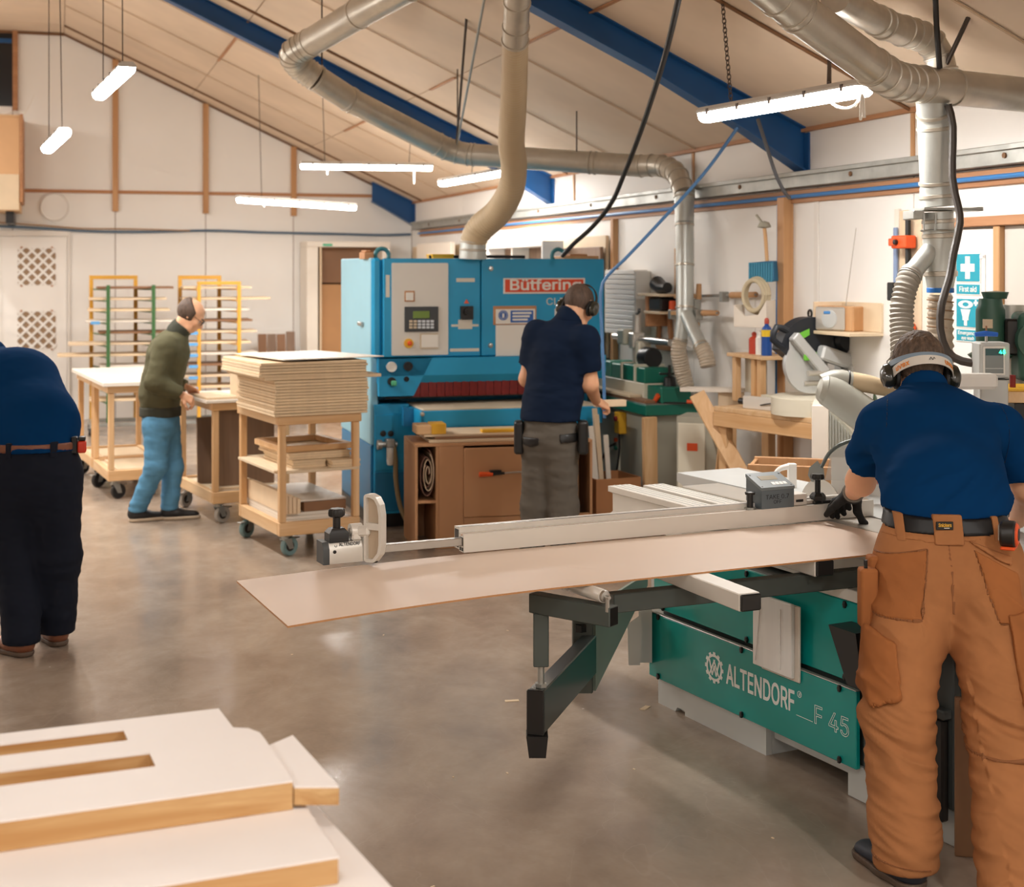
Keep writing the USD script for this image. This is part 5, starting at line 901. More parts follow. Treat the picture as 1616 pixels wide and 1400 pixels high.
for i, (px0, px1, mt, y, top) in enumerate(((1411, 1418, m_pale, -.02, 330), (1438, 1454, m_ply, -.03, 335), (1455, 1472, m_pale, -.03, 340), (1473, 1494, m_mdf, -.04, 345), (1419, 1437, m_mdf, -.02, 333))):
    a, b = R.at(px0, 400, y - .02)[0], R.at(px1, 400, y - .02)[0]; solid('plank', box(a, b, y - .02, y - .0 - .001 * 0, 0, R.at(px0, top, y)[2], .003), mt, f'{ORD[i]} upright plank leaning left of the side door', 'plank', R, 'upright planks left of the side door')
a = R.at(1433, 370, -.08); F = Frame(R.w((a[0], 0, 0)), RD); t = Thing('bar_clamp', 'long black bar clamp with orange heads standing left of the side door', 'clamp', F); zz = a[2]
t.add('bar', box(-.014, .014, -.09, -.07, .3, R.at(1433, 345, -.08)[2], .002), m_black); z1 = R.at(1424, 382, -.1)[2]; t.add('head', cat(pillow(-.09, .05, -.13, -.06, z1 - .035, z1 + .035, .01), box(-.1, -.03, -.14, -.06, z1 - .02, z1 + .02, .004)), m_orange, label='orange clamp head'); z2 = R.at(1416, 520, -.1)[2]; t.add('head', pillow(-.09, .05, -.13, -.06, z2 - .035, z2 + .035, .01), m_orange); t.add('screw_knob', lathe([(0, .02), (.014, .018), (.014, 0)], (-.03, -.13, z1), (0, -1, 0), 10), m_black)
a = R.at(1414, 460, -.05); solid('blue_level', cat(box(-.015, .015, -.06, -.045, -.35, .35, .003)), mat('level_blue', '#7f93b5', .5), 'blue spirit level hung upright among the planks', 'spirit level', Frame(R.w((a[0], 0, a[2])), RD)); solid('black_holder', box(-.03, .03, -.09, -.0615, -.05, .05, .005), m_black, 'black holder across the blue level', 'holder', Frame(R.w((a[0], 0, R.at(1410, 460, -.06)[2])), RD))
# ================================================================ drill press, control post, side bench
gF = Frame((*PY(1575, 540, 6.38)[:2], 0), (1, -.12)); gl = lambda px, py, y=0: gF.at(px, py, y); m_dg = mat('drill_green', '#2f5648', .42, var=.06, vs=4)
t = Thing('drill_press', 'dark green pillar drill behind the control post', 'drill press', gF)
zh0, zh1 = gl(1565, 560)[2], gl(1565, 482)[2]; xa, xb = gl(1540, 520)[0], gl(1586, 520)[0]
t.add('base', box(-.2, .22, -.2, .2, 0, .08, .02), m_dg); t.add('column', cyl((.08, .12, .08), (.08, .12, zh1), .06, n=24), m_alu); t.add('table', box(-.12, .22, -.15, .18, .85, .9, .01), m_dg)
hd = t.add('motor', lathe([(.0, zh0 - .03), (.07, zh0 - .03), (.1, zh0), ((xb - xa) / 2, zh0 + .02), ((xb - xa) / 2, zh1 - .02), ((xb - xa) / 2 * .85, zh1), (.05, zh1 + .03), (0, zh1 + .035)], ((xa + xb) / 2, 0, 0), n=32), m_dg, label='round green motor'); t.add('motor_cap', lathe([(.05, zh1 + .03), (.06, zh1 + .06), (0, zh1 + .065)], ((xa + xb) / 2 + .02, 0, 0), n=20), mat('drill_green', '#2f5648'), parent=hd); t.add('motor_plate', box(xa + .02, xa + .06, -(xb - xa) / 2 - .0, -(xb - xa) / 2 + .03, zh1 - .1, zh1 - .06), m_belt, parent=hd)
t.add('belt_cover', cat(box(xb - .01, xb + .05, -.06, .3, zh0 + .0, zh1 - .06, .01)), m_black); hx = gl(1600, 520)[0]; t.add('head', cat(pillow(xb + .04, xb + .27, -.1, .15, gl(1600, 600)[2], gl(1600, 492)[2], .03), cyl((hx + .08, -.12, gl(1600, 535)[2]), (hx + .08, -.02, gl(1600, 535)[2]), .09, n=24)), m_dg)
for k, (dx, dz) in enumerate(((-.02, .17), (.12, .14), (.14, -.05))): p = np.array([hx + .06, -.14, gl(1600, 535)[2]]); q = p + [dx, -.03, dz]; t.add('feed_handle', cat(cyl(p, q, .009, n=8), trimesh.creation.icosphere(2, .022).apply_translation(q)), m_rod)
pF = Frame((*PY(1546, 600, 5.7)[:2], 0), (1, -.05)); pl = lambda px, py, y=0: pF.at(px, py, y); w = pl(1594, 600)[0]
t = Thing('control_post', 'grey control post with a small green digital display beside the saw operator', 'control panel', pF); m_cp = mat('control_grey', '#b7b9b6', .45)
z0, z1 = pl(1570, 597)[2], pl(1570, 541)[2]; t.add('head', box(0, w, 0, .12, z0, z1, .006), m_cp); t.add('bezel', box(.012, w - .02, -.006, -.0, z0 + .012, z1 - .014, .003), m_panelw); t.add('screen', box(.02, w - .028, -.009, -.006, z0 + .02, z1 - .022, .002), mat('screen_grey', '#7a807f', .25)); t.add('screen_strip', box(.021, w - .029, -.0105, -.009, z1 - .05, z1 - .024), mat('screen_dark', '#1d4a4d', .2)); t.add('digits', text('45', .016, w * .6, -.0107, z1 - .044, .001, True), emit('digit_green', '#22e08a', 2.2)); t.add('screen_line', box(.021, w - .029, -.0102, -.009, z0 + .038, z0 + .041), m_cp)
t.add('post', box(.004, w - .004, .005, .11, .0, z0 - .003, .006), m_cp); t.add('slot', box(.003, w - .003, -.0, .006, z0 - .006, z0 - .002), m_black)
th = Thing('hex_key', 'blue T handle key standing on the control post', 'key', Frame(pF.w((pl(1562, 541)[0], .05, z1 + .0005)), pF.d)); th.add('grip', tube([(-.045, 0, .03), (0, 0, .034), (.045, 0, .03)], [.009, .012, .009], 10), mat('grip_blue', '#1f62c4', .35)); th.add('shank', cyl((0, 0, 0), (0, 0, .03), .006, n=8), m_steel); th.add('tip', cyl((0, 0, .04), (0, 0, .065), .004, n=8), m_brown)
bF = Frame((*PY(1591, 620, 5.82)[:2], 0), (1, -.1)); bl = lambda px, py, y=0: bF.at(px, py, y); t = Thing('side_bench', 'bench with a yellow edged wooden top at the right edge', 'bench', bF); zt = bl(1600, 613)[2]; zu = bl(1600, 636)[2]
t.add('top', box(0, .42, 0, .25, zu, zt - .012, .003), m_piney); t.add('edge', box(-.003, .42, -.006, .25, zt - .0115, zt, .002), m_yel); t.add('body', box(.03, .4, .02, .24, 0, zu - .001, .004), m_black)
solid('marker', cyl((0, 0, 0), (0, 0, .05), .012, n=12), m_red, 'small red marker standing on the yellow edged bench', 'marker', Frame(bF.w((.03, .05, zt + .0005)), (1, 0)))
# ================================================================ panel saw
ZS = .86
m_teal = mat('saw_teal', '#069690', .3, var=.05, vs=2.5, coat=.15); m_tube = mat('tube_slate', '#4b524e', .45, .2, var=.06, vs=8); m_lgrey = mat('base_grey', '#c4c8c6', .45, var=.03, vs=4); m_bgreen = mat('bracket_green_grey', '#7c8a80', .45, var=.05, vs=4)
m_plast = mat('film_white', '#f0eeea', .22, var=.06, vs=5, stretch=(3, 3, .4), coat=.5); m_ink = mat('marker_ink', '#1b2226', .6); m_lett = mat('letter_white', '#eef1ee', .5); m_boxg = mat('box_slate', '#59646a', .42)
BF = Frame(G(1033, 1109)[:2], (.461, -.887)); bl = lambda px, py, y=0.0: BF.at(px, py, y)
xL, xR = bl(1030.5, 1010)[0], bl(1358, 1150)[0]
z_b = (bl(1029.7, 1063)[2] + bl(1357, 1214)[2]) / 2; z_s = (bl(1031.6, 963)[2] + bl(1359, 1089.6)[2]) / 2; z_u = (bl(1268, 930)[2] + bl(1357, 953)[2]) / 2
t = Thing('panel_saw', 'big teal sliding table panel saw with maker lettering on its lower panel', 'panel saw', BF); XE = bl(1505, 1250)[0]
lp = t.add('lower_panel', box(xL, xR, -.02, 0, z_b, z_s - .004, .003), m_teal, label='teal lower panel with white lettering')
up = t.add('upper_panel', box(xL, xR - .004, .004, .022, z_s + .012, z_u, .003), m_teal, label='plain teal upper panel')
t.add('panel_edge', box(xL, xR, -.021, -.001, z_s - .0039, z_s, .001), m_alu)
t.add('body', box(xL + .03, XE - .02, .03, .62, z_b - .02, z_u + .0, .006), mat('saw_body', '#3c4644', .5)); t.add('end_plate', box(xL - .1, xL + .028, .05, .55, .09, z_u - .02, .01), m_lgrey)
for px, y0 in ((1046, 0), (1178, 0), (1333, 0)):
    x = bl(px, 1100)[0]
    for z, dz in ((z_s - .012, -.012), (z_b + .012, .012), (z_s + .024, 0), (z_u - .014, 0)): t.add('bolt', cat(lathe([(0, .01), (.008, .009), (.009, 0)], (x, -.02 if z < z_s else .004, z), (0, -1, 0), 10), box(x - .006, x + .006, (-.03 if z < z_s else -.006), (-.02 if z < z_s else .004), z - .012, z + .012, .002)), m_black)
# base feet
xf0, xf1 = bl(1035, 1085)[0], bl(1205, 1150)[0]; z0f = 0
t.add('foot', prism([(xf0, 0), (xf0 + .13, 0), (xf0 + .145, .02), (xf0 + .2, .02), (xf0 + .2, .0), (xf1, .0), (xf1, z_b + .01), (xf0, z_b + .01)], .012, .04), m_lgrey); t.add('foot', box(xf0, xf1, .041, .6, .0, z_b - .021), m_lgrey)
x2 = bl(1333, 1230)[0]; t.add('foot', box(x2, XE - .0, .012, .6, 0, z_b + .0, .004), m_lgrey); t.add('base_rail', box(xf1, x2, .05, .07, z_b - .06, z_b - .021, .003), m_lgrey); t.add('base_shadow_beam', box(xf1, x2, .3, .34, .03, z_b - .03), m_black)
# right end behind the operator: grey cover, black bellows, base
t.add('end_cover', box(xR + .012, XE - .0, -.0, .03, z_b - .0 + .002, z_u - .04, .004), mat('end_grey', '#4d5352', .5)); xb0, xb1 = bl(1452, 1200)[0], bl(1500, 1230)[0]
for i in range(4): a_ = xb0 - .16 + (xb1 - xb0 + .16) * i / 4; t.add('bellows_fold', box(a_ + .003, a_ + (xb1 - xb0 + .16) / 4 - .003, -.032, -.001, bl(1480, 1288)[2], bl(1480, 1128)[2], .006), m_black)
t.add('bellows_cap', box(xb0 - .17, xb1 + .01, -.04, -.001, bl(1480, 1127)[2], bl(1480, 1112)[2], .005), mat('end_grey', '#4d5352'))
t.add('side_box', hullpts([(xR + dx, dy, z) for dx, dy, z in ((-.05, -.1, .62), (.09, -.1, .62), (.0, -.06, .42), (.08, -.06, .42), (-.05, .003, .62), (.09, .003, .62), (.0, .003, .42), (.08, .003, .42))]), m_black, label='black funnel shaped side box')
# sliding table: two pale rails
for k, (y0, y1, z0, z1, x0) in enumerate(((.085, .2, .70, ZS - .012, -.52), (.225, .335, .72, ZS - .008, -.44))):
    s_ = t.add('sliding_rail', prism([(y0, z1), (y1, z1), (y1, z1 - .025), (y1 - .02, z1 - .035), (y1 - .02, z0 + .03), (y1, z0 + .015), (y1, z0), (y0, z0), (y0, z0 + .015), (y0 + .025, z0 + .03), (y0 + .025, z1 - .035), (y0, z1 - .025)], x0, 1.42, 'yz'), m_alup, label='pale aluminium sliding table rail')
    for o in (.03, .06, .09): t.add('rail_groove', box(x0 + .001, 1.42, y0 + o, y0 + o + .006, z1, z1 + .0015), m_lgrey, parent=s_)
t.add('rail_skirt', box(xR - .25, XE, -.006, .005, z_u + .005, z_u + .045, .002), m_alup)
# main table with the blade slot
y0 = .56; t.add('main_table', prism([(-.66, ZS), (1.42, ZS), (1.42, ZS - .09), (-.5, ZS - .09), (-.66, ZS - .04)], y0, .93), mat('table_grey', '#c3c6c5', .4, .15, var=.03, vs=3), label='pale grey cast table'); t.add('inner_table', box(-.3, 1.3, .345, y0 - .012, ZS - .06, ZS - .001, .003), m_alu)
t.add('blade', mv(lathe([(0, -.0016), (.14, -.0016), (.14, .0016), (0, .0016)], (0, 0, 0), (0, 1, 0), 48), (.42, .553, ZS - .03)), m_steel)
# crosscut outrigger: slate tubes, roller, swing arm
og = t
def wbar(nm, p0, p1, w, h, mt, top=True, par=None, label=None):
    p0, p1 = np.asarray(p0, float), np.asarray(p1, float); o = np.array([0, 0, h / 2 if top else 0]); return og.add(nm, bar(p0 - o, p1 - o, w, h, b=.003), mt, w=True, parent=par, label=label)
A0, A1 = PZ(849, 936, .80), PZ(969, 957, .80)
d_ = (A1 - A0) / np.linalg.norm(A1 - A0); t1 = wbar('cross_tube', A0 - d_ * .02, A1, .05, .062, m_tube); og.add('tube_bore', tm(*[(lambda m: (m.vertices, m.faces))(bar(A1 - [0, 0, .031] - d_ * .002, A1 - [0, 0, .031] + d_ * .0008, .042, .054))][0]), m_black, w=True, parent=t1)
rA, rB = PZ(926, 932, .83), PZ(953, 941, .83); d2 = (rB - rA) / np.linalg.norm(rB - rA); rl_ = og.add('roller', cat(cyl(rA - d2 * .25, rB, .021, n=24)), m_alup, w=True, label='white support roller under the sheet edge'); og.add('roller_end', cat(lathe([(.0, .012), (.017, .01), (.019, 0)], rB, d2, 18), cyl(rB, rB + d2 * .03, .006, n=8), cyl(rB + d2 * .02 - [0, 0, .045], rB + d2 * .02, .007, n=8)), m_steel, w=True, parent=rl_)
B0, B1 = PZ(963, 936, .792), PZ(1420, 890, .792); t2_ = wbar('long_tube', B0, B1, .05, .062, m_tube, label='long slate grey square tube under the sheet')
for px, py, top in ((1183, 936, True), (1300, 884, True)):
    e1 = PZ(px, py, ZS - .008); dd = np.array([.40, -.916, 0]) if px < 1250 else np.array([.43, -.9, 0]); a_ = wbar('support_arm', e1 - dd * .85, e1, .075, .055, m_alup, label='aluminium support arm with black end cap'); og.add('end_cap', bar(e1 - [0, 0, .0275], e1 + dd * .012 - [0, 0, .0275], .072, .052, b=.004), m_black, w=True, parent=a_)
post = A0 + d_ * .012; yq = post[1]
og.add('drop_post', box(-.025, .025, -.025, .025, 1.85 - 626 * yq / 2250, .74, .003).apply_translation([post[0], post[1], 0]), m_tube, w=True); zlo = 1.85 - 660 * yq / 2250
og.add('levelling_rod', cat(cyl((*post[:2], zlo), (*post[:2], 1.85 - 626 * yq / 2250), .011, n=12), lathe([(.02, 0), (.02, .012), (0, .012)], (*post[:2], zlo), n=6)), m_galv, w=True)
S0, S1 = np.array([*PY(850, 1100, yq + .0)[:2], zlo]), np.array([*PY(926, 1000, 5.25)[:2], zlo - .006]); dS = (S1 - S0) / np.linalg.norm(S1 - S0); dS[2] = 0
sa = og.add('swing_arm', bar(S0 - dS * .03 - [0, 0, .072], S1 + dS * .04 - [0, 0, .072], .055, .142, b=.004), mat('arm_black_green', '#232b29', .3, .1, coat=.3), w=True, label='glossy black swing arm'); og.add('arm_cap', bar(S0 - dS * .046 - [0, 0, .072], S0 - dS * .03 - [0, 0, .072], .057, .146, b=.004), m_black, w=True, parent=sa)
F_ = Frame((*(S0 - dS * .02)[:2], zlo - .144), (1, 0)); og.add('arm_foot', tm(F_.w((q := hullpts([(x, y, z) for x, y, z in ((-.035, -.035, 0), (.035, -.035, 0), (.035, .035, 0), (-.035, .035, 0), (-.026, -.03, -.07), (.028, -.03, -.07), (.028, .03, -.07), (-.026, .03, -.07))])).vertices), q.faces), m_black, w=True, parent=sa)
E0 = PY(920, 1000, 5.32); zt_, zb__ = 1.85 - 541 * 5.32 / 2250 + .02, 1.85 - 666 * 5.32 / 2250
og.add('hinge_post', box(-.04, .035, -.04, .04, zb__, zt_, .004).apply_translation([E0[0], E0[1], 0]), m_tube, w=True); og.add('hinge_bolt', cat(cyl((E0[0] - .01, E0[1] - .05, zlo + .01), (E0[0] - .01, E0[1] - .05, zlo + .035), .022, n=6)), m_black, w=True)
E1 = PY(1018, 962, 5.9); pts = [(E0[0] + .036, E0[1], zb__), (E0[0] + .036, E0[1], zt_), (E1[0], E1[1], zt_), (E1[0], E1[1], zt_ - .05)]; og.add('gusset_plate', quad3(pts, .012), m_bgreen, w=True, label='green grey triangular bracket plate')
for f in (.2, .5, .8): p = np.array(pts[0]) * (1 - f) + np.array(pts[2]) * f + [.0, -.006, .02]; og.add('gusset_bolt', trimesh.creation.icosphere(1, .009).apply_translation(p), m_galv, w=True)
og.add('bracket_leg', hullpts([PY(990 + dx, py, 5.95 + dy) for dx, py in ((0, 985), (22, 970), (20, 1050), (2, 1050)) for dy in (0, .06)]), m_lgrey, w=True); og.add('bracket_leg', hullpts([PY(px, py, 6.02 + dy) for px, py in ((1008, 965), (1029, 958), (1029, 1046), (1008, 1046)) for dy in (0, .05)]), m_lgrey, w=True)
# lettering and emblem
a = bl(1145, 1062, -.02); b = bl(1253, 1108, -.02); zc_ = lambda px, py: bl(px, py, -.02)
x0t, x1t = zc_(1146, 1070)[0], zc_(1254, 1110)[0]; zb0 = (zc_(1150, 1080)[2] + zc_(1247, 1120)[2]) / 2; ht = ((zc_(1150, 1049)[2] - zc_(1150, 1081)[2]) + (zc_(1250, 1090)[2] - zc_(1247, 1120)[2])) / 2
t.add('lettering', text('ALTENDORF', ht * 1.0, x0t, -.0205, zb0, .0012, True, w=x1t - x0t), m_lett, parent=lp); q_ = zc_(1262, 1096); t.add('registered_mark', cat(torus((q_[0], -.0212, q_[2]), .011, .0014, (0, 1, 0), 24, 5), text('R', .012, q_[0] - .004, -.0205, q_[2] - .006, .0012)), m_lett, parent=lp)
g_ = zc_(1127.5, 1054); Rg = (zc_(1128, 1030)[2] - zc_(1128, 1079)[2]) / 2
ring = Point(0, 0).buffer(Rg * .86, 32).difference(Point(0, 0).buffer(Rg * .7, 32)); teeth = [shapely.affinity.rotate(sbox(-Rg * .12, Rg * .8, Rg * .12, Rg), 30 * k, origin=(0, 0)) for k in range(12)]
strokes = [Polygon([(-.5, -.42), (-.38, -.42), (.1, .45), (-.02, .45)]), Polygon([(.5, -.42), (.38, -.42), (-.1, .45), (.02, .45)]), Polygon([(-.52, .4), (-.4, .4), (-.14, -.45), (-.24, -.45)]), Polygon([(.52, .4), (.4, .4), (.14, -.45), (.24, -.45)]), Polygon([(-.24, -.45), (-.14, -.45), (.06, .1), (-.03, .12)]), Polygon([(.24, -.45), (.14, -.45), (-.06, .1), (.03, .12)])]
em = unary_union([ring] + teeth + [shapely.affinity.scale(s, Rg * 1.15, Rg * 1.15, origin=(0, 0)) for s in strokes]); t.add('gear_emblem', prism(shapely.affinity.translate(em, g_[0], g_[2]), -.0217, -.0205), m_lett, parent=lp, label='white gear emblem')


def outline_text(s_, h, w, x, z, y, th):
    sec = meshkit.text_mesh(s_, h, .002).section(plane_origin=[0, 0, .001], plane_normal=[0, 0, 1]); P = [Polygon(np.asarray(d)[:, :2]) for d in sec.discrete]; P.sort(key=lambda p: -p.area); k = w / max(p.bounds[2] for p in P)
    return cat([prism(shapely.affinity.translate(shapely.affinity.scale(p.exterior.buffer(th), k, 1, origin=(0, 0)), x, z), y - .001, y) for p in P])
f0, f1 = zc_(1284, 1130)[0], zc_(1340, 1160)[0]; zf_ = (zc_(1284, 1140)[2] + zc_(1330, 1157)[2]) / 2 - .004
t.add('model_lettering', outline_text('F 45', ht * .86, f1 - f0, f0, zf_, -.0205, .0011), m_lett, parent=lp); u0, u1 = zc_(1257, 1125)[0], zc_(1283, 1138)[0]; t.add('underline', box(u0, u1, -.0215, -.0205, zf_, zf_ + .0022), m_lett, parent=lp)
# plastic wrapped manual hanging on the panels
dx0, dx1, dz0, dz1 = bl(1204, 1060)[0], bl(1266, 1070)[0], bl(1206, 1046)[2], bl(1210, 934)[2]
m_ = Thing('document_wallet', 'plastic film wrapped white document wallet hung on the teal panels', 'wallet', BF); m_.add('cover', mv(pillow(dx0, dx1, -.05, -.032, dz0, dz1, .006), (0, 0, 0)), m_plast); m_.add('backing', box(dx0 + .03, dx1 + .022, -.0315, -.022, dz0 - .012, dz1 - .006, .003), m_pale); m_.add('film_fold', cat([bar((dx0 + .02 + .05 * i, -.0515, dz0 + .02), (dx0 + .05 + .04 * i, -.0515, dz1 - .03), .002, .003, (0, 1, 0)) for i in range(0, 4, 3)]), m_plast)

# ================================================================ the sheet, the crosscut fence and its stops
FF = Frame(PZ(732, 873, ZS)[:2], (.907, .42)); fl = lambda px, py, y=0.0: FF.at(px, py, y)
nx, ny = 60, 8; X = np.linspace(-.80, 1.72, nx); Yv = np.linspace(-.6, -.001, ny); sag = lambda x, y: ZS - .003 - .030 * np.clip((-x + .15) / .95, 0, 1)**2 * (1 - .35 * (y + .6) / .6)
V = [(x, y, sag(x, y)) for x in X for y in Yv] + [(x, y, sag(x, y) - .0055) for x in X for y in Yv]; n_ = nx * ny; Fc = []
for i in range(nx - 1):
    for j in range(ny - 1): a, b, c_, d = i * ny + j, (i + 1) * ny + j, (i + 1) * ny + j + 1, i * ny + j + 1; Fc += [[a, b, c_], [a, c_, d], [n_ + a, n_ + c_, n_ + b], [n_ + a, n_ + d, n_ + c_]]
top = tm(V, Fc); E = []
bd = [i * ny for i in range(nx)] + [(nx - 1) * ny + j for j in range(1, ny)] + [i * ny + ny - 1 for i in range(nx - 2, -1, -1)] + [j for j in range(ny - 2, 0, -1)]
for k in range(len(bd)): a, b = bd[k], bd[(k + 1) % len(bd)]; E += [[a, n_ + a, n_ + b], [a, n_ + b, b]]
sh = Thing('sheet', 'long thin pale board lying across the saw, its left end sagging', 'board', FF); sh.add('face', top, mat('sheet_face', '#e2cdbb', .42, var=.02, vs=1.5), smooth=40); sh.add('edge', tm(V, E), mat('sheet_edge', '#b98453', .6), smooth=False)
fe = Thing('crosscut_fence', 'long aluminium crosscut fence with telescopic bar behind the pale sheet', 'fence', FF); LF = 1.78; z0, z1 = ZS + .001, ZS + .064
fp = [(0, z0), (.0, z1), (.012, z1), (.012, z1 - .006), (.03, z1 - .006), (.03, z1 + .0), (.042, z1), (.042, z1 + .018), (.085, z1 + .018), (.085, z0 + .005), (.042, z0 + .005), (.042, z0)]
fe.add('profile', prism(fp, 0, LF, 'yz'), m_alup); fe.add('end_recess', cat(*[box(-.0012, 0, y0_, y1_, za, zb_) for y0_, y1_, za, zb_ in ((.008, .036, z0 + .022, z1 - .012), (.048, .079, z0 + .03, z1 + .01), (.006, .018, z0 + .004, z0 + .016), (.024, .036, z0 + .004, z0 + .016), (.048, .06, z0 + .01, z0 + .022))]), m_black)
fe.add('scale_strip', box(.0, LF, .044, .058, z1 + .018, z1 + .0195), m_steel); fe.add('slot', box(0, LF, .0125, .0295, z1 - .0059, z1 - .0045), m_strip)
xs0 = fl(604, 880, .02)[0]; fe.add('telescopic_bar', cat(box(xs0 - .1, .02, .012, .04, z0 + .022, z1 - .014, .002)), m_steel, label='bright telescopic bar')
st = Thing('end_stop', 'flip stop with black star knob and pale cast D handle at the fence left end', 'stop', FF); xa0, xa1 = fl(520, 880, 0)[0], fl(612, 880, 0)[0]; zs1 = fl(520, 858, 0)[2]
sb = st.add('slide_body', prism([(.0, z0 + .002), (.0, zs1 - .022), (.012, zs1), (.07, zs1), (.07, z0 + .002)], xa0, xa1 - .05, 'yz'), m_alu); st.add('end_cap', prism([(-.002, z0 + .001), (-.002, zs1 - .02), (.012, zs1 + .003), (.074, zs1 + .003), (.074, z0 + .001)], xa0 - .022, xa0 - .0005, 'yz'), mat('cap_grey', '#3f4345', .45))
lt = text('ALTENDORF', .011, 0, 0, 0, .0008, True, w=.075); sl = math.atan2(.012, .022); lt.vertices = np.stack([xa0 + .035 + lt.vertices[:, 0], .0055 + lt.vertices[:, 2] * math.sin(sl) + lt.vertices[:, 1] - .0008, zs1 - .0125 + lt.vertices[:, 2] * math.cos(sl)], 1); st.add('lettering', lt, m_ink, parent=sb); st.add('emblem', torus((xa0 + .024, .0058, zs1 - .011), .004, .001, (0, -.5, .5), 18, 5), m_ink, parent=sb); st.add('screw', lathe([(0, .003), (.006, .002), (.006, 0)], (xa0 + .018, .0, z0 + .042), (0, -1, 0), 10), m_black, parent=sb)
xk = fl(532, 845, .03)[0]; kb_ = st.add('knob_base', hullpts([(xk + x, .035 + y, zs1 + z) for x, y, z in [(s * .034, u * .028, 0) for s in (-1, 1) for u in (-1, 1)] + [(s * .034, u * .028, .03) for s in (-1, 1) for u in (-1, 1)] + [(s * .022, u * .018, .045) for s in (-1, 1) for u in (-1, 1)]]), m_black)
def star(c_, r, h, n=6): a = np.linspace(0, 2 * np.pi, 72, endpoint=False); rr_ = r * (1 + .1 * np.cos(n * a)); V = [(c_[0] + np.cos(t_) * q * k_, c_[1] + np.sin(t_) * q * k_, c_[2] + z) for z, k_ in ((0, .75), (.004, .95), (h * .5, 1), (h - .004, .95), (h, .8)) for t_, q in zip(a, rr_)]; return hullpts(V) if False else tm(V + [(c_[0], c_[1], c_[2]), (c_[0], c_[1], c_[2] + h)], [[i * 72 + j, i * 72 + (j + 1) % 72, (i + 1) * 72 + (j + 1) % 72] for i in range(4) for j in range(72)] + [[i * 72 + j, (i + 1) * 72 + (j + 1) % 72, (i + 1) * 72 + j] for i in range(4) for j in range(72)] + [[360, (j + 1) % 72, j] for j in range(72)] + [[361, 288 + j, 288 + (j + 1) % 72] for j in range(72)])
zk = fl(532, 815, .03)[2]; st.add('knob', cat(cyl((xk, .035, zs1 + .044), (xk, .035, zk), .013, n=16), star((xk, .035, zk - .002), .027, .028)), m_black, parent=kb_, label='black star knob')
xd, zd1 = fl(590, 885, -.02)[0], fl(590, 779, -.01)[2]; zd0 = ZS + .002; Hh = zd1 - zd0; Dp = Polygon([(-.026, .004), (.008, .004), (.03, .03), (.036, .06), (.036, Hh - .07), (.03, Hh - .035), (.016, Hh - .012), (-.004, Hh - .004), (-.026, Hh - .004)]).buffer(-.008).buffer(.012, 8); inn = Dp.buffer(-.011); ctr = sbox(-.05, Hh * .48, .05, Hh * .58); ringd = Dp.difference(inn.difference(ctr))
dh = prism(ringd, -.016, .016); dw = prism(Dp.buffer(-.008), -.003, .003); dh, dw = (mv(m, (xd, -.018, zd0), rz=-52) for m in (dh, dw)); hd_ = st.add('flip_handle', dh, m_alup, smooth=40, label='pale cast D shaped flip stop'); st.add('handle_web', dw, mat('cast_beige', '#bfae98', .45, .3), parent=hd_)
ya = .03; zb2 = fl(560, 838, .03)[2]; st.add('pivot_arm', cat(cyl((xk + .045, ya, zb2), (xk + .085, ya, zb2), .026, n=24), box(xk + .045, xk + .08, .005, .055, zs1, zb2, .006), bar((xk + .07, .02, zb2 - .0), (xd - .01, -.012, zb2 + .005), .03, .036, b=.008), bar((xk + .07, .03, zb2 - .035), (xd + .02, .03, zb2 - .03), .02, .024, b=.004)), m_alup, parent=hd_); st.add('pivot_pin', cyl((xk + .043, ya, zb2), (xk + .087, ya, zb2), .012, n=16), m_alu, parent=hd_); st.add('foot_pad', cyl((xd, -.018, zd0 - .001), (xd, -.018, zd0 + .006), .014, n=16), m_black, parent=hd_)
st.add('small_knob', cyl((xd + .018, .0, zb2 - .03), (xd + .045, .0, zb2 - .03), .012, n=12), m_alu)
# digital stop box on the fence
p = fl(1202, 809, -.004); x1_ = fl(1253, 806, -.004)[0]; w = x1_ - p[0]; bz0 = z1 + .0005; bh = fl(1230, 773, -.004)[2] - bz0; bt = fl(1215, 747, .07)[2] - bz0; dbx = Thing('digital_stop_box', 'slate grey digital stop box with hand written marker note on the fence', 'box', FF.sub((p[0], -.004, bz0)))
dp = .105; dbx.add('body', prism([(0, 0), (0, bh), (dp, bt - .014), (dp, 0.02), (.05, 0.02), (.05, 0)], 0, w, 'yz'), m_boxg); ld = dbx.add('lid', prism([(-.002, bh + .001), (-.002, bh + .012), (dp + .002, bt), (dp + .002, bt - .013)], -.002, w + .002, 'yz'), mat('lid_slate', '#6f7a7d', .4)); sl = math.atan2(bt - .012 - bh, dp)
def on_lid(m): v = m.vertices; return tm(np.stack([v[:, 0], v[:, 1] * math.cos(sl) - v[:, 2] * math.sin(sl), bh + .012 + v[:, 1] * math.sin(sl) + v[:, 2] * math.cos(sl)], 1), m.faces)
dbx.add('display', on_lid(box(w * .22, w * .74, .055, .085, 0, .001)), mat('display_amber', '#8f8468', .3), parent=ld)
for i in range(4): dbx.add('key', on_lid(box(w * .42 + .018 * i, w * .42 + .015 + .018 * i, .016, .036, 0, .0015)), m_lett, parent=ld)
for x in (.008, w - .008):
    for y in (.008, dp - .008): dbx.add('lid_screw', on_lid(lathe([(0, .001), (.004, .001), (.004, 0)], (x, y, 0), n=8)), m_black, parent=ld)
dbx.add('marker_writing', cat(text('TAKE 0.7', .017, w * .12, -.0003, bh * .52, .0006, w=w * .72), text('OFF', .014, w * .36, -.0003, bh * .26, .0006, w=w * .25)), m_ink, label='black marker writing')
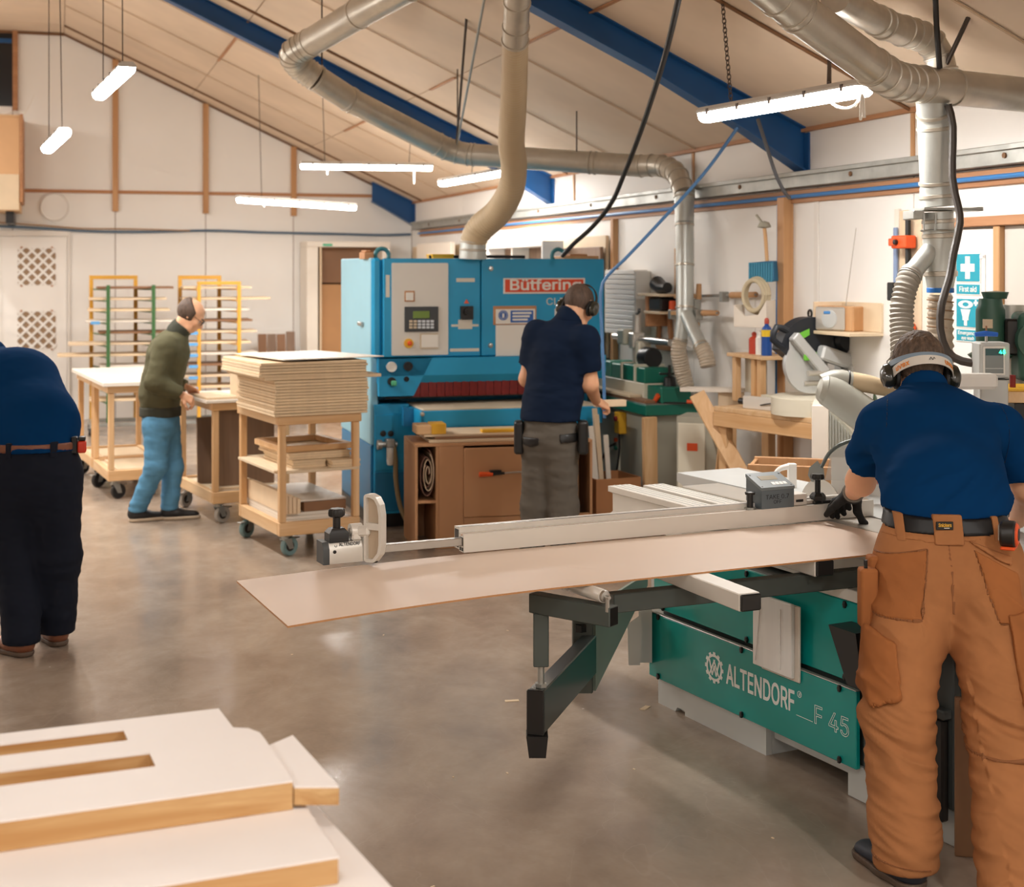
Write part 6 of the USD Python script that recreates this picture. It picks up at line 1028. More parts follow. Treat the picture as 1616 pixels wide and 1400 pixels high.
q = fl(1184, 795, .03); k2 = Thing('thumb_knob', 'small black thumb screw on the fence left of the slate box', 'knob', FF.sub((q[0], .032, z1 + .0))); k2.add('stem', cyl((0, 0, .0), (0, 0, .055), .012, n=14), m_black); k2.add('cap', lathe([(0, .055), (.019, .055), (.02, .064), (0, .068)], n=18), m_black); k2.add('washer', cyl((0, 0, -.005), (0, 0, .006), .024, n=6), m_galv)
q = fl(1268, 790, .03); q2 = fl(1281, 790, .03); cg = Thing('stop_carriage', 'small pale aluminium carriage on the fence right of the slate box', 'carriage', FF.sub((x1_ + .004, .01, z1 + .0005))); cg.add('block', pillow(0, .07, 0, .065, 0, .045, .005), m_alup); cg.add('window', box(.015, .05, -.002, -.0, .014, .024, .001), m_black); cg.add('tongue', box(.07, .11, .01, .05, 0, .015, .002), m_alu)
q = fl(1294, 793, .02); k3 = Thing('star_knob', 'tall black star knob with hexagon base by the gloved hand', 'knob', FF.sub((q[0], .035, z1 + .0005))); k3.add('base', cat(lathe([(.032, 0), (.032, .028), (.022, .04), (0, .04)], n=6), box(-.036, .09, -.03, .035, -.0, .012, .003)), m_black); k3.add('stem', cyl((0, 0, .04), (0, 0, .095), .0115, n=14), m_black); k3.add('star', star((0, 0, .092), .026, .022), m_black)

# ================================================================ riving guard, hood, arm and parts above the saw table
t = Thing('saw_hood', 'grey extraction hood and swung arm over the saw blade beside the operator', 'saw guard', Frame((*PY(1330, 760, 5.95)[:2], 0), (1, 0))); m_hood = mat('hood_grey', '#a7a79d', .4, var=.04, vs=4); Yh = 6.3
t.add('arm_tube', tube([PY(1301, 615, Yh), PY(1318, 622, Yh), PY(1350, 645, Yh), PY(1400, 682, Yh), PY(1450, 720, Yh)], [.066, .074, .078, .082, .085], 24, step=.03), m_hood, w=True); t.add('arm_end', tube([PY(1301, 615, Yh), PY(1293, 613, Yh), PY(1289, 612, Yh)], [.066, .05, .0], 24), m_hood, w=True)
t.add('arm_upper', tube([PY(1300, 606, Yh + .02), PY(1320, 598, Yh + .02), PY(1343, 602, Yh + .02)], [.045, .042, .042], 20, step=.02), m_hood, w=True); t.add('clamp_ring', torus(PY(1337, 601, Yh + .02), .046, .004, (1, 0, -.15), 24, 6), m_black, w=True); t.add('tan_hose', tube([PY(1344, 602, Yh + .02), PY(1370, 606, Yh + .02), PY(1400, 613, Yh + .05), PY(1450, 616, Yh + .1)], [.043, .04, .036, .036], 16, step=.03), m_hose, w=True, label='tan dust hose')
t.add('cross_beam', box(-.14, .09, 0, .08, 0, .06, .012).apply_translation(PY(1540, 615, 5.55)), m_panelw, w=True)
hoodp = [(1275, 752), (1277, 735), (1290, 722), (1315, 716), (1345, 705), (1362, 712), (1364, 758), (1290, 762), (1279, 760)]
t.add('blade_cover', cat(hullpts([PY(px, py, 6.0 + d) for px, py in ((1275, 750), (1277, 738), (1290, 727), (1300, 740), (1302, 758), (1290, 762), (1280, 760)) for d in (0, .03)])), mat('cover_grey', '#8d918e', .45), w=True, label='grey rounded blade cover'); t.add('cover_rim', tube([PY(1296, 738, 5.98), PY(1308, 716, 5.98), PY(1325, 702, 5.98), PY(1345, 695, 5.98)], .008, 8, step=.02), m_tube, w=True); t.add('pivot_screw', lathe([(0, .006), (.012, .004), (.012, 0)], PY(1283, 752, 6.0), (0, -1, 0), 10), m_black, w=True)
N_ = {'tr': ('transparent_bsdf', {}), 'gl': ('glossy_bsdf', {'roughness': .08}), 'd': ('diffuse_bsdf', {'color': c('#d8d6d0')}), 'fr': ('fresnel', {'IOR': 1.5}), 'm1': ('mix_closure', {}), 'm2': ('mix_closure', {'fac': .3})}
m_clear = usdkit.material(stage, '/World/Looks/clear_plastic', N_, [('fr.fac', 'm1.fac'), ('tr.BSDF', 'm1.closure1'), ('gl.BSDF', 'm1.closure2'), ('m1.closure', 'm2.closure1'), ('d.BSDF', 'm2.closure2')], surface='m2.closure')
t.add('clear_shield', quad3([PY(1302, 758, 6.02), PY(1400, 758, 6.02), PY(1400, 690, 6.02), PY(1345, 697, 6.02), PY(1312, 716, 6.02)], .004), m_clear, w=True, label='clear plastic shield')
nt = Thing('notice_card', 'white card with red hand lettering behind the operator\'s arm', 'notice', Frame(PY(1312, 776, 6.25), (1, .05))); nt.add('card', box(0, .3, 0, .006, -.03, .15, .002), m_paper); nt.add('lettering', cat(text('TIGHTEN', .028, .13, -.0005, .03, .0006, w=.17), text('BEFORE', .024, .13, -.0005, .085, .0006, w=.12)), mat('ink_red', '#d0644a', .6)); nt.add('foot', box(.02, .28, -.02, .03, -.036, -.0305, .002), m_pale)
hb = Frame(PZ(1222, 752, ZS)[:2], (.9, .1)); t = Thing('fence_handle', 'white curved handle of the rip fence behind the slate box', 'handle', Frame(PY(1248, 760, 6.45), (.95, .1))); t.add('curved_arm', tube([(-.08, 0, .0), (-.075, 0, .03), (-.05, 0, .058), (-.01, 0, .068), (.01, 0, .066)], [.009, .01, .012, .014, .014], 12, step=.01), m_white); t.add('post', pillow(-.012, .024, -.015, .02, -.07, .082, .005), m_white)
oF = Frame(PY(1192, 745, 7.1)[:2], (.96, -.28)); solid('plank', box(-.02, .38, 0, .04, PY(1192, 762, 7.1)[2] - .25, PY(1192, 733, 7.1)[2], .003), m_batten, 'orange brown plank standing behind the grey saw table', 'plank', oF) if False else None
tb = Thing('offcut_bin', 'low orange brown wooden bin behind the grey saw table', 'bin', oF); zt = PY(1192, 733, 7.1)[2]; tb.add('front', box(-.04, .4, 0, .02, 0, zt, .003), m_batten); tb.add('back', box(-.04, .4, .3, .32, 0, zt, .003), m_batten); tb.add('end', box(-.04, -.02, .021, .299, 0, zt - .01, .003), m_batten); tb.add('end', box(.38, .4, .021, .299, 0, zt - .01, .003), m_batten)
# brown board standing behind the machine's end, dark post
solid('board', box(0, .16, .0, .02, 0, .5, .003), m_brown, 'brown board standing on the floor between the operator\'s legs', 'board', Frame(G(1507, 1352)[:2], (.98, -.2)))
# ================================================================ stack of primed frames on a bench in the foreground
ZF = .93; PF = Frame(PZ(462, 1232, ZF)[:2], (.925, .379)); pf = lambda px, py, z=ZF: PF.az(px, py, z)[:2]
m_prim = mat('primer_white', '#efe9e5', .5, var=.02, vs=3); m_edge = wood('pine_edge', '#b07c42', '#e0bd8a', ax=0, sc=26)
yb = pf(345, 1118)[1]; s1a, s1b = pf(193, 1152), pf(204, 1168); s2a, s2b = pf(235, 1188), pf(247, 1209)
Ap = Polygon([(-1.25, 0), (-.0, 0), pf(418, 1166), pf(410, 1156), pf(392, 1149), pf(368, 1148), (pf(345, 1118)[0], yb), (-1.25, yb)])
slots = [sbox(-1.1, s1b[1], (s1a[0] + s1b[0]) / 2, s1a[1]), sbox(-1.1, s2b[1], (s2a[0] + s2b[0]) / 2, s2a[1])]
th = .052; A_ = Ap.difference(unary_union(slots))
fr = Thing('slotted_board', 'topmost white primed frame with two long slots, on the foreground stack', 'frame', PF); fr.add('face', prism(A_, ZF - .003, ZF, 'xy'), m_prim, label='white primed face'); fr.add('core', prism(A_, ZF - th, ZF - .0032, 'xy'), m_edge, label='bare pine edges')
bz = ZF - .012; q1, q2, q3 = PF.az(462, 1160, bz)[:2], PF.az(535, 1241, bz)[:2], PF.az(468, 1250, bz)[:2]
f2 = Thing('primed_board', 'primed board end that sticks out to the right below the topmost frame', 'frame', PF); P2 = Polygon([q1, q2, (q3[0] + .0, -.0 + .004), pf(458, 1226), pf(421, 1168)]).buffer(0).difference(Ap.buffer(.003)); f2.add('face', prism(P2, bz - .003, bz, 'xy'), m_prim); f2.add('core', prism(P2, bz - .034, bz - .0032, 'xy'), m_edge)
zD = ZF - th - .001; d1_ = PF.az(535, 1352, zD)[:2]; d0_ = PF.az(480, 1268, zD)[:2]; yD = d1_[1]; f4 = Thing('primed_board', 'wide white primed board with a pine front edge under the slotted board, bottom left corner', 'board', PF)
Dq = Polygon([(-1.25, yD), (d1_[0], yD), (d0_[0], d0_[1]), (d0_[0] - .03, yb - .03), (-1.25, yb - .03)]); f4.add('face', prism(Dq, zD - .003, zD, 'xy'), m_prim); f4.add('core', prism(Dq.buffer(-.001), zD - .045, zD - .0032, 'xy'), m_edge)
zC = zD - .046; f3 = Thing('wide_board', 'lowest white primed board that reaches farthest right on the foreground bench', 'board', PF); c1 = PF.az(496, 1268, zC)[:2]; c2 = PF.az(618, 1400, zC)[:2]
Cq = Polygon([(-1.25, -.6), (c2[0] + .03, -.6), (c2[0], c2[1]), (c1[0], c1[1]), (c1[0] - .06, yb - .01), (-1.25, yb - .01)]); f3.add('face', prism(Cq, zC - .003, zC, 'xy'), m_prim); f3.add('core', prism(Cq.buffer(-.001), zC - .02, zC - .0032, 'xy'), m_edge)
tbn = Thing('bench', 'bench that carries the white primed frames in the foreground', 'bench', PF); tbn.add('top', box(-1.3, c1[0] - .02, -.55, yb - .02, zC - .062, zC - .021, .003), m_ply)
for x in (-1.2, c1[0] - .1):
    for y in (-.5, yb - .08): tbn.add('leg', box(x, x + .07, y, y + .07, 0, zC - .0625, .003), m_pine)
solid('wood_chips', cat([mv(box(-rng.uniform(.004, .009), rng.uniform(.004, .009), -.003, .003, 0, .002), (rng.uniform(-1.4, 1.0), rng.uniform(4.0, 7.5), .0003), rz=rng.uniform(0, 180)) for i in range(14)] + [mv(box(-.03, .03, -.012, .012, 0, .002), (X0, Y0, .0003), rz=a_) for X0, Y0, a_ in ((.0, 6.1, 10), (.56, 6.0, 60))]), m_ply, 'pale wood chips scattered over the open concrete floor', 'wood chips', kind='stuff')
# ================================================================ people: smooth fields meshed by surface nets
def nrm(v): v = np.asarray(v, float); return v / np.linalg.norm(v)
def cap(a, b, ra, rb, w=None, k=1.0, cut=0):
    """Distance to a tapered rod from a to b; w, k flatten it along w; cut=1 ends it square at b (2: at a too)."""
    a, b = np.asarray(a, np.float32), np.asarray(b, np.float32); d = b - a; L2 = float(d @ d) + 1e-12; L = math.sqrt(L2); wn = None if w is None else nrm(np.asarray(w) - d * (np.asarray(w) @ d) / L2).astype(np.float32)
    def f(P):
        q = P - a; t = np.clip(q @ d / L2, 0, 1); q = q - t[:, None] * d
        if wn is not None: q = q + (q @ wn)[:, None] * wn * (1 / k - 1)
        D = np.sqrt((q * q).sum(1)) - (ra + (rb - ra) * t)
        if wn is not None: D = D * (.5 + .5 * k)
        if cut: s = (P - a) @ d / L; D = np.maximum(D, s - L)
        if cut > 1: D = np.maximum(D, -s)
        return D
    m = max(ra, rb); f.bb = (np.minimum(a, b) - m, np.maximum(a, b) + m); return f
def ell(c_, r, ax=None):
    c_, r = np.asarray(c_, np.float32), np.asarray(r, np.float32); A = np.eye(3, dtype=np.float32) if ax is None else np.asarray(ax, np.float32)
    def f(P):
        q = (P - c_) @ A.T; k0 = np.sqrt(((q / r)**2).sum(1)); k1 = np.sqrt(((q / r**2)**2).sum(1)) + 1e-9; return k0 * (k0 - 1) / k1
    m = r.max(); f.bb = (c_ - m, c_ + m); return f
def blend(fs, k=.03):
    def f(P):
        D = fs[0](P)
        for g in fs[1:]:
            e = g(P); h = np.maximum(k - np.abs(D - e), 0) / k; D = np.minimum(D, e) - h * h * k * .25
        return D
    f.bb = (np.min([g.bb[0] for g in fs], 0), np.max([g.bb[1] for g in fs], 0)); return f
def off(f, d):
    g = lambda P: f(P) - d
    g.bb = (f.bb[0] - d, f.bb[1] + d); return g
def half(f, *planes):
    """Keeps the side of each plane (point, normal) that the normal points away from."""
    pl = [(np.asarray(p, np.float32), nrm(n).astype(np.float32)) for p, n in planes]
    def g(P):
        D = f(P)
        for p, n in pl: D = np.maximum(D, (P - p) @ n)
        return D
    g.bb = f.bb; return g
def both(f, h_):
    g = lambda P: np.maximum(f(P), h_(P))
    g.bb = f.bb; return g
def minus(f, h_):
    g = lambda P: np.maximum(f(P), -h_(P))
    g.bb = f.bb; return g
def nets(f, h, disp=None, lo=None, hi=None):
    lo = np.asarray(f.bb[0] if lo is None else lo, float) - 2.5 * h; hi = np.asarray(f.bb[1] if hi is None else hi, float) + 2.5 * h; bs = 6
    nb = np.ceil((hi - lo) / (h * bs)).astype(int); n = nb * bs + 1
    cen = np.stack(np.meshgrid(*[np.arange(k) for k in nb], indexing='ij'), -1).reshape(-1, 3); C = (lo + (cen + .5) * bs * h).astype(np.float32); D = f(C); act = np.abs(D) < bs * h * 1.35
    F = np.empty(n, np.float32)
    for ax_ in range(1): F[...] = 1
    big = np.repeat(np.repeat(np.repeat(np.where(D < 0, -1, 1).reshape(nb), bs, 0), bs, 1), bs, 2); F[:-1, :-1, :-1] = big; 
    A = cen[act]; o = np.stack(np.meshgrid(*[np.arange(bs + 1)] * 3, indexing='ij'), -1).reshape(-1, 3)
    I = (A[:, None, :] * bs + o[None]).reshape(-1, 3); idx = np.unique(np.ravel_multi_index(I.T, n)); P = (lo + np.stack(np.unravel_index(idx, n), 1) * h).astype(np.float32)
    F.ravel()[idx] = np.concatenate([f(P[i:i + 200000]) for i in range(0, len(P), 200000)]) + 1e-7
    s = F < 0; cc = np.zeros(n - 1, np.int8)
    for d in np.ndindex(2, 2, 2): cc += s[d[0]:n[0] - 1 + d[0], d[1]:n[1] - 1 + d[1], d[2]:n[2] - 1 + d[2]]
    cell = np.argwhere((cc > 0) & (cc < 8)); ids = np.full(n - 1, -1); ids[tuple(cell.T)] = np.arange(len(cell)); S = np.zeros((len(cell), 3)); N_ = np.zeros(len(cell))
    for ax_ in range(3):
        for u in (0, 1):
            for v in (0, 1):
                a = cell.copy(); o2 = [i for i in range(3) if i != ax_]; a[:, o2[0]] += u; a[:, o2[1]] += v; b = a.copy(); b[:, ax_] += 1
                fa, fb = F[tuple(a.T)], F[tuple(b.T)]; m = (fa < 0) != (fb < 0); t = np.where(m, fa / np.where(m, fa - fb, 1), 0); p = a.astype(float); p[:, ax_] += t; S[m] += p[m]; N_ += m
    V = lo + S / np.maximum(N_, 1)[:, None] * h; Fc = []
    for ax_ in range(3):
        o2 = [(ax_ + 1) % 3, (ax_ + 2) % 3]; sl = [slice(1, n[i] - 1) for i in range(3)]; sl[ax_] = slice(0, n[ax_] - 1); a = s[tuple(sl)]; sl2 = list(sl); sl2[ax_] = slice(1, n[ax_]); b = s[tuple(sl2)]
        E = np.argwhere(a != b); base = E + [1 if i != ax_ else 0 for i in range(3)]; inside = a[tuple(E.T)]
        def cid(du, dv): q = base.copy(); q[:, o2[0]] -= du; q[:, o2[1]] -= dv; return ids[tuple(q.T)]
        q = np.stack([cid(1, 1), cid(0, 1), cid(0, 0), cid(1, 0)], 1); q[~inside] = q[~inside][:, ::-1]; Fc.append(q)
    Q = np.vstack(Fc); Q = Q[(Q >= 0).all(1)]; T = np.vstack([Q[:, [0, 1, 2]], Q[:, [0, 2, 3]]]); m = tm(V, T)
    if disp is not None:
        nn = normals(m); m = tm(V + nn * disp(V)[:, None], T)
    return m
def normals(m):
    v, f = m.vertices, m.faces; n = np.zeros_like(v); fn = np.cross(v[f[:, 1]] - v[f[:, 0]], v[f[:, 2]] - v[f[:, 0]])
    for k in range(3): np.add.at(n, f[:, k], fn)
    return n / np.maximum(np.linalg.norm(n, axis=1, keepdims=True), 1e-12)
def join(a, b):
    try:
        M = [manifold3d.Manifold(manifold3d.Mesh(np.asarray(m.vertices, np.float32), np.asarray(m.faces, np.uint32))) for m in (a, b)]
        if all(x.status() == manifold3d.Error.NoError for x in M):
            r = (M[0] + M[1]).to_mesh(); return tm(r.vert_properties[:, :3], r.tri_verts)
    except Exception: pass
    return cat(a, b)
def hand(wr, d, up, side, curl=(.35, .4, .45, .5), thumb=.5, s=1.0, g=0.0, spread=.10):
    """Palm, four fingers of different lengths and a thumb from the side of the palm. d: where it points, up: back of the hand, side: +1 thumb on the left of d seen from the back."""
    d = nrm(d); up = nrm(np.asarray(up) - d * (np.asarray(up) @ d)); t = np.cross(up, d) * side; wr = np.asarray(wr, float); P = [cap(wr - d * .02 * s, wr + d * .03 * s, .024 * s + g, .028 * s + g, up, .72), cap(wr + d * .03 * s + t * .012 * s, wr + d * .082 * s + t * .02 * s, .026 * s + g, .020 * s + g, up, .6), cap(wr + d * .03 * s - t * .012 * s, wr + d * .078 * s - t * .02 * s, .026 * s + g, .020 * s + g, up, .6)]; F = []
    for i, (o, L, c_) in enumerate(zip((.030, .010, -.010, -.029), (.074, .082, .076, .060), curl)):
        p = wr + d * (.088 - .004 * abs(i - 1)) * s + t * o * s; dd = nrm(d + t * spread * (1.2 - .8 * i)); a = 0
        for j, (f_, r0, r1) in enumerate(((.48, .0098, .009), (.29, .009, .0082), (.23, .0082, .0068))):
            a += c_ * (1.0 if j else .7); e = dd * math.cos(a) - up * math.sin(a); q = p + e * L * f_ * s; F.append(cap(p, q, r0 * s + g, r1 * s + g)); p = q
    p = wr + d * .028 * s + t * .026 * s - up * .006 * s; dd = nrm(d * .75 + t * .75 - up * .25)
    for f_, r0, r1, b_ in ((.036, .0135, .0115, 0), (.030, .0112, .0098, thumb * .5), (.026, .0098, .0078, thumb)):
        e = nrm(dd - t * b_ - up * b_ * .4); q = p + e * f_ * s; F.append(cap(p, q, r0 * s + g, r1 * s + g)); p = q
    return blend(P, .014), F
def hand_mesh(H, h=.0036): P, F = H; return nets(blend([P] + F, .006), h)
def head_axes(fwd, up): fwd = nrm(fwd); up = nrm(np.asarray(up) - fwd * (np.asarray(up) @ fwd)); return fwd, np.cross(fwd, up), up      # forward, right, up
def head_prims(c_, fwd, up, s=1.0):
    f, r, u = head_axes(fwd, up); A = np.array([r, f, u]); q = lambda a, b, e: np.asarray(c_) + (r * a + f * b + u * e) * s
    P = [ell(q(0, -.008, .03), np.array([.076, .098, .092]) * s, A), ell(q(0, .028, -.035), np.array([.062, .072, .085]) * s, A), cap(q(-.03, .045, -.088), q(.03, .045, -.088), .03 * s, .03 * s), cap(q(0, .06, -.095), q(0, .075, -.092), .022 * s, .018 * s),
         cap(q(-.03, .088, .022), q(.03, .088, .022), .013 * s, .013 * s), cap(q(0, .092, .01), q(0, .118, -.032), .009 * s, .0135 * s), cap(q(-.012, .1, -.036), q(.012, .1, -.036), .0085 * s, .0085 * s), cap(q(-.02, .088, -.062), q(.02, .088, -.062), .0085 * s, .0085 * s), cap(q(-.018, .085, -.075), q(.018, .085, -.075), .009 * s, .009 * s)]
    for k in (-1, 1): P += [cap(q(k * .076, -.008, .018), q(k * .074, -.004, -.03), .016 * s, .011 * s, r, .42), ell(q(k * .042, .07, -.022), np.array([.022, .02, .022]) * s, A)]
    return P, q, A
m_skin = mat('skin', '#d9a583', .5, var=.04, vs=12, spec=.35, subsurface_weight=.12, subsurface_scale=.004); m_eyew = mat('eye_white', '#e8e4dd', .25); m_iris = mat('iris_dark', '#3b2a1e', .2); m_lip = mat('lip', '#b8776a', .5)
m_hair_b = mat('hair_brown', '#4d3b2f', .7, var=.4, vs=60, stretch=(1, 1, .25), bump=.003, bs=140); m_hair_g = mat('hair_greying', '#5c4a3c', .7, var=.55, vs=70, stretch=(1, 1, .25), bump=.004, bs=150)
m_muff = mat('muff_black', '#24251d', .22, coat=.6); m_muffp = mat('muff_pad', '#161513', .6); m_band = mat('band_steel_blue', '#8296a8', .4)
CREASE = lambda n_, sc, st, seed=0: (lambda V: (np.abs(meshkit.fbm((V @ np.asarray(n_).T) * sc, 3, seed) - .5) * -2 + .35) * st)
def face_parts(t, q, A, s=1.0):
    for k in (-1, 1):
        e = t.add('eye', trimesh.creation.icosphere(2, .0125 * s).apply_translation(q(k * .031, .078, .0)), m_eyew, w=True); t.add('iris', trimesh.creation.icosphere(2, .006 * s).apply_translation(q(k * .031, .0872, -.001)), m_iris, parent=e, w=True)
        t.add('eyebrow', cap_mesh(q(k * .016, .1, .022), q(k * .046, .09, .024), .005 * s), m_hair_b, w=True)
    t.add('mouth', cap_mesh(q(-.02, .0955, -.069), q(.02, .0955, -.069), .0035 * s), m_lip, w=True)
def cap_mesh(a, b, r): return tube([a, b], r, 8)
def muffs(t, q, A, s=1.0, band='over', drop=0.0):
    r, f, u = A; tr = lambda m, o: tm(o + (m.vertices * [1.1, 1.0, 1.36]) @ np.array([r, f, u]), m.faces); p = None
    for k in (-1, 1):
        p = t.add('ear_cup', tr(lathe([(.0, .0), (.026, .0), (.034, .008), (.036, .02), (.03, .034), (.016, .042), (0, .044)], (0, 0, 0), (k, 0, 0), 28), q(k * .092, -.006, -.008 + drop)), m_muff, w=True, label='glossy black ear defender cup')
        t.add('ear_cushion', tr(lathe([(.03, -.012), (.037, -.008), (.037, .002), (.03, .004)], (0, 0, 0), (k, 0, 0), 24), q(k * .088, -.006, -.008 + drop)), m_muffp, parent=p, w=True)
    return p
def ribbon3(pts, nrm_, w, th):
    """A flat strap along pts, its width along the given directions."""
    P = np.asarray(pts, float); tan = np.gradient(P, axis=0); tan /= np.linalg.norm(tan, axis=1, keepdims=True); W = np.asarray(nrm_, float); W = W - tan * (W * tan).sum(1, keepdims=True); W /= np.linalg.norm(W, axis=1, keepdims=True); N_ = np.cross(tan, W); V = np.stack([P + W * w / 2 + N_ * th / 2, P - W * w / 2 + N_ * th / 2, P - W * w / 2 - N_ * th / 2, P + W * w / 2 - N_ * th / 2], 1).reshape(-1, 3); n = len(P); F = []
    for i in range(n - 1):
        for j in range(4): a, b = i * 4 + j, i * 4 + (j + 1) % 4; F += [[a, b, b + 4], [a, b + 4, a + 4]]
    F += [[0, 2, 1], [0, 3, 2], [4 * n - 4, 4 * n - 3, 4 * n - 2], [4 * n - 4, 4 * n - 2, 4 * n - 1]]; return tm(V, F)
class Man:
    def __init__(s, name, label, J, lat, fwd, sc=1.0, bulk=1.0, skin=m_skin):
        s.J = J = {k: np.asarray(v, float) for k, v in J.items()}; s.lat, s.fwd, s.sc, s.b = nrm(lat), nrm(fwd), sc, bulk; s.base = (J['anL'] + J['anR']) / 2; s.t = Thing(name, label, 'person', Frame((s.base[0], s.base[1], 0), (1, 0))); s.skin = skin
    def dep(s, a, b): return np.cross(s.lat, nrm(np.asarray(b) - np.asarray(a)))
    def torso(s, e, k=.68, wr=(1, 1, 1)):
        J, b = s.J, s.b * s.sc; w1, w2 = s.dep(J['pel'], J['wai']), s.dep(J['wai'], J['che'])
        return [cap(J['pel'], J['wai'], .152 * b * wr[0] + e, .145 * b * wr[1] + e, w1, .72), cap(J['wai'], J['che'], .145 * b * wr[1] + e, .168 * b * wr[2] + e, w2, k), cap(J['shL'] * .8 + J['che'] * .2, J['shR'] * .8 + J['che'] * .2, .07 * b + e, .07 * b + e), cap(J['che'], J['nek'], .13 * b + e, .062 * b + e, w2, .75)]
    def arms(s, e, which='LR', cutat=None):
        J, q = s.J, s.sc * (.5 + .5 * s.b); F = []
        for k in which: F += [cap(J['sh' + k], J['el' + k], .056 * q + e, .043 * q + e), cap(J['el' + k], J['wr' + k], .044 * q + e, .028 * q + e, None)]
        return F
    def legs(s, e0, e1, e2):
        J, q = s.J, s.sc * s.b; F = []
        for k in 'LR': F += [cap(J['hi' + k], J['kn' + k], .082 * q + e0, .057 * q + e1), cap(J['kn' + k], J['an' + k], .056 * q + e1, .04 * q + e2)]
        return F
    def body(s, head_c, hf, hu, hands, h=.011, s_head=1.0):
        J = s.J; HP, q, A = head_prims(head_c, hf, hu, s_head); s.q, s.A = q, A; feet = [cap(J['an' + k] - [0, 0, .03], J['to' + k] * .75 + J['an' + k] * [.25, .25, 0] + [0, 0, .04], .032, .024) for k in 'LR']
        big = blend(s.torso(-.016) + s.arms(0) + s.legs(0, 0, 0) + feet + [cap(J['nek'], q(0, -.02, -.05), .056, .054)], .035); m = nets(blend([big, blend(HP, .016)], .02), h)
        for H in hands: m = join(m, hand_mesh(H))
        s.t.add('body', m, s.skin, w=True, smooth=True); face_parts(s.t, q, A, s_head); return m
    def hair(s, mt, planes, g=.010, h=.006, st=.006, seed=3):
        q, A = s.q, s.A; sk = ell(q(0, -.012, .032), np.array([.078, .1, .094]) + g, A); s.t.add('hair', nets(half(sk, *planes), h, lambda V: (meshkit.fbm(V * [90, 90, 40], 3, seed) - .5) * st), mt, w=True, smooth=True)
    def shoes(s, mt, ms, L=.285, w=.046):
        J = s.J
        for k in 'LR':
            a, b = J['an' + k].copy(), J['to' + k].copy(); a[2] = b[2] = 0; d = nrm(b - a); hl = a - d * .055; z = lambda p, dz: p + [0, 0, dz]
            up = blend([cap(z(hl + d * .03, .055), z(a + d * .05, .05), w * .92, w, (0, 0, 1), .9), cap(z(a + d * .05, .048), z(hl + d * (L - .05), .036), w, w * .86, (0, 0, 1), .62), cap(z(a - d * .01, .06), z(a - d * .012, .115), .044, .047)], .03)
            p = s.t.add('shoe', nets(half(up, (z(hl, .012), (0, 0, -1))), .006), mt, w=True, smooth=40)
            so = off(blend([cap(z(hl + d * .04, .02), z(a + d * .08, .02), w * .95, w * .98, (0, 0, 1), .9), cap(z(a + d * .08, .02), z(hl + d * (L - .045), .02), w * .98, w * .88, (0, 0, 1), .9)], .02), .003)
            s.t.add('sole', nets(half(so, (z(hl, .026), (0, 0, 1)), (z(hl, .001), (0, 0, -1))), .006), ms, parent=p, w=True, smooth=40)
def folds(z0, z1, amp, sc=(9, 9, 34), seed=1, base=.0): return lambda V: (base + (amp - base) * np.exp(-((V[:, 2] - z0) / z1)**2)) * (meshkit.fbm(V * np.asarray(sc), 3, seed) - .5) * 2
m_navy = mat('polo_navy', '#0a3460', .9, var=.05, vs=6, spec=.03); m_navy2 = mat('polo_dark_navy', '#0b1a30', .85, var=.06, vs=6, spec=.15); m_tan = mat('canvas_tan', '#a26d45', .88, var=.10, vs=7, bump=.0005, bs=500, spec=.2); m_tan2 = mat('canvas_tan_dark', '#9a6036', .85, var=.10, vs=7, bump=.0005, bs=500, spec=.2); m_belt_b = mat('belt_black', '#0c0d10', .45, spec=.35); m_thread = mat('seam_thread', '#855430', .85)
m_jean = mat('denim', '#5b90b4', .85, var=.18, vs=7, spec=.2); m_oliv = mat('fleece_olive', '#57543f', .9, var=.12, vs=8, spec=.15); m_olivd = mat('fleece_dark', '#34352a', .9); m_grey = mat('workwear_grey', '#5d574f', .85, var=.1, vs=7, spec=.2); m_dnavy = mat('trouser_navy', '#151a27', .85, var=.08, vs=7, spec=.2); m_leath = mat('leather_brown', '#7c4a32', .45, var=.12, vs=14); m_shoe = mat('shoe_black', '#191a1d', .5); m_shoeb = mat('shoe_navy', '#252b38', .55); m_sole = mat('sole_cream', '#cdbba3', .6); m_soled = mat('sole_dark', '#5a4a3e', .6)

# ---------------------------------------------------------------- the saw operator in the foreground
X_ = lambda px, Y: (px - CX) / FPX * Y
pt = lambda px, Y, z: np.array([X_(px, Y), Y, z])
J = dict(pel=pt(1492, 4.63, .94), wai=pt(1494, 4.70, 1.09), che=pt(1474, 4.95, 1.27), nek=pt(1459, 5.08, 1.405), shL=pt(1387, 5.02, 1.29), shR=pt(1582, 5.0, 1.29), elL=pt(1358, 5.22, 1.07), elR=pt(1622, 5.0, 1.08), wrL=pt(1346, 5.50, .985), wrR=pt(1606, 5.27, .92),
         hiL=pt(1448, 4.62, .90), hiR=pt(1545, 4.6, .90), knL=pt(1416, 4.44, .48), knR=pt(1582, 4.36, .48), anL=(1.185, 4.28, .09), anR=pt(1600, 4.08, .09), toL=(1.10, 4.50, 0), toR=pt(1600, 4.30, 0))
mA = Man('person', 'man in navy polo shirt and tan work trousers bending over the saw, seen from behind', J, (1, -.06, 0), (.1, .99, 0), 1.02, 1.18); J = mA.J; t = mA.t
hc = pt(1450, 5.17, 1.484); hf = nrm((-.03, .87, -.5)); hu = nrm((0, .5, .87))
wl = J['wrL']; gl_ = hand(wl, pt(1318, 5.62, .93) - wl, (-.2, -.15, 1), 1, (.5, .55, .6, .6), .25, 1.05); hr_ = hand(J['wrR'], (.02, 1, -.4), (0, .3, 1), 1, (.3, .3, .3, .3))
mA.body(hc, hf, hu, [gl_, hr_], .0105, 1.06); q, A = mA.q, mA.A
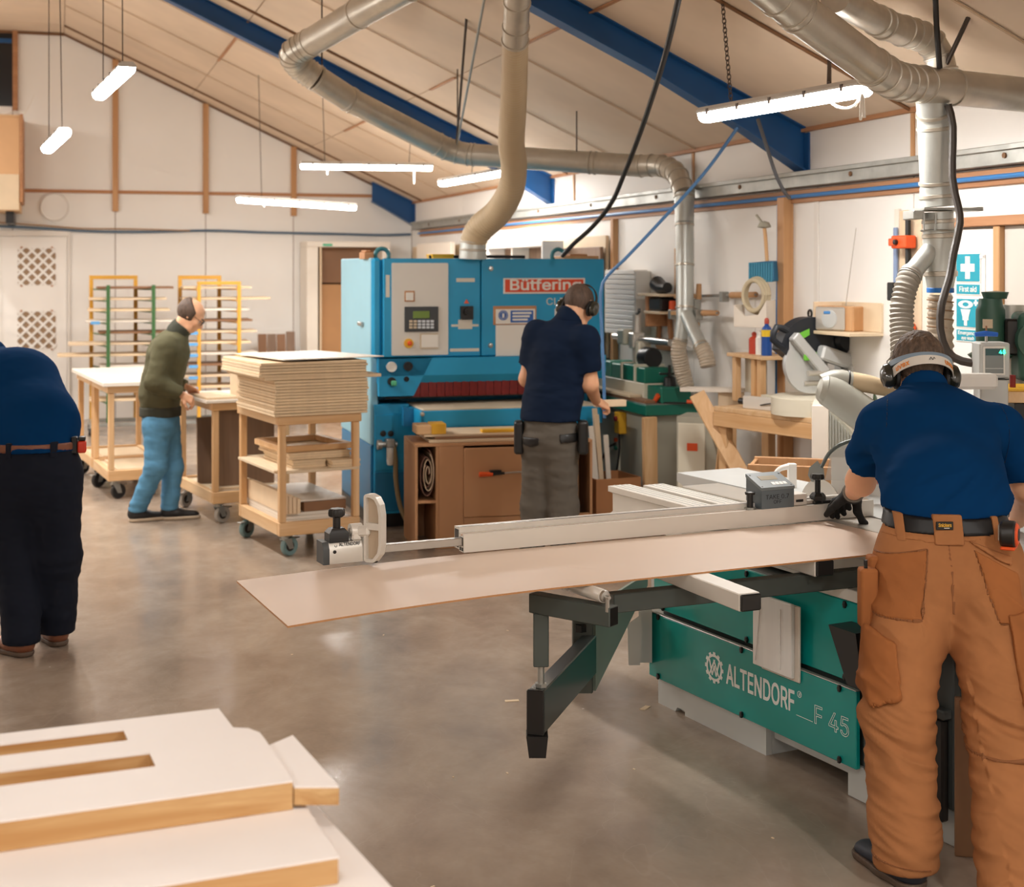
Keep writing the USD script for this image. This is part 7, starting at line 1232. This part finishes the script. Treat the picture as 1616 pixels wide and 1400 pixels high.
# glove: index finger and thumb reach down to the sheet
G0 = hand(wl, pt(1318, 5.62, .93) - wl, (-.2, -.15, 1), 1, (.5, .55, .6, .6), .25, 1.05, .0035); dn = [wl + (0, .04, -.02), pt(1352, 5.57, .945), pt(1353, 5.55, .905), pt(1361, 5.54, .868), pt(1366, 5.53, .863)]
gd_ = [cap(dn[i], dn[i + 1], r0, r1) for i, (r0, r1) in enumerate(((.024, .02), (.0185, .0165), (.0155, .013), (.013, .011)))]
cf = cap(wl - nrm(wl - J['elL']) * .02, wl + nrm(wl - J['elL']) * .012, .041, .042, cut=2)
t.add('glove', nets(blend([G0[0]] + G0[1] + gd_ + [cf], .008), .0036, lambda V: (meshkit.fbm(V * 60, 3, 4) - .5) * .003), mat('glove_black', '#121213', .75, bump=.0006, bs=300), w=True, smooth=True, label='black work glove on the left hand')
t.add('watch_strap', nets(minus(cap(wl - nrm(wl - J['elL']) * .026, wl - nrm(wl - J['elL']) * .008, .0405, .0405, cut=2), cap(wl - nrm(wl - J['elL']) * .08, wl + nrm(wl - J['elL']) * .08, .028, .028)), .004), mat('glove_cuff_grey', '#77736c', .6), w=True, smooth=40, label='grey glove cuff')
# trousers: baggy canvas with hems on the shoes
leg = mA.legs(.038, .036, .052); hip = [cap(J['pel'] - [0, 0, .02], J['pel'] + [0, .02, .12], .2, .183, (0, 1, 0), .72), cap(J['hiL'] + [.01, -.015, -.02], J['hiL'] + [.02, -.0, .06], .122, .11), cap(J['hiR'] + [-.01, -.015, -.02], J['hiR'] + [-.02, -.0, .06], .122, .11)]
zb_ = 1.012; trf = half(blend(hip + leg, .05), ((0, 4.48, 1.043), (0, -.1, 1)), ((0, 0, .055), (0, 0, -1)))
trf2 = trf
rid = lambda V, sc, seed: np.clip(1 - 4 * np.abs(meshkit.fbm(V * np.asarray(sc), 2, seed) - .5), -.25, 1)
cxl = lambda V: np.where(V[:, 0] < 1.40, np.interp(V[:, 2], [.1, .9], [1.19, 1.31]), 1.50)
def fz(V):
    U = V.copy(); U[:, 2] = V[:, 2] - 1.6 * (V[:, 0] - cxl(V))**2 + .25 * (V[:, 0] - cxl(V)); g = lambda z0, w: np.exp(-((V[:, 2] - z0) / w)**2)
    return .017 * g(.43, .16) * (rid(U, [4, 4, 21], 5) - .35) + .015 * g(.17, .11) * (rid(U, [4, 4, 19], 9) - .35) + .014 * g(.78, .13) * (rid(np.stack([V[:, 0] + .8 * V[:, 2], V[:, 1], V[:, 2] - .8 * V[:, 0]], 1), [11, 5, 4], 7) - .35) + .004 * (meshkit.fbm(V * 11, 3, 2) - .5)
tro = t.add('trousers', nets(trf2, .0072, fz), m_tan, w=True, smooth=True, label='tan canvas work trousers')
def shell(o, *regs): return lambda P: np.maximum.reduce([trf(P) - o] + [r(P) for r in regs])
def region(poly, y1=None):
    """Points whose x, z fall inside a convex outline (as seen from behind) and in front of y1."""
    c2 = np.asarray(poly, float); e1, e2 = c2[1] - c2[0], c2[2] - c2[1]; s_ = np.sign(e1[0] * e2[1] - e1[1] * e2[0])
    def f(P):
        D = np.full(len(P), -9., np.float32)
        for i in range(len(c2)): a, b = c2[i], c2[(i + 1) % len(c2)]; n_ = np.array([b[1] - a[1], a[0] - b[0]]) * s_ / np.linalg.norm(b - a); D = np.maximum(D, (P[:, [0, 2]] - a) @ n_)
        return D if y1 is None else np.maximum(D, P[:, 1] - y1)
    return f
def patch(nm, pxs, o, mt, y1, Yd=4.5, h=.006, par=tro, disp=None, label=None):
    disp = (lambda V, d0=disp: fz(V) + (0 if d0 is None else d0(V) * .5)) if nm not in ('belt_loop', 'belt_yoke') else None
    poly = [(X_(px, Yd), CAMZ + (CY - py) / FPX * Yd) for px, py in pxs]; f = shell(o, region(poly, y1)); p = np.asarray(poly); f.bb = (np.array([p[:, 0].min(), 4.1, p[:, 1].min()]), np.array([p[:, 0].max(), y1, p[:, 1].max()])); return t.add(nm, nets(f, h, disp), mt, parent=par, w=True, smooth=40, label=label)
yq = 4.62
patch('back_pocket', [(1385, 886), (1466, 868), (1450, 974), (1368, 972)], .0045, m_tan2, yq, 4.47, disp=lambda V: (meshkit.fbm((V + V[:, 2:] * [.8, 0, 0]) * [14, 8, 14], 3, 2) - .5) * .012)
patch('back_pocket', [(1538, 868), (1604, 905), (1612, 972), (1562, 974)], .0045, m_tan2, yq, 4.47, disp=lambda V: (meshkit.fbm(V * [12, 8, 12], 3, 8) - .5) * .010)
patch('waist_yoke', [(1399, 852), (1498, 846), (1600, 858), (1600, 874), (1498, 856), (1392, 880)][:3] + [(1598, 872), (1498, 862), (1394, 878)], .0028, m_tan, yq, 4.47)
patch('centre_seam', [(1500, 858), (1503, 858), (1508, 970), (1504, 970)], .0012, m_thread, 4.7, 4.46, .004)
for a in ((1466, 868, 1450, 974), (1368, 972, 1450, 974), (1385, 886, 1466, 868)): patch('pocket_seam', [(a[0] - 1, a[1] - 1), (a[0] + 1.2, a[1] + 1.2), (a[2] + 1.2, a[3] + 1.2), (a[2] - 1, a[3] - 1)], .0052, m_thread, yq, 4.47, .004)
for a in ((1538, 868, 1562, 974), (1562, 974, 1612, 972)): patch('pocket_seam', [(a[0] - 1, a[1] - 1), (a[0] + 1.2, a[1] + 1.2), (a[2] + 1.2, a[3] + 1.2), (a[2] - 1, a[3] - 1)], .0052, m_thread, yq, 4.47, .004)
patch('pocket_flap', [(1528, 854), (1600, 880), (1596, 892), (1578, 886)], .012, m_tan, yq, 4.46)
patch('knee_seam', [(1530, 1189), (1640, 1188), (1640, 1191), (1530, 1192)], .004, m_thread, 4.4, 4.25, .004); patch('hem_seam', [(1366, 1360), (1470, 1372), (1470, 1375), (1366, 1363)], .004, m_thread, 4.4, 4.2, .004)
patch('cargo_pocket', [(1598, 975), (1650, 975), (1650, 1152), (1602, 1150)], .016, m_tan2, 4.75, 4.35, disp=lambda V: (meshkit.fbm(V * [12, 12, 14], 3, 6) - .5) * .012)
patch('cargo_pocket', [(1352, 985), (1408, 1010), (1404, 1085), (1362, 1100)], .022, m_tan2, 4.75, 4.45, disp=lambda V: (meshkit.fbm(V * [14, 14, 16], 3, 11) - .5) * .016)
hp = t.add('holster_pocket', cat([tm(m.vertices + pt(px, Y, 0) * [1, 1, 0] + [0, 0, CAMZ + (CY - py) / FPX * Y], m.faces) for px, py, Y, m in ((1369, 940, 4.56, pillow(-.028, .03, -.03, .03, -.1, .09, .012)), (1378, 905, 4.6, pillow(-.02, .03, -.03, .03, -.06, .06, .012)), (1372, 1035, 4.55, pillow(-.02, .02, -.035, .035, -.1, .06, .014)))]), m_tan2, parent=tro, w=True, label='loose holster pocket at the left hip'); t.add('pocket_pen', cyl(pt(1367, 4.55, .885 - .04), pt(1366, 4.55, .885 + .035), .006, n=8), m_black, parent=tro, w=True)
# belt with loops and badge
bf = lambda o, z0, z1: half(off(blend(hip, .05), o), ((0, 0, z1), (0, -.1, 1)), ((0, 0, z0), (0, .1, -1)))
dz = .1 * 4.45 * 0; zc0 = lambda y: zb_ + .1 * y
be = t.add('belt', nets(half(off(blend(hip, .05), .010), ((0, 4.48, 1.054), (0, -.1, 1)), ((0, 4.48, 1.006), (0, .1, -1))), .006), m_belt_b, w=True, smooth=40, label='black leather belt')
trf = off(blend(hip, .05), 0)
def loop(px0, px1, py0, py1, o, mt, nm='belt_loop', par=None, Yd=4.47, h=.005): return patch(nm, [(px0, py0), (px1, py0), (px1, py1), (px0, py1)], o, mt, 4.64, Yd, h, par or be)
loop(1425, 1437, 818, 860, .0155, m_tan); lpw = loop(1478, 1524, 816, 862, .0155, m_tan, 'belt_yoke'); loop(1572, 1584, 820, 860, .0155, m_tan); loop(1401, 1408, 822, 862, .0155, m_tan)
bx0, bx1 = X_(1485, 4.44), X_(1512, 4.44); zt0 = CAMZ + (CY - 841) / FPX * 4.44; zt1 = CAMZ + (CY - 828) / FPX * 4.44; yb_ = 4.4655
yy = min((p[1] for p in nets(off(blend(hip, .05), .0155), .008).vertices if abs(p[0] - (bx0 + bx1) / 2) < .02 and abs(p[2] - (zt0 + zt1) / 2) < .02), default=4.45)
bd_ = t.add('badge', box(bx0, bx1, yy - .003, yy + .004, zt0, zt1, .001), m_black, parent=be, w=True, label='small black badge with yellow script'); t.add('badge_lettering', text('Snickers', .011, bx0 + .006, yy - .003, (zt0 + zt1) / 2 - .003, .0008, True, w=bx1 - bx0 - .012), m_yel, parent=be, w=True); t.add('badge_line', box(bx0 + .024, bx1 - .012, yy - .0037, yy - .003, zt0 + .005, zt0 + .007), m_paper, parent=be, w=True)
# polo shirt
sl = [cap(J['sh' + k], J['sh' + k] + (J['el' + k] - J['sh' + k]) * f_, .074, .076, cut=1) for k, f_ in (('L', .58), ('R', .78))]
w2 = mA.dep(J['wai'], J['che']); tors = [cap(J['pel'] + [0, .01, .05], J['wai'] + [0, 0, .02], .187, .19, (0, 1, 0), .72), cap(J['wai'], J['che'], .192, .222, w2, .68), cap(J['shL'] * .84 + J['che'] * .16, J['shR'] * .84 + J['che'] * .16, .09, .09), cap(J['che'], J['nek'], .16, .078, w2, .8)]
shf = half(blend([half(blend(tors, .045), ((0, 4.48, 1.046), (0, .1, -1)))] + sl, .045), (J['nek'] + [0, .01, .02], nrm(hc - J['nek'])))
def shirt_fold(V):
    w_ = np.exp(-((V[:, 2] - 1.12) / .075)**2); Rz = np.stack([V[:, 0] * .8 + V[:, 2] * .6, V[:, 1], V[:, 2] * .8 - V[:, 0] * .6], 1); w3 = np.exp(-((V[:, 0] - 1.24) / .05)**2 - ((V[:, 2] - 1.2) / .1)**2)
    return .02 * w_ * (rid(Rz * [1, 1, 1], [2.5, 2.5, 15], 3) - .25) + .004 * (meshkit.fbm(V * [9, 9, 13], 3, 6) - .5) * 2 + .008 * w3 * (rid(V, [4, 4, 18], 8) - .1)
t.add('polo_shirt', nets(shf, .0085, shirt_fold), m_navy, w=True, smooth=True, label='navy polo shirt')
for k, f_ in (('L', .58), ('R', .78)):
    d_ = J['el' + k] - J['sh' + k]; p0 = J['sh' + k] + d_ * (f_ - .06); t.add('sleeve_hem', nets(minus(cap(p0, J['sh' + k] + d_ * (f_ + .004), .077, .0785, cut=2), cap(J['sh' + k], J['sh' + k] + d_ * 1.1, .068, .068)), .005), m_navy, w=True, smooth=40)
for k in 'LR':
    n_s = nrm((J['sh' + k] - J['che']) * [1, .6, .55]); p_s = J['sh' + k] - n_s * .022; sm = lambda P, n_=n_s, p_=p_s: np.maximum(np.maximum(shf(P) - .0016, np.abs((P - p_) @ n_) - .0022), np.linalg.norm(P - p_, axis=1) - .15); sm.bb = (p_s - .15, p_s + .15); t.add('armhole_seam', nets(sm, .0042, shirt_fold), mat('seam_navy', '#061f3c', .9), w=True, smooth=40)
col = nets(half(minus(cap(J['nek'] + [0, -.01, -.03], J['nek'] + (hc - J['nek']) * .3 + [0, -.012, .0], .098, .083), cap(J['nek'], hc, .05, .05)), (J['nek'] + (hc - J['nek']) * .26, nrm(hc - J['nek']))), .006); t.add('collar', col, m_navy, w=True, smooth=40)
# hair, ear defenders, straps
mA.hair(m_hair_g, [(q(0, .055, .0), A[1]), (q(0, -.02, -.075), nrm(A[2] * -1 + A[1] * .25))], .012, .0055, .012)
mu = muffs(t, q, A, 1, drop=-.02); ang = np.linspace(-1.45, 1.45, 30)
bandp = [q(.104 * math.sin(a), -.012 - .112 * math.cos(a), -.022 - .01 * (abs(a) / 1.45)**3) for a in ang]; t.add('strap', ribbon3(bandp, [A[2]] * 30, .034, .003), mat('strap_white', '#d9d4cb', .6), parent=mu, w=True, label='white elastic head strap with orange lettering')
b2 = [q(.108 * math.sin(a), -.010 - .108 * math.cos(a), -.001 + .006 * (abs(a) / 1.45)**3) for a in ang]; t.add('head_band', ribbon3(b2, [A[2]] * 30, .02, .004), m_band, parent=mu, w=True, label='steel blue head band')
for k in (-1, 1): t.add('band_wire', tube([q(k * .1, -.035, .03), q(k * .112, -.02, .02), q(k * .114, -.008, -.01)], .0028, 8), m_steel, parent=mu, w=True)
def on_strap(s_, a0, h_):
    m = meshkit.text_mesh(s_, h_, .0012, True); v = m.vertices; aa = a0 + v[:, 0] / .113; r0 = v[:, 2] + .0022; return tm(np.stack([q((.104 + r) * math.sin(a), -.012 - (.112 + r) * math.cos(a), -.022 - .01 * (abs(a) / 1.45)**3 + y - h_ / 2) for a, r, y in zip(aa, r0, v[:, 1])]), m.faces)
for a0_ in (-1.18, .52): t.add('strap_lettering', on_strap('uvex', a0_, .019), mat('ink_orange', '#e08a3a', .6), parent=mu, w=True); t.add('strap_scribble', tube([q(.104 * math.sin(a) * 1.03, -.012 - .112 * math.cos(a) * 1.03, -.02 + .005 * math.sin(a * 60)) for a in np.linspace(-.02, .16, 14)], .0009, 5), m_ink, parent=mu, w=True)
mA.shoes(m_shoeb, m_soled, .3, .05)
tp = Thing('tape_measure', 'black and orange tape measure clipped to the belt of the saw operator', 'tape measure', Frame(pt(1592, 4.42, 0)[:2], (.45, .89))); zt = CAMZ + (CY - 843) / FPX * 4.42; tp.add('case', mv(lathe([(.0, -.024), (.036, -.024), (.042, -.016), (.042, .016), (.036, .024), (0, .024)], (0, 0, 0), (0, 1, 0), 28), (0, 0, zt)), m_black); tp.add('face', mv(lathe([(.038, .022), (.03, .029), (.0, .03)], (0, 0, 0), (0, -1, 0), 28), (.0, 0, zt)), m_orange); tp.add('label', mv(lathe([(.02, .029), (.018, .0312), (.0, .0315)], (0, 0, 0), (0, -1, 0), 20), (.0, 0, zt)), m_black); tp.add('foot', box(-.03, .045, -.022, .022, zt - .046, zt - .036, .003), m_orange); tp.add('clip', box(-.02, .02, .024, .03, zt - .02, zt + .03, .002), m_steel)

# ---------------------------------------------------------------- the sander operator
fS, rS = nrm((.42, .9, 0)), nrm((.9, -.42, 0)); Y = 8.5; pS = lambda px, py, dy=0.0: PY(px, py, Y + dy)
J = dict(pel=pS(868, 680), wai=pS(872, 632, .02), che=pS(884, 560, .06), nek=pS(897, 500, .1), shL=pS(846, 525, .14), shR=pS(926, 533, -.05), elL=pS(832, 598, .16), elR=pS(931, 606, -.02), wrL=pS(868, 628, .42), wrR=pS(941, 633, .2), hiL=pS(852, 698, .03), hiR=pS(884, 698, -.03), knL=pS(845, 800, .06), knR=pS(890, 800, -.02), anL=(*PY(838, 900, Y + .05)[:2], .09), anR=(*PY(888, 900, Y - .06)[:2], .09), toL=(*(PY(838, 900, Y + .05)[:2] + fS[:2] * .2), 0), toR=(*(PY(888, 900, Y - .06)[:2] + fS[:2] * .2), 0))
mB = Man('person', 'man in dark navy polo and grey work trousers standing at the blue sander', J, rS, fS, 1.0, 1.12); J = mB.J; t = mB.t
hc = pS(913, 483, .14); hf = nrm(fS * .85 + rS * .12 + [0, 0, -.5]); hu = nrm(fS * .45 + rS * .12 + [0, 0, .85]); hr_ = hand(J['wrR'], fS * .5 + rS * .35 + [0, 0, -.25], rS * .7 + [0, 0, .6], 1, (.9, .9, .95, 1.0), .8); hl_ = hand(J['wrL'], rS * .8 + fS * .4, (0, 0, 1), -1)
mB.body(hc, hf, hu, [hr_, hl_], .011, 1.06); q, A = mB.q, mB.A
tors = [cap(J['pel'] + [0, 0, .08], J['wai'], .184, .176, fS, .74), cap(J['wai'], J['che'], .174, .196, fS, .7), cap(J['shL'] * .82 + J['che'] * .18, J['shR'] * .82 + J['che'] * .18, .09, .088), cap(J['che'], J['nek'], .15, .075, fS, .8)] + [cap(J['sh' + k], J['sh' + k] + (J['el' + k] - J['sh' + k]) * .72, .076, .074, cut=1) for k in 'LR']
zh = pS(870, 663)[2]; t.add('polo_shirt', nets(half(blend(tors, .045), ((0, 0, zh), (0, 0, -1)), (J['nek'] + [0, 0, .03], nrm(hc - J['nek']))), .011, lambda V: .007 * (meshkit.fbm(V * [8, 8, 14], 3, 2) - .5) * 2 + .008 * np.exp(-((V[:, 2] - 1.12) / .08)**2) * (meshkit.fbm(V * [5, 5, 26], 3, 5) - .5) * 2), m_navy2, w=True, smooth=True, label='dark navy polo shirt')
t.add('collar', nets(half(minus(cap(J['nek'] - [0, 0, .03], J['nek'] + (hc - J['nek']) * .3, .088, .076), cap(J['nek'] - [0, 0, .1], hc, .056, .056)), (J['nek'] + (hc - J['nek']) * .24, nrm(hc - J['nek']))), .008), m_navy2, w=True, smooth=40)
trf = half(blend([cap(J['pel'] - [0, 0, .03], J['pel'] + [0, 0, .12], .172, .16, fS, .74)] + mB.legs(.018, .02, .028), .05), ((0, 0, .06), (0, 0, -1)), ((0, 0, 1.02), (0, 0, 1))); tro = t.add('trousers', nets(trf, .012, lambda V: .008 * (meshkit.fbm(V * [8, 8, 26], 3, 4) - .5) * 2), m_grey, w=True, smooth=True, label='grey work trousers')
for pxs in ([(825, 692), (850, 692), (850, 704), (838, 708), (825, 704)], [(882, 686), (914, 684), (914, 698), (884, 700)]):
    poly = [(X_(px, Y - .14), CAMZ + (CY - py) / FPX * (Y - .14)) for px, py in pxs]; f = shell(.009, region(poly, Y)); p = np.asarray(poly); f.bb = (np.array([p[:, 0].min(), Y - .4, p[:, 1].min()]), np.array([p[:, 0].max(), Y, p[:, 1].max()])); t.add('pocket_flap', nets(f, .008), m_black, parent=tro, w=True, smooth=40, label='black pocket flap')
for px, py, dy in ((819, 690, .02), (920, 690, -.1)): t.add('tool_pocket', pillow(-.03, .03, -.05, .05, -.1, .1, .02).apply_translation(pS(px, py, dy)), m_black, parent=tro, w=True, label='black hanging pocket')
mB.hair(m_hair_b, [(q(0, .05, .0), A[1]), (q(0, -.02, -.07), nrm(-A[2] + A[1] * .2))], .006, .008, .004); mu = muffs(t, q, A, 1.0, drop=-.005); ang = np.linspace(-1.5, 1.5, 24); t.add('head_band', ribbon3([q(.112 * math.sin(a), -.006, .008 + .128 * math.cos(a)) for a in ang], [A[1]] * 24, .022, .006), m_muffp, parent=mu, w=True); mB.shoes(m_shoe, m_soled)
wb2 = Frame(pS(943, 638, .26)[:2], (.96, .28)); solid('board_piece', box(-.03, .17, -.03, .03, 0, .04, .003), m_mdf, 'short pale board piece held by the sander operator', 'board', Frame((*pS(945, 642, .26)[:2], pS(945, 642, .26)[2]), (.96, .28)))

# ---------------------------------------------------------------- the man in the green fleece
fG, lG = nrm((.97, .22, 0)), nrm((.22, -.97, 0)); Y = 10.45; pG = lambda px, py, dy=0.0: PY(px, py, Y + dy)
J = dict(pel=pG(253, 655), wai=pG(253, 615), che=pG(265, 562), nek=pG(282, 524), shL=pG(270, 545, .19), shR=pG(262, 548, -.17), elL=pG(262, 602, .24), elR=pG(243, 603, -.22), wrL=pG(293, 610, .2), wrR=pG(285, 622, -.16), hiL=pG(262, 668, .08), hiR=pG(248, 668, -.08), knL=pG(272, 738, .08), knR=pG(246, 736, -.08), anL=(*PY(268, 800, Y + .06)[:2], .09), anR=(*PY(216, 800, Y - .02)[:2], .09), toL=(*PY(300, 800, Y + .1)[:2], 0), toR=(*PY(240, 800, Y + .03)[:2], 0.0))
mC = Man('person', 'balding man in olive fleece and blue jeans walking along the trolleys', J, lG, fG, .95, 1.08); J = mC.J; t = mC.t
hc = pG(301, 498, .0); hf = nrm(fG * .82 + [0, -.12, -.55]); hu = nrm(fG * .5 + [0, 0, .85]); hR = hand(J['wrR'], fG * .75 + [0, .1, -.45], -lG * -.6 + [0, 0, .7] + fG * .3, -1, (.8, .85, .9, .95), .7); hL = hand(J['wrL'], fG * .8 + [0, 0, -.4], lG * -.4 + [0, 0, .8], 1, (.7, .8, .8, .8), .6)
mC.body(hc, hf, hu, [hR, hL], .012, .97); q, A = mC.q, mC.A
fl_ = [cap(J['pel'] + [0, 0, .05], J['wai'], .168, .17, fG, .86), cap(J['wai'], J['che'], .17, .188, fG, .82), cap(J['shL'] * .85 + J['che'] * .15, J['shR'] * .85 + J['che'] * .15, .092, .092), cap(J['che'], J['nek'], .15, .09, fG, .85)] + [g for k in 'LR' for g in (cap(J['sh' + k], J['el' + k], .08, .068), cap(J['el' + k], J['wr' + k], .066, .052, cut=1))]
zh = pG(250, 643)[2]; flee = half(blend(fl_, .045), ((0, 0, zh), (0, 0, -1)), (J['nek'] + (hc - J['nek']) * .3, nrm(hc - J['nek']))); t.add('fleece', nets(flee, .012, lambda V: .011 * (meshkit.fbm(V * [8, 8, 13], 3, 3) - .5) * 2), m_oliv, w=True, smooth=True, label='olive green fleece jacket')
t.add('fleece_hem', nets(half(blend([cap(J['pel'] + [0, 0, -.03], J['pel'] + [0, 0, .1], .176, .174, fG, .86)], .02), ((0, 0, zh + .012), (0, 0, 1)), ((0, 0, zh - .065), (0, 0, -1))), .01), m_olivd, w=True, smooth=40)
t.add('collar', nets(minus(cap(J['nek'] - [0, 0, .0], J['nek'] + (hc - J['nek']) * .42, .09, .082, cut=1), cap(J['nek'] - [0, 0, .1], hc, .058, .058)), .009), m_olivd, w=True, smooth=40)
trf = half(blend([cap(J['pel'] - [0, 0, .05], J['pel'] + [0, 0, .06], .15, .15, fG, .86)] + mC.legs(.018, .018, .024), .045), ((0, 0, .07), (0, 0, -1))); t.add('jeans', nets(trf, .012, lambda V: .009 * (meshkit.fbm(V * [8, 8, 28], 3, 6) - .5) * 2), m_jean, w=True, smooth=True, label='faded blue jeans')
mC.hair(m_hair_b, [(q(0, .03, .0), A[1]), (q(0, -.03, -.065), nrm(-A[2] + A[1] * .3)), (q(0, .0, .062), nrm(A[2] * .8 + A[1] * .6))], .008, .008, .006)
gl2 = t.add('glasses', cat(*[torus(q(k * .032, .108, .0), .02, .0018, A[1], 20, 5) for k in (-1, 1)], tube([q(-.012, .112, .004), q(.012, .112, .004)], .0016, 5), *[tube([q(k * .052, .105, .004), q(k * .08, .02, .012)], .0016, 5) for k in (-1, 1)]), m_black, w=True, label='thin dark framed glasses'); mC.shoes(m_shoe, m_sole, .28, .045)

# ---------------------------------------------------------------- the man bending at the left edge
fL, rL = nrm((-.25, .97, 0)), nrm((.97, .25, 0)); Y = 6.9; pL = lambda px, py, dy=0.0: PY(px, py, Y + dy)
J = dict(pel=pL(52, 735), wai=pL(50, 672, .1), che=pL(24, 608, .3), nek=pL(-16, 562, .5), shL=pL(-66, 590, .42), shR=pL(52, 596, .45), elL=pL(-90, 660, .6), elR=pL(50, 665, .65), wrL=pL(-70, 700, .85), wrR=pL(20, 700, .9), hiL=pL(18, 752), hiR=pL(84, 750), knL=pL(26, 880, .02), knR=pL(92, 878, .06), anL=(*PY(34, 900, 6.82)[:2], .09), anR=(*PY(90, 900, 7.02)[:2], .09), toL=(*PY(-20, 900, 6.98)[:2], 0), toR=(*PY(70, 900, 7.2)[:2], 0))
mD = Man('person', 'stout man in navy shirt with brown belt bending forward at the left picture edge', J, rL, fL, 1.04, 1.28); J = mD.J; t = mD.t
hc = pL(-52, 560, .66); mD.body(hc, nrm(fL * .7 + [-.2, 0, -.7]), nrm(fL * .7 + [0, 0, .7]), [hand(J['wrR'], fL * .6 + [0, 0, -.7], (0, .6, .6), 1), hand(J['wrL'], fL * .6 + [0, 0, -.7], (0, .6, .6), -1)]); q, A = mD.q, mD.A
w2 = mD.dep(J['wai'], J['che']); tors = [cap(J['pel'] + [0, 0, .06], J['wai'], .212, .218, fL, .8), cap(J['wai'], J['che'], .218, .224, w2, .74), cap(J['shL'] * .85 + J['che'] * .15, J['shR'] * .85 + J['che'] * .15, .105, .105), cap(J['che'], J['nek'], .17, .085, w2, .8)] + [cap(J['sh' + k], J['sh' + k] + (J['el' + k] - J['sh' + k]) * .75, .09, .086, cut=1) for k in 'LR']
zb0 = pL(50, 703)[2]; t.add('shirt', nets(half(blend(tors, .05), ((0, 0, zb0 - .02), (0, 0, -1)), (J['nek'] + (hc - J['nek']) * .25, nrm(hc - J['nek']))), .0105, lambda V: .006 * (meshkit.fbm(V * [9, 9, 10], 3, 2) - .5) * 2 + .006 * np.exp(-((V[:, 2] - 1.06) / .05)**2) * (meshkit.fbm(V * [26, 8, 6], 3, 5) - .5) * 2), m_navy, w=True, smooth=True, label='navy work shirt')
t.add('collar', nets(minus(cap(J['nek'], J['nek'] + (hc - J['nek']) * .35, .09, .084, cut=1), cap(J['nek'] - [0, 0, .1], hc, .06, .06)), .009), m_navy, w=True, smooth=40)
hipL = [cap(J['pel'] - [0, 0, .04], J['pel'] + [0, 0, .13], .207, .205, fL, .8)]; trf = half(blend(hipL + mD.legs(.03, .028, .036), .05), ((0, 0, zb0 + .022), (0, 0, 1)), ((0, 0, .06), (0, 0, -1))); t.add('trousers', nets(trf, .0115, lambda V: .007 * (meshkit.fbm(V * [8, 8, 22], 3, 7) - .5) * 2), m_dnavy, w=True, smooth=True, label='dark navy work trousers')
bl_ = t.add('belt', nets(half(off(blend(hipL, .05), .008), ((0, 0, zb0 + .02), (0, 0, 1)), ((0, 0, zb0 - .02), (0, 0, -1))), .008), m_leath, w=True, smooth=40, label='brown leather belt'); trf = blend(hipL, .05)
for px in (10, 76): poly = [(X_(px + dx, Y - .2), zb0 + dz_) for dx, dz_ in ((-5, .03), (5, .03), (5, -.045), (-5, -.045))]; f = shell(.013, region(poly, Y)); p = np.asarray(poly); f.bb = (np.array([p[:, 0].min(), Y - .4, p[:, 1].min()]), np.array([p[:, 0].max(), Y, p[:, 1].max()])); t.add('belt_loop', nets(f, .007), m_dnavy, parent=bl_, w=True, smooth=40)
mD.hair(m_hair_b, [(q(0, .045, .0), A[1]), (q(0, -.02, -.07), nrm(-A[2] + A[1] * .2))], .008, .008); mD.shoes(m_leath, m_soled, .29, .05)
e = pL(121, 702, .0); tp = Thing('tape_measure', 'red and black tape measure clipped to the brown belt at the left', 'tape measure', Frame(e[:2], (.97, .25))); tp.add('clip', box(-.025, .004, -.03, .03, e[2] - .04, e[2] + .04, .004), m_black); tp.add('case', pillow(.005, .045, -.035, .035, e[2] - .038, e[2] + .02, .01), mat('tape_red', '#d2391f', .4)); tp.add('cap', pillow(.008, .042, -.03, .03, e[2] + .0205, e[2] + .04, .006), m_black)
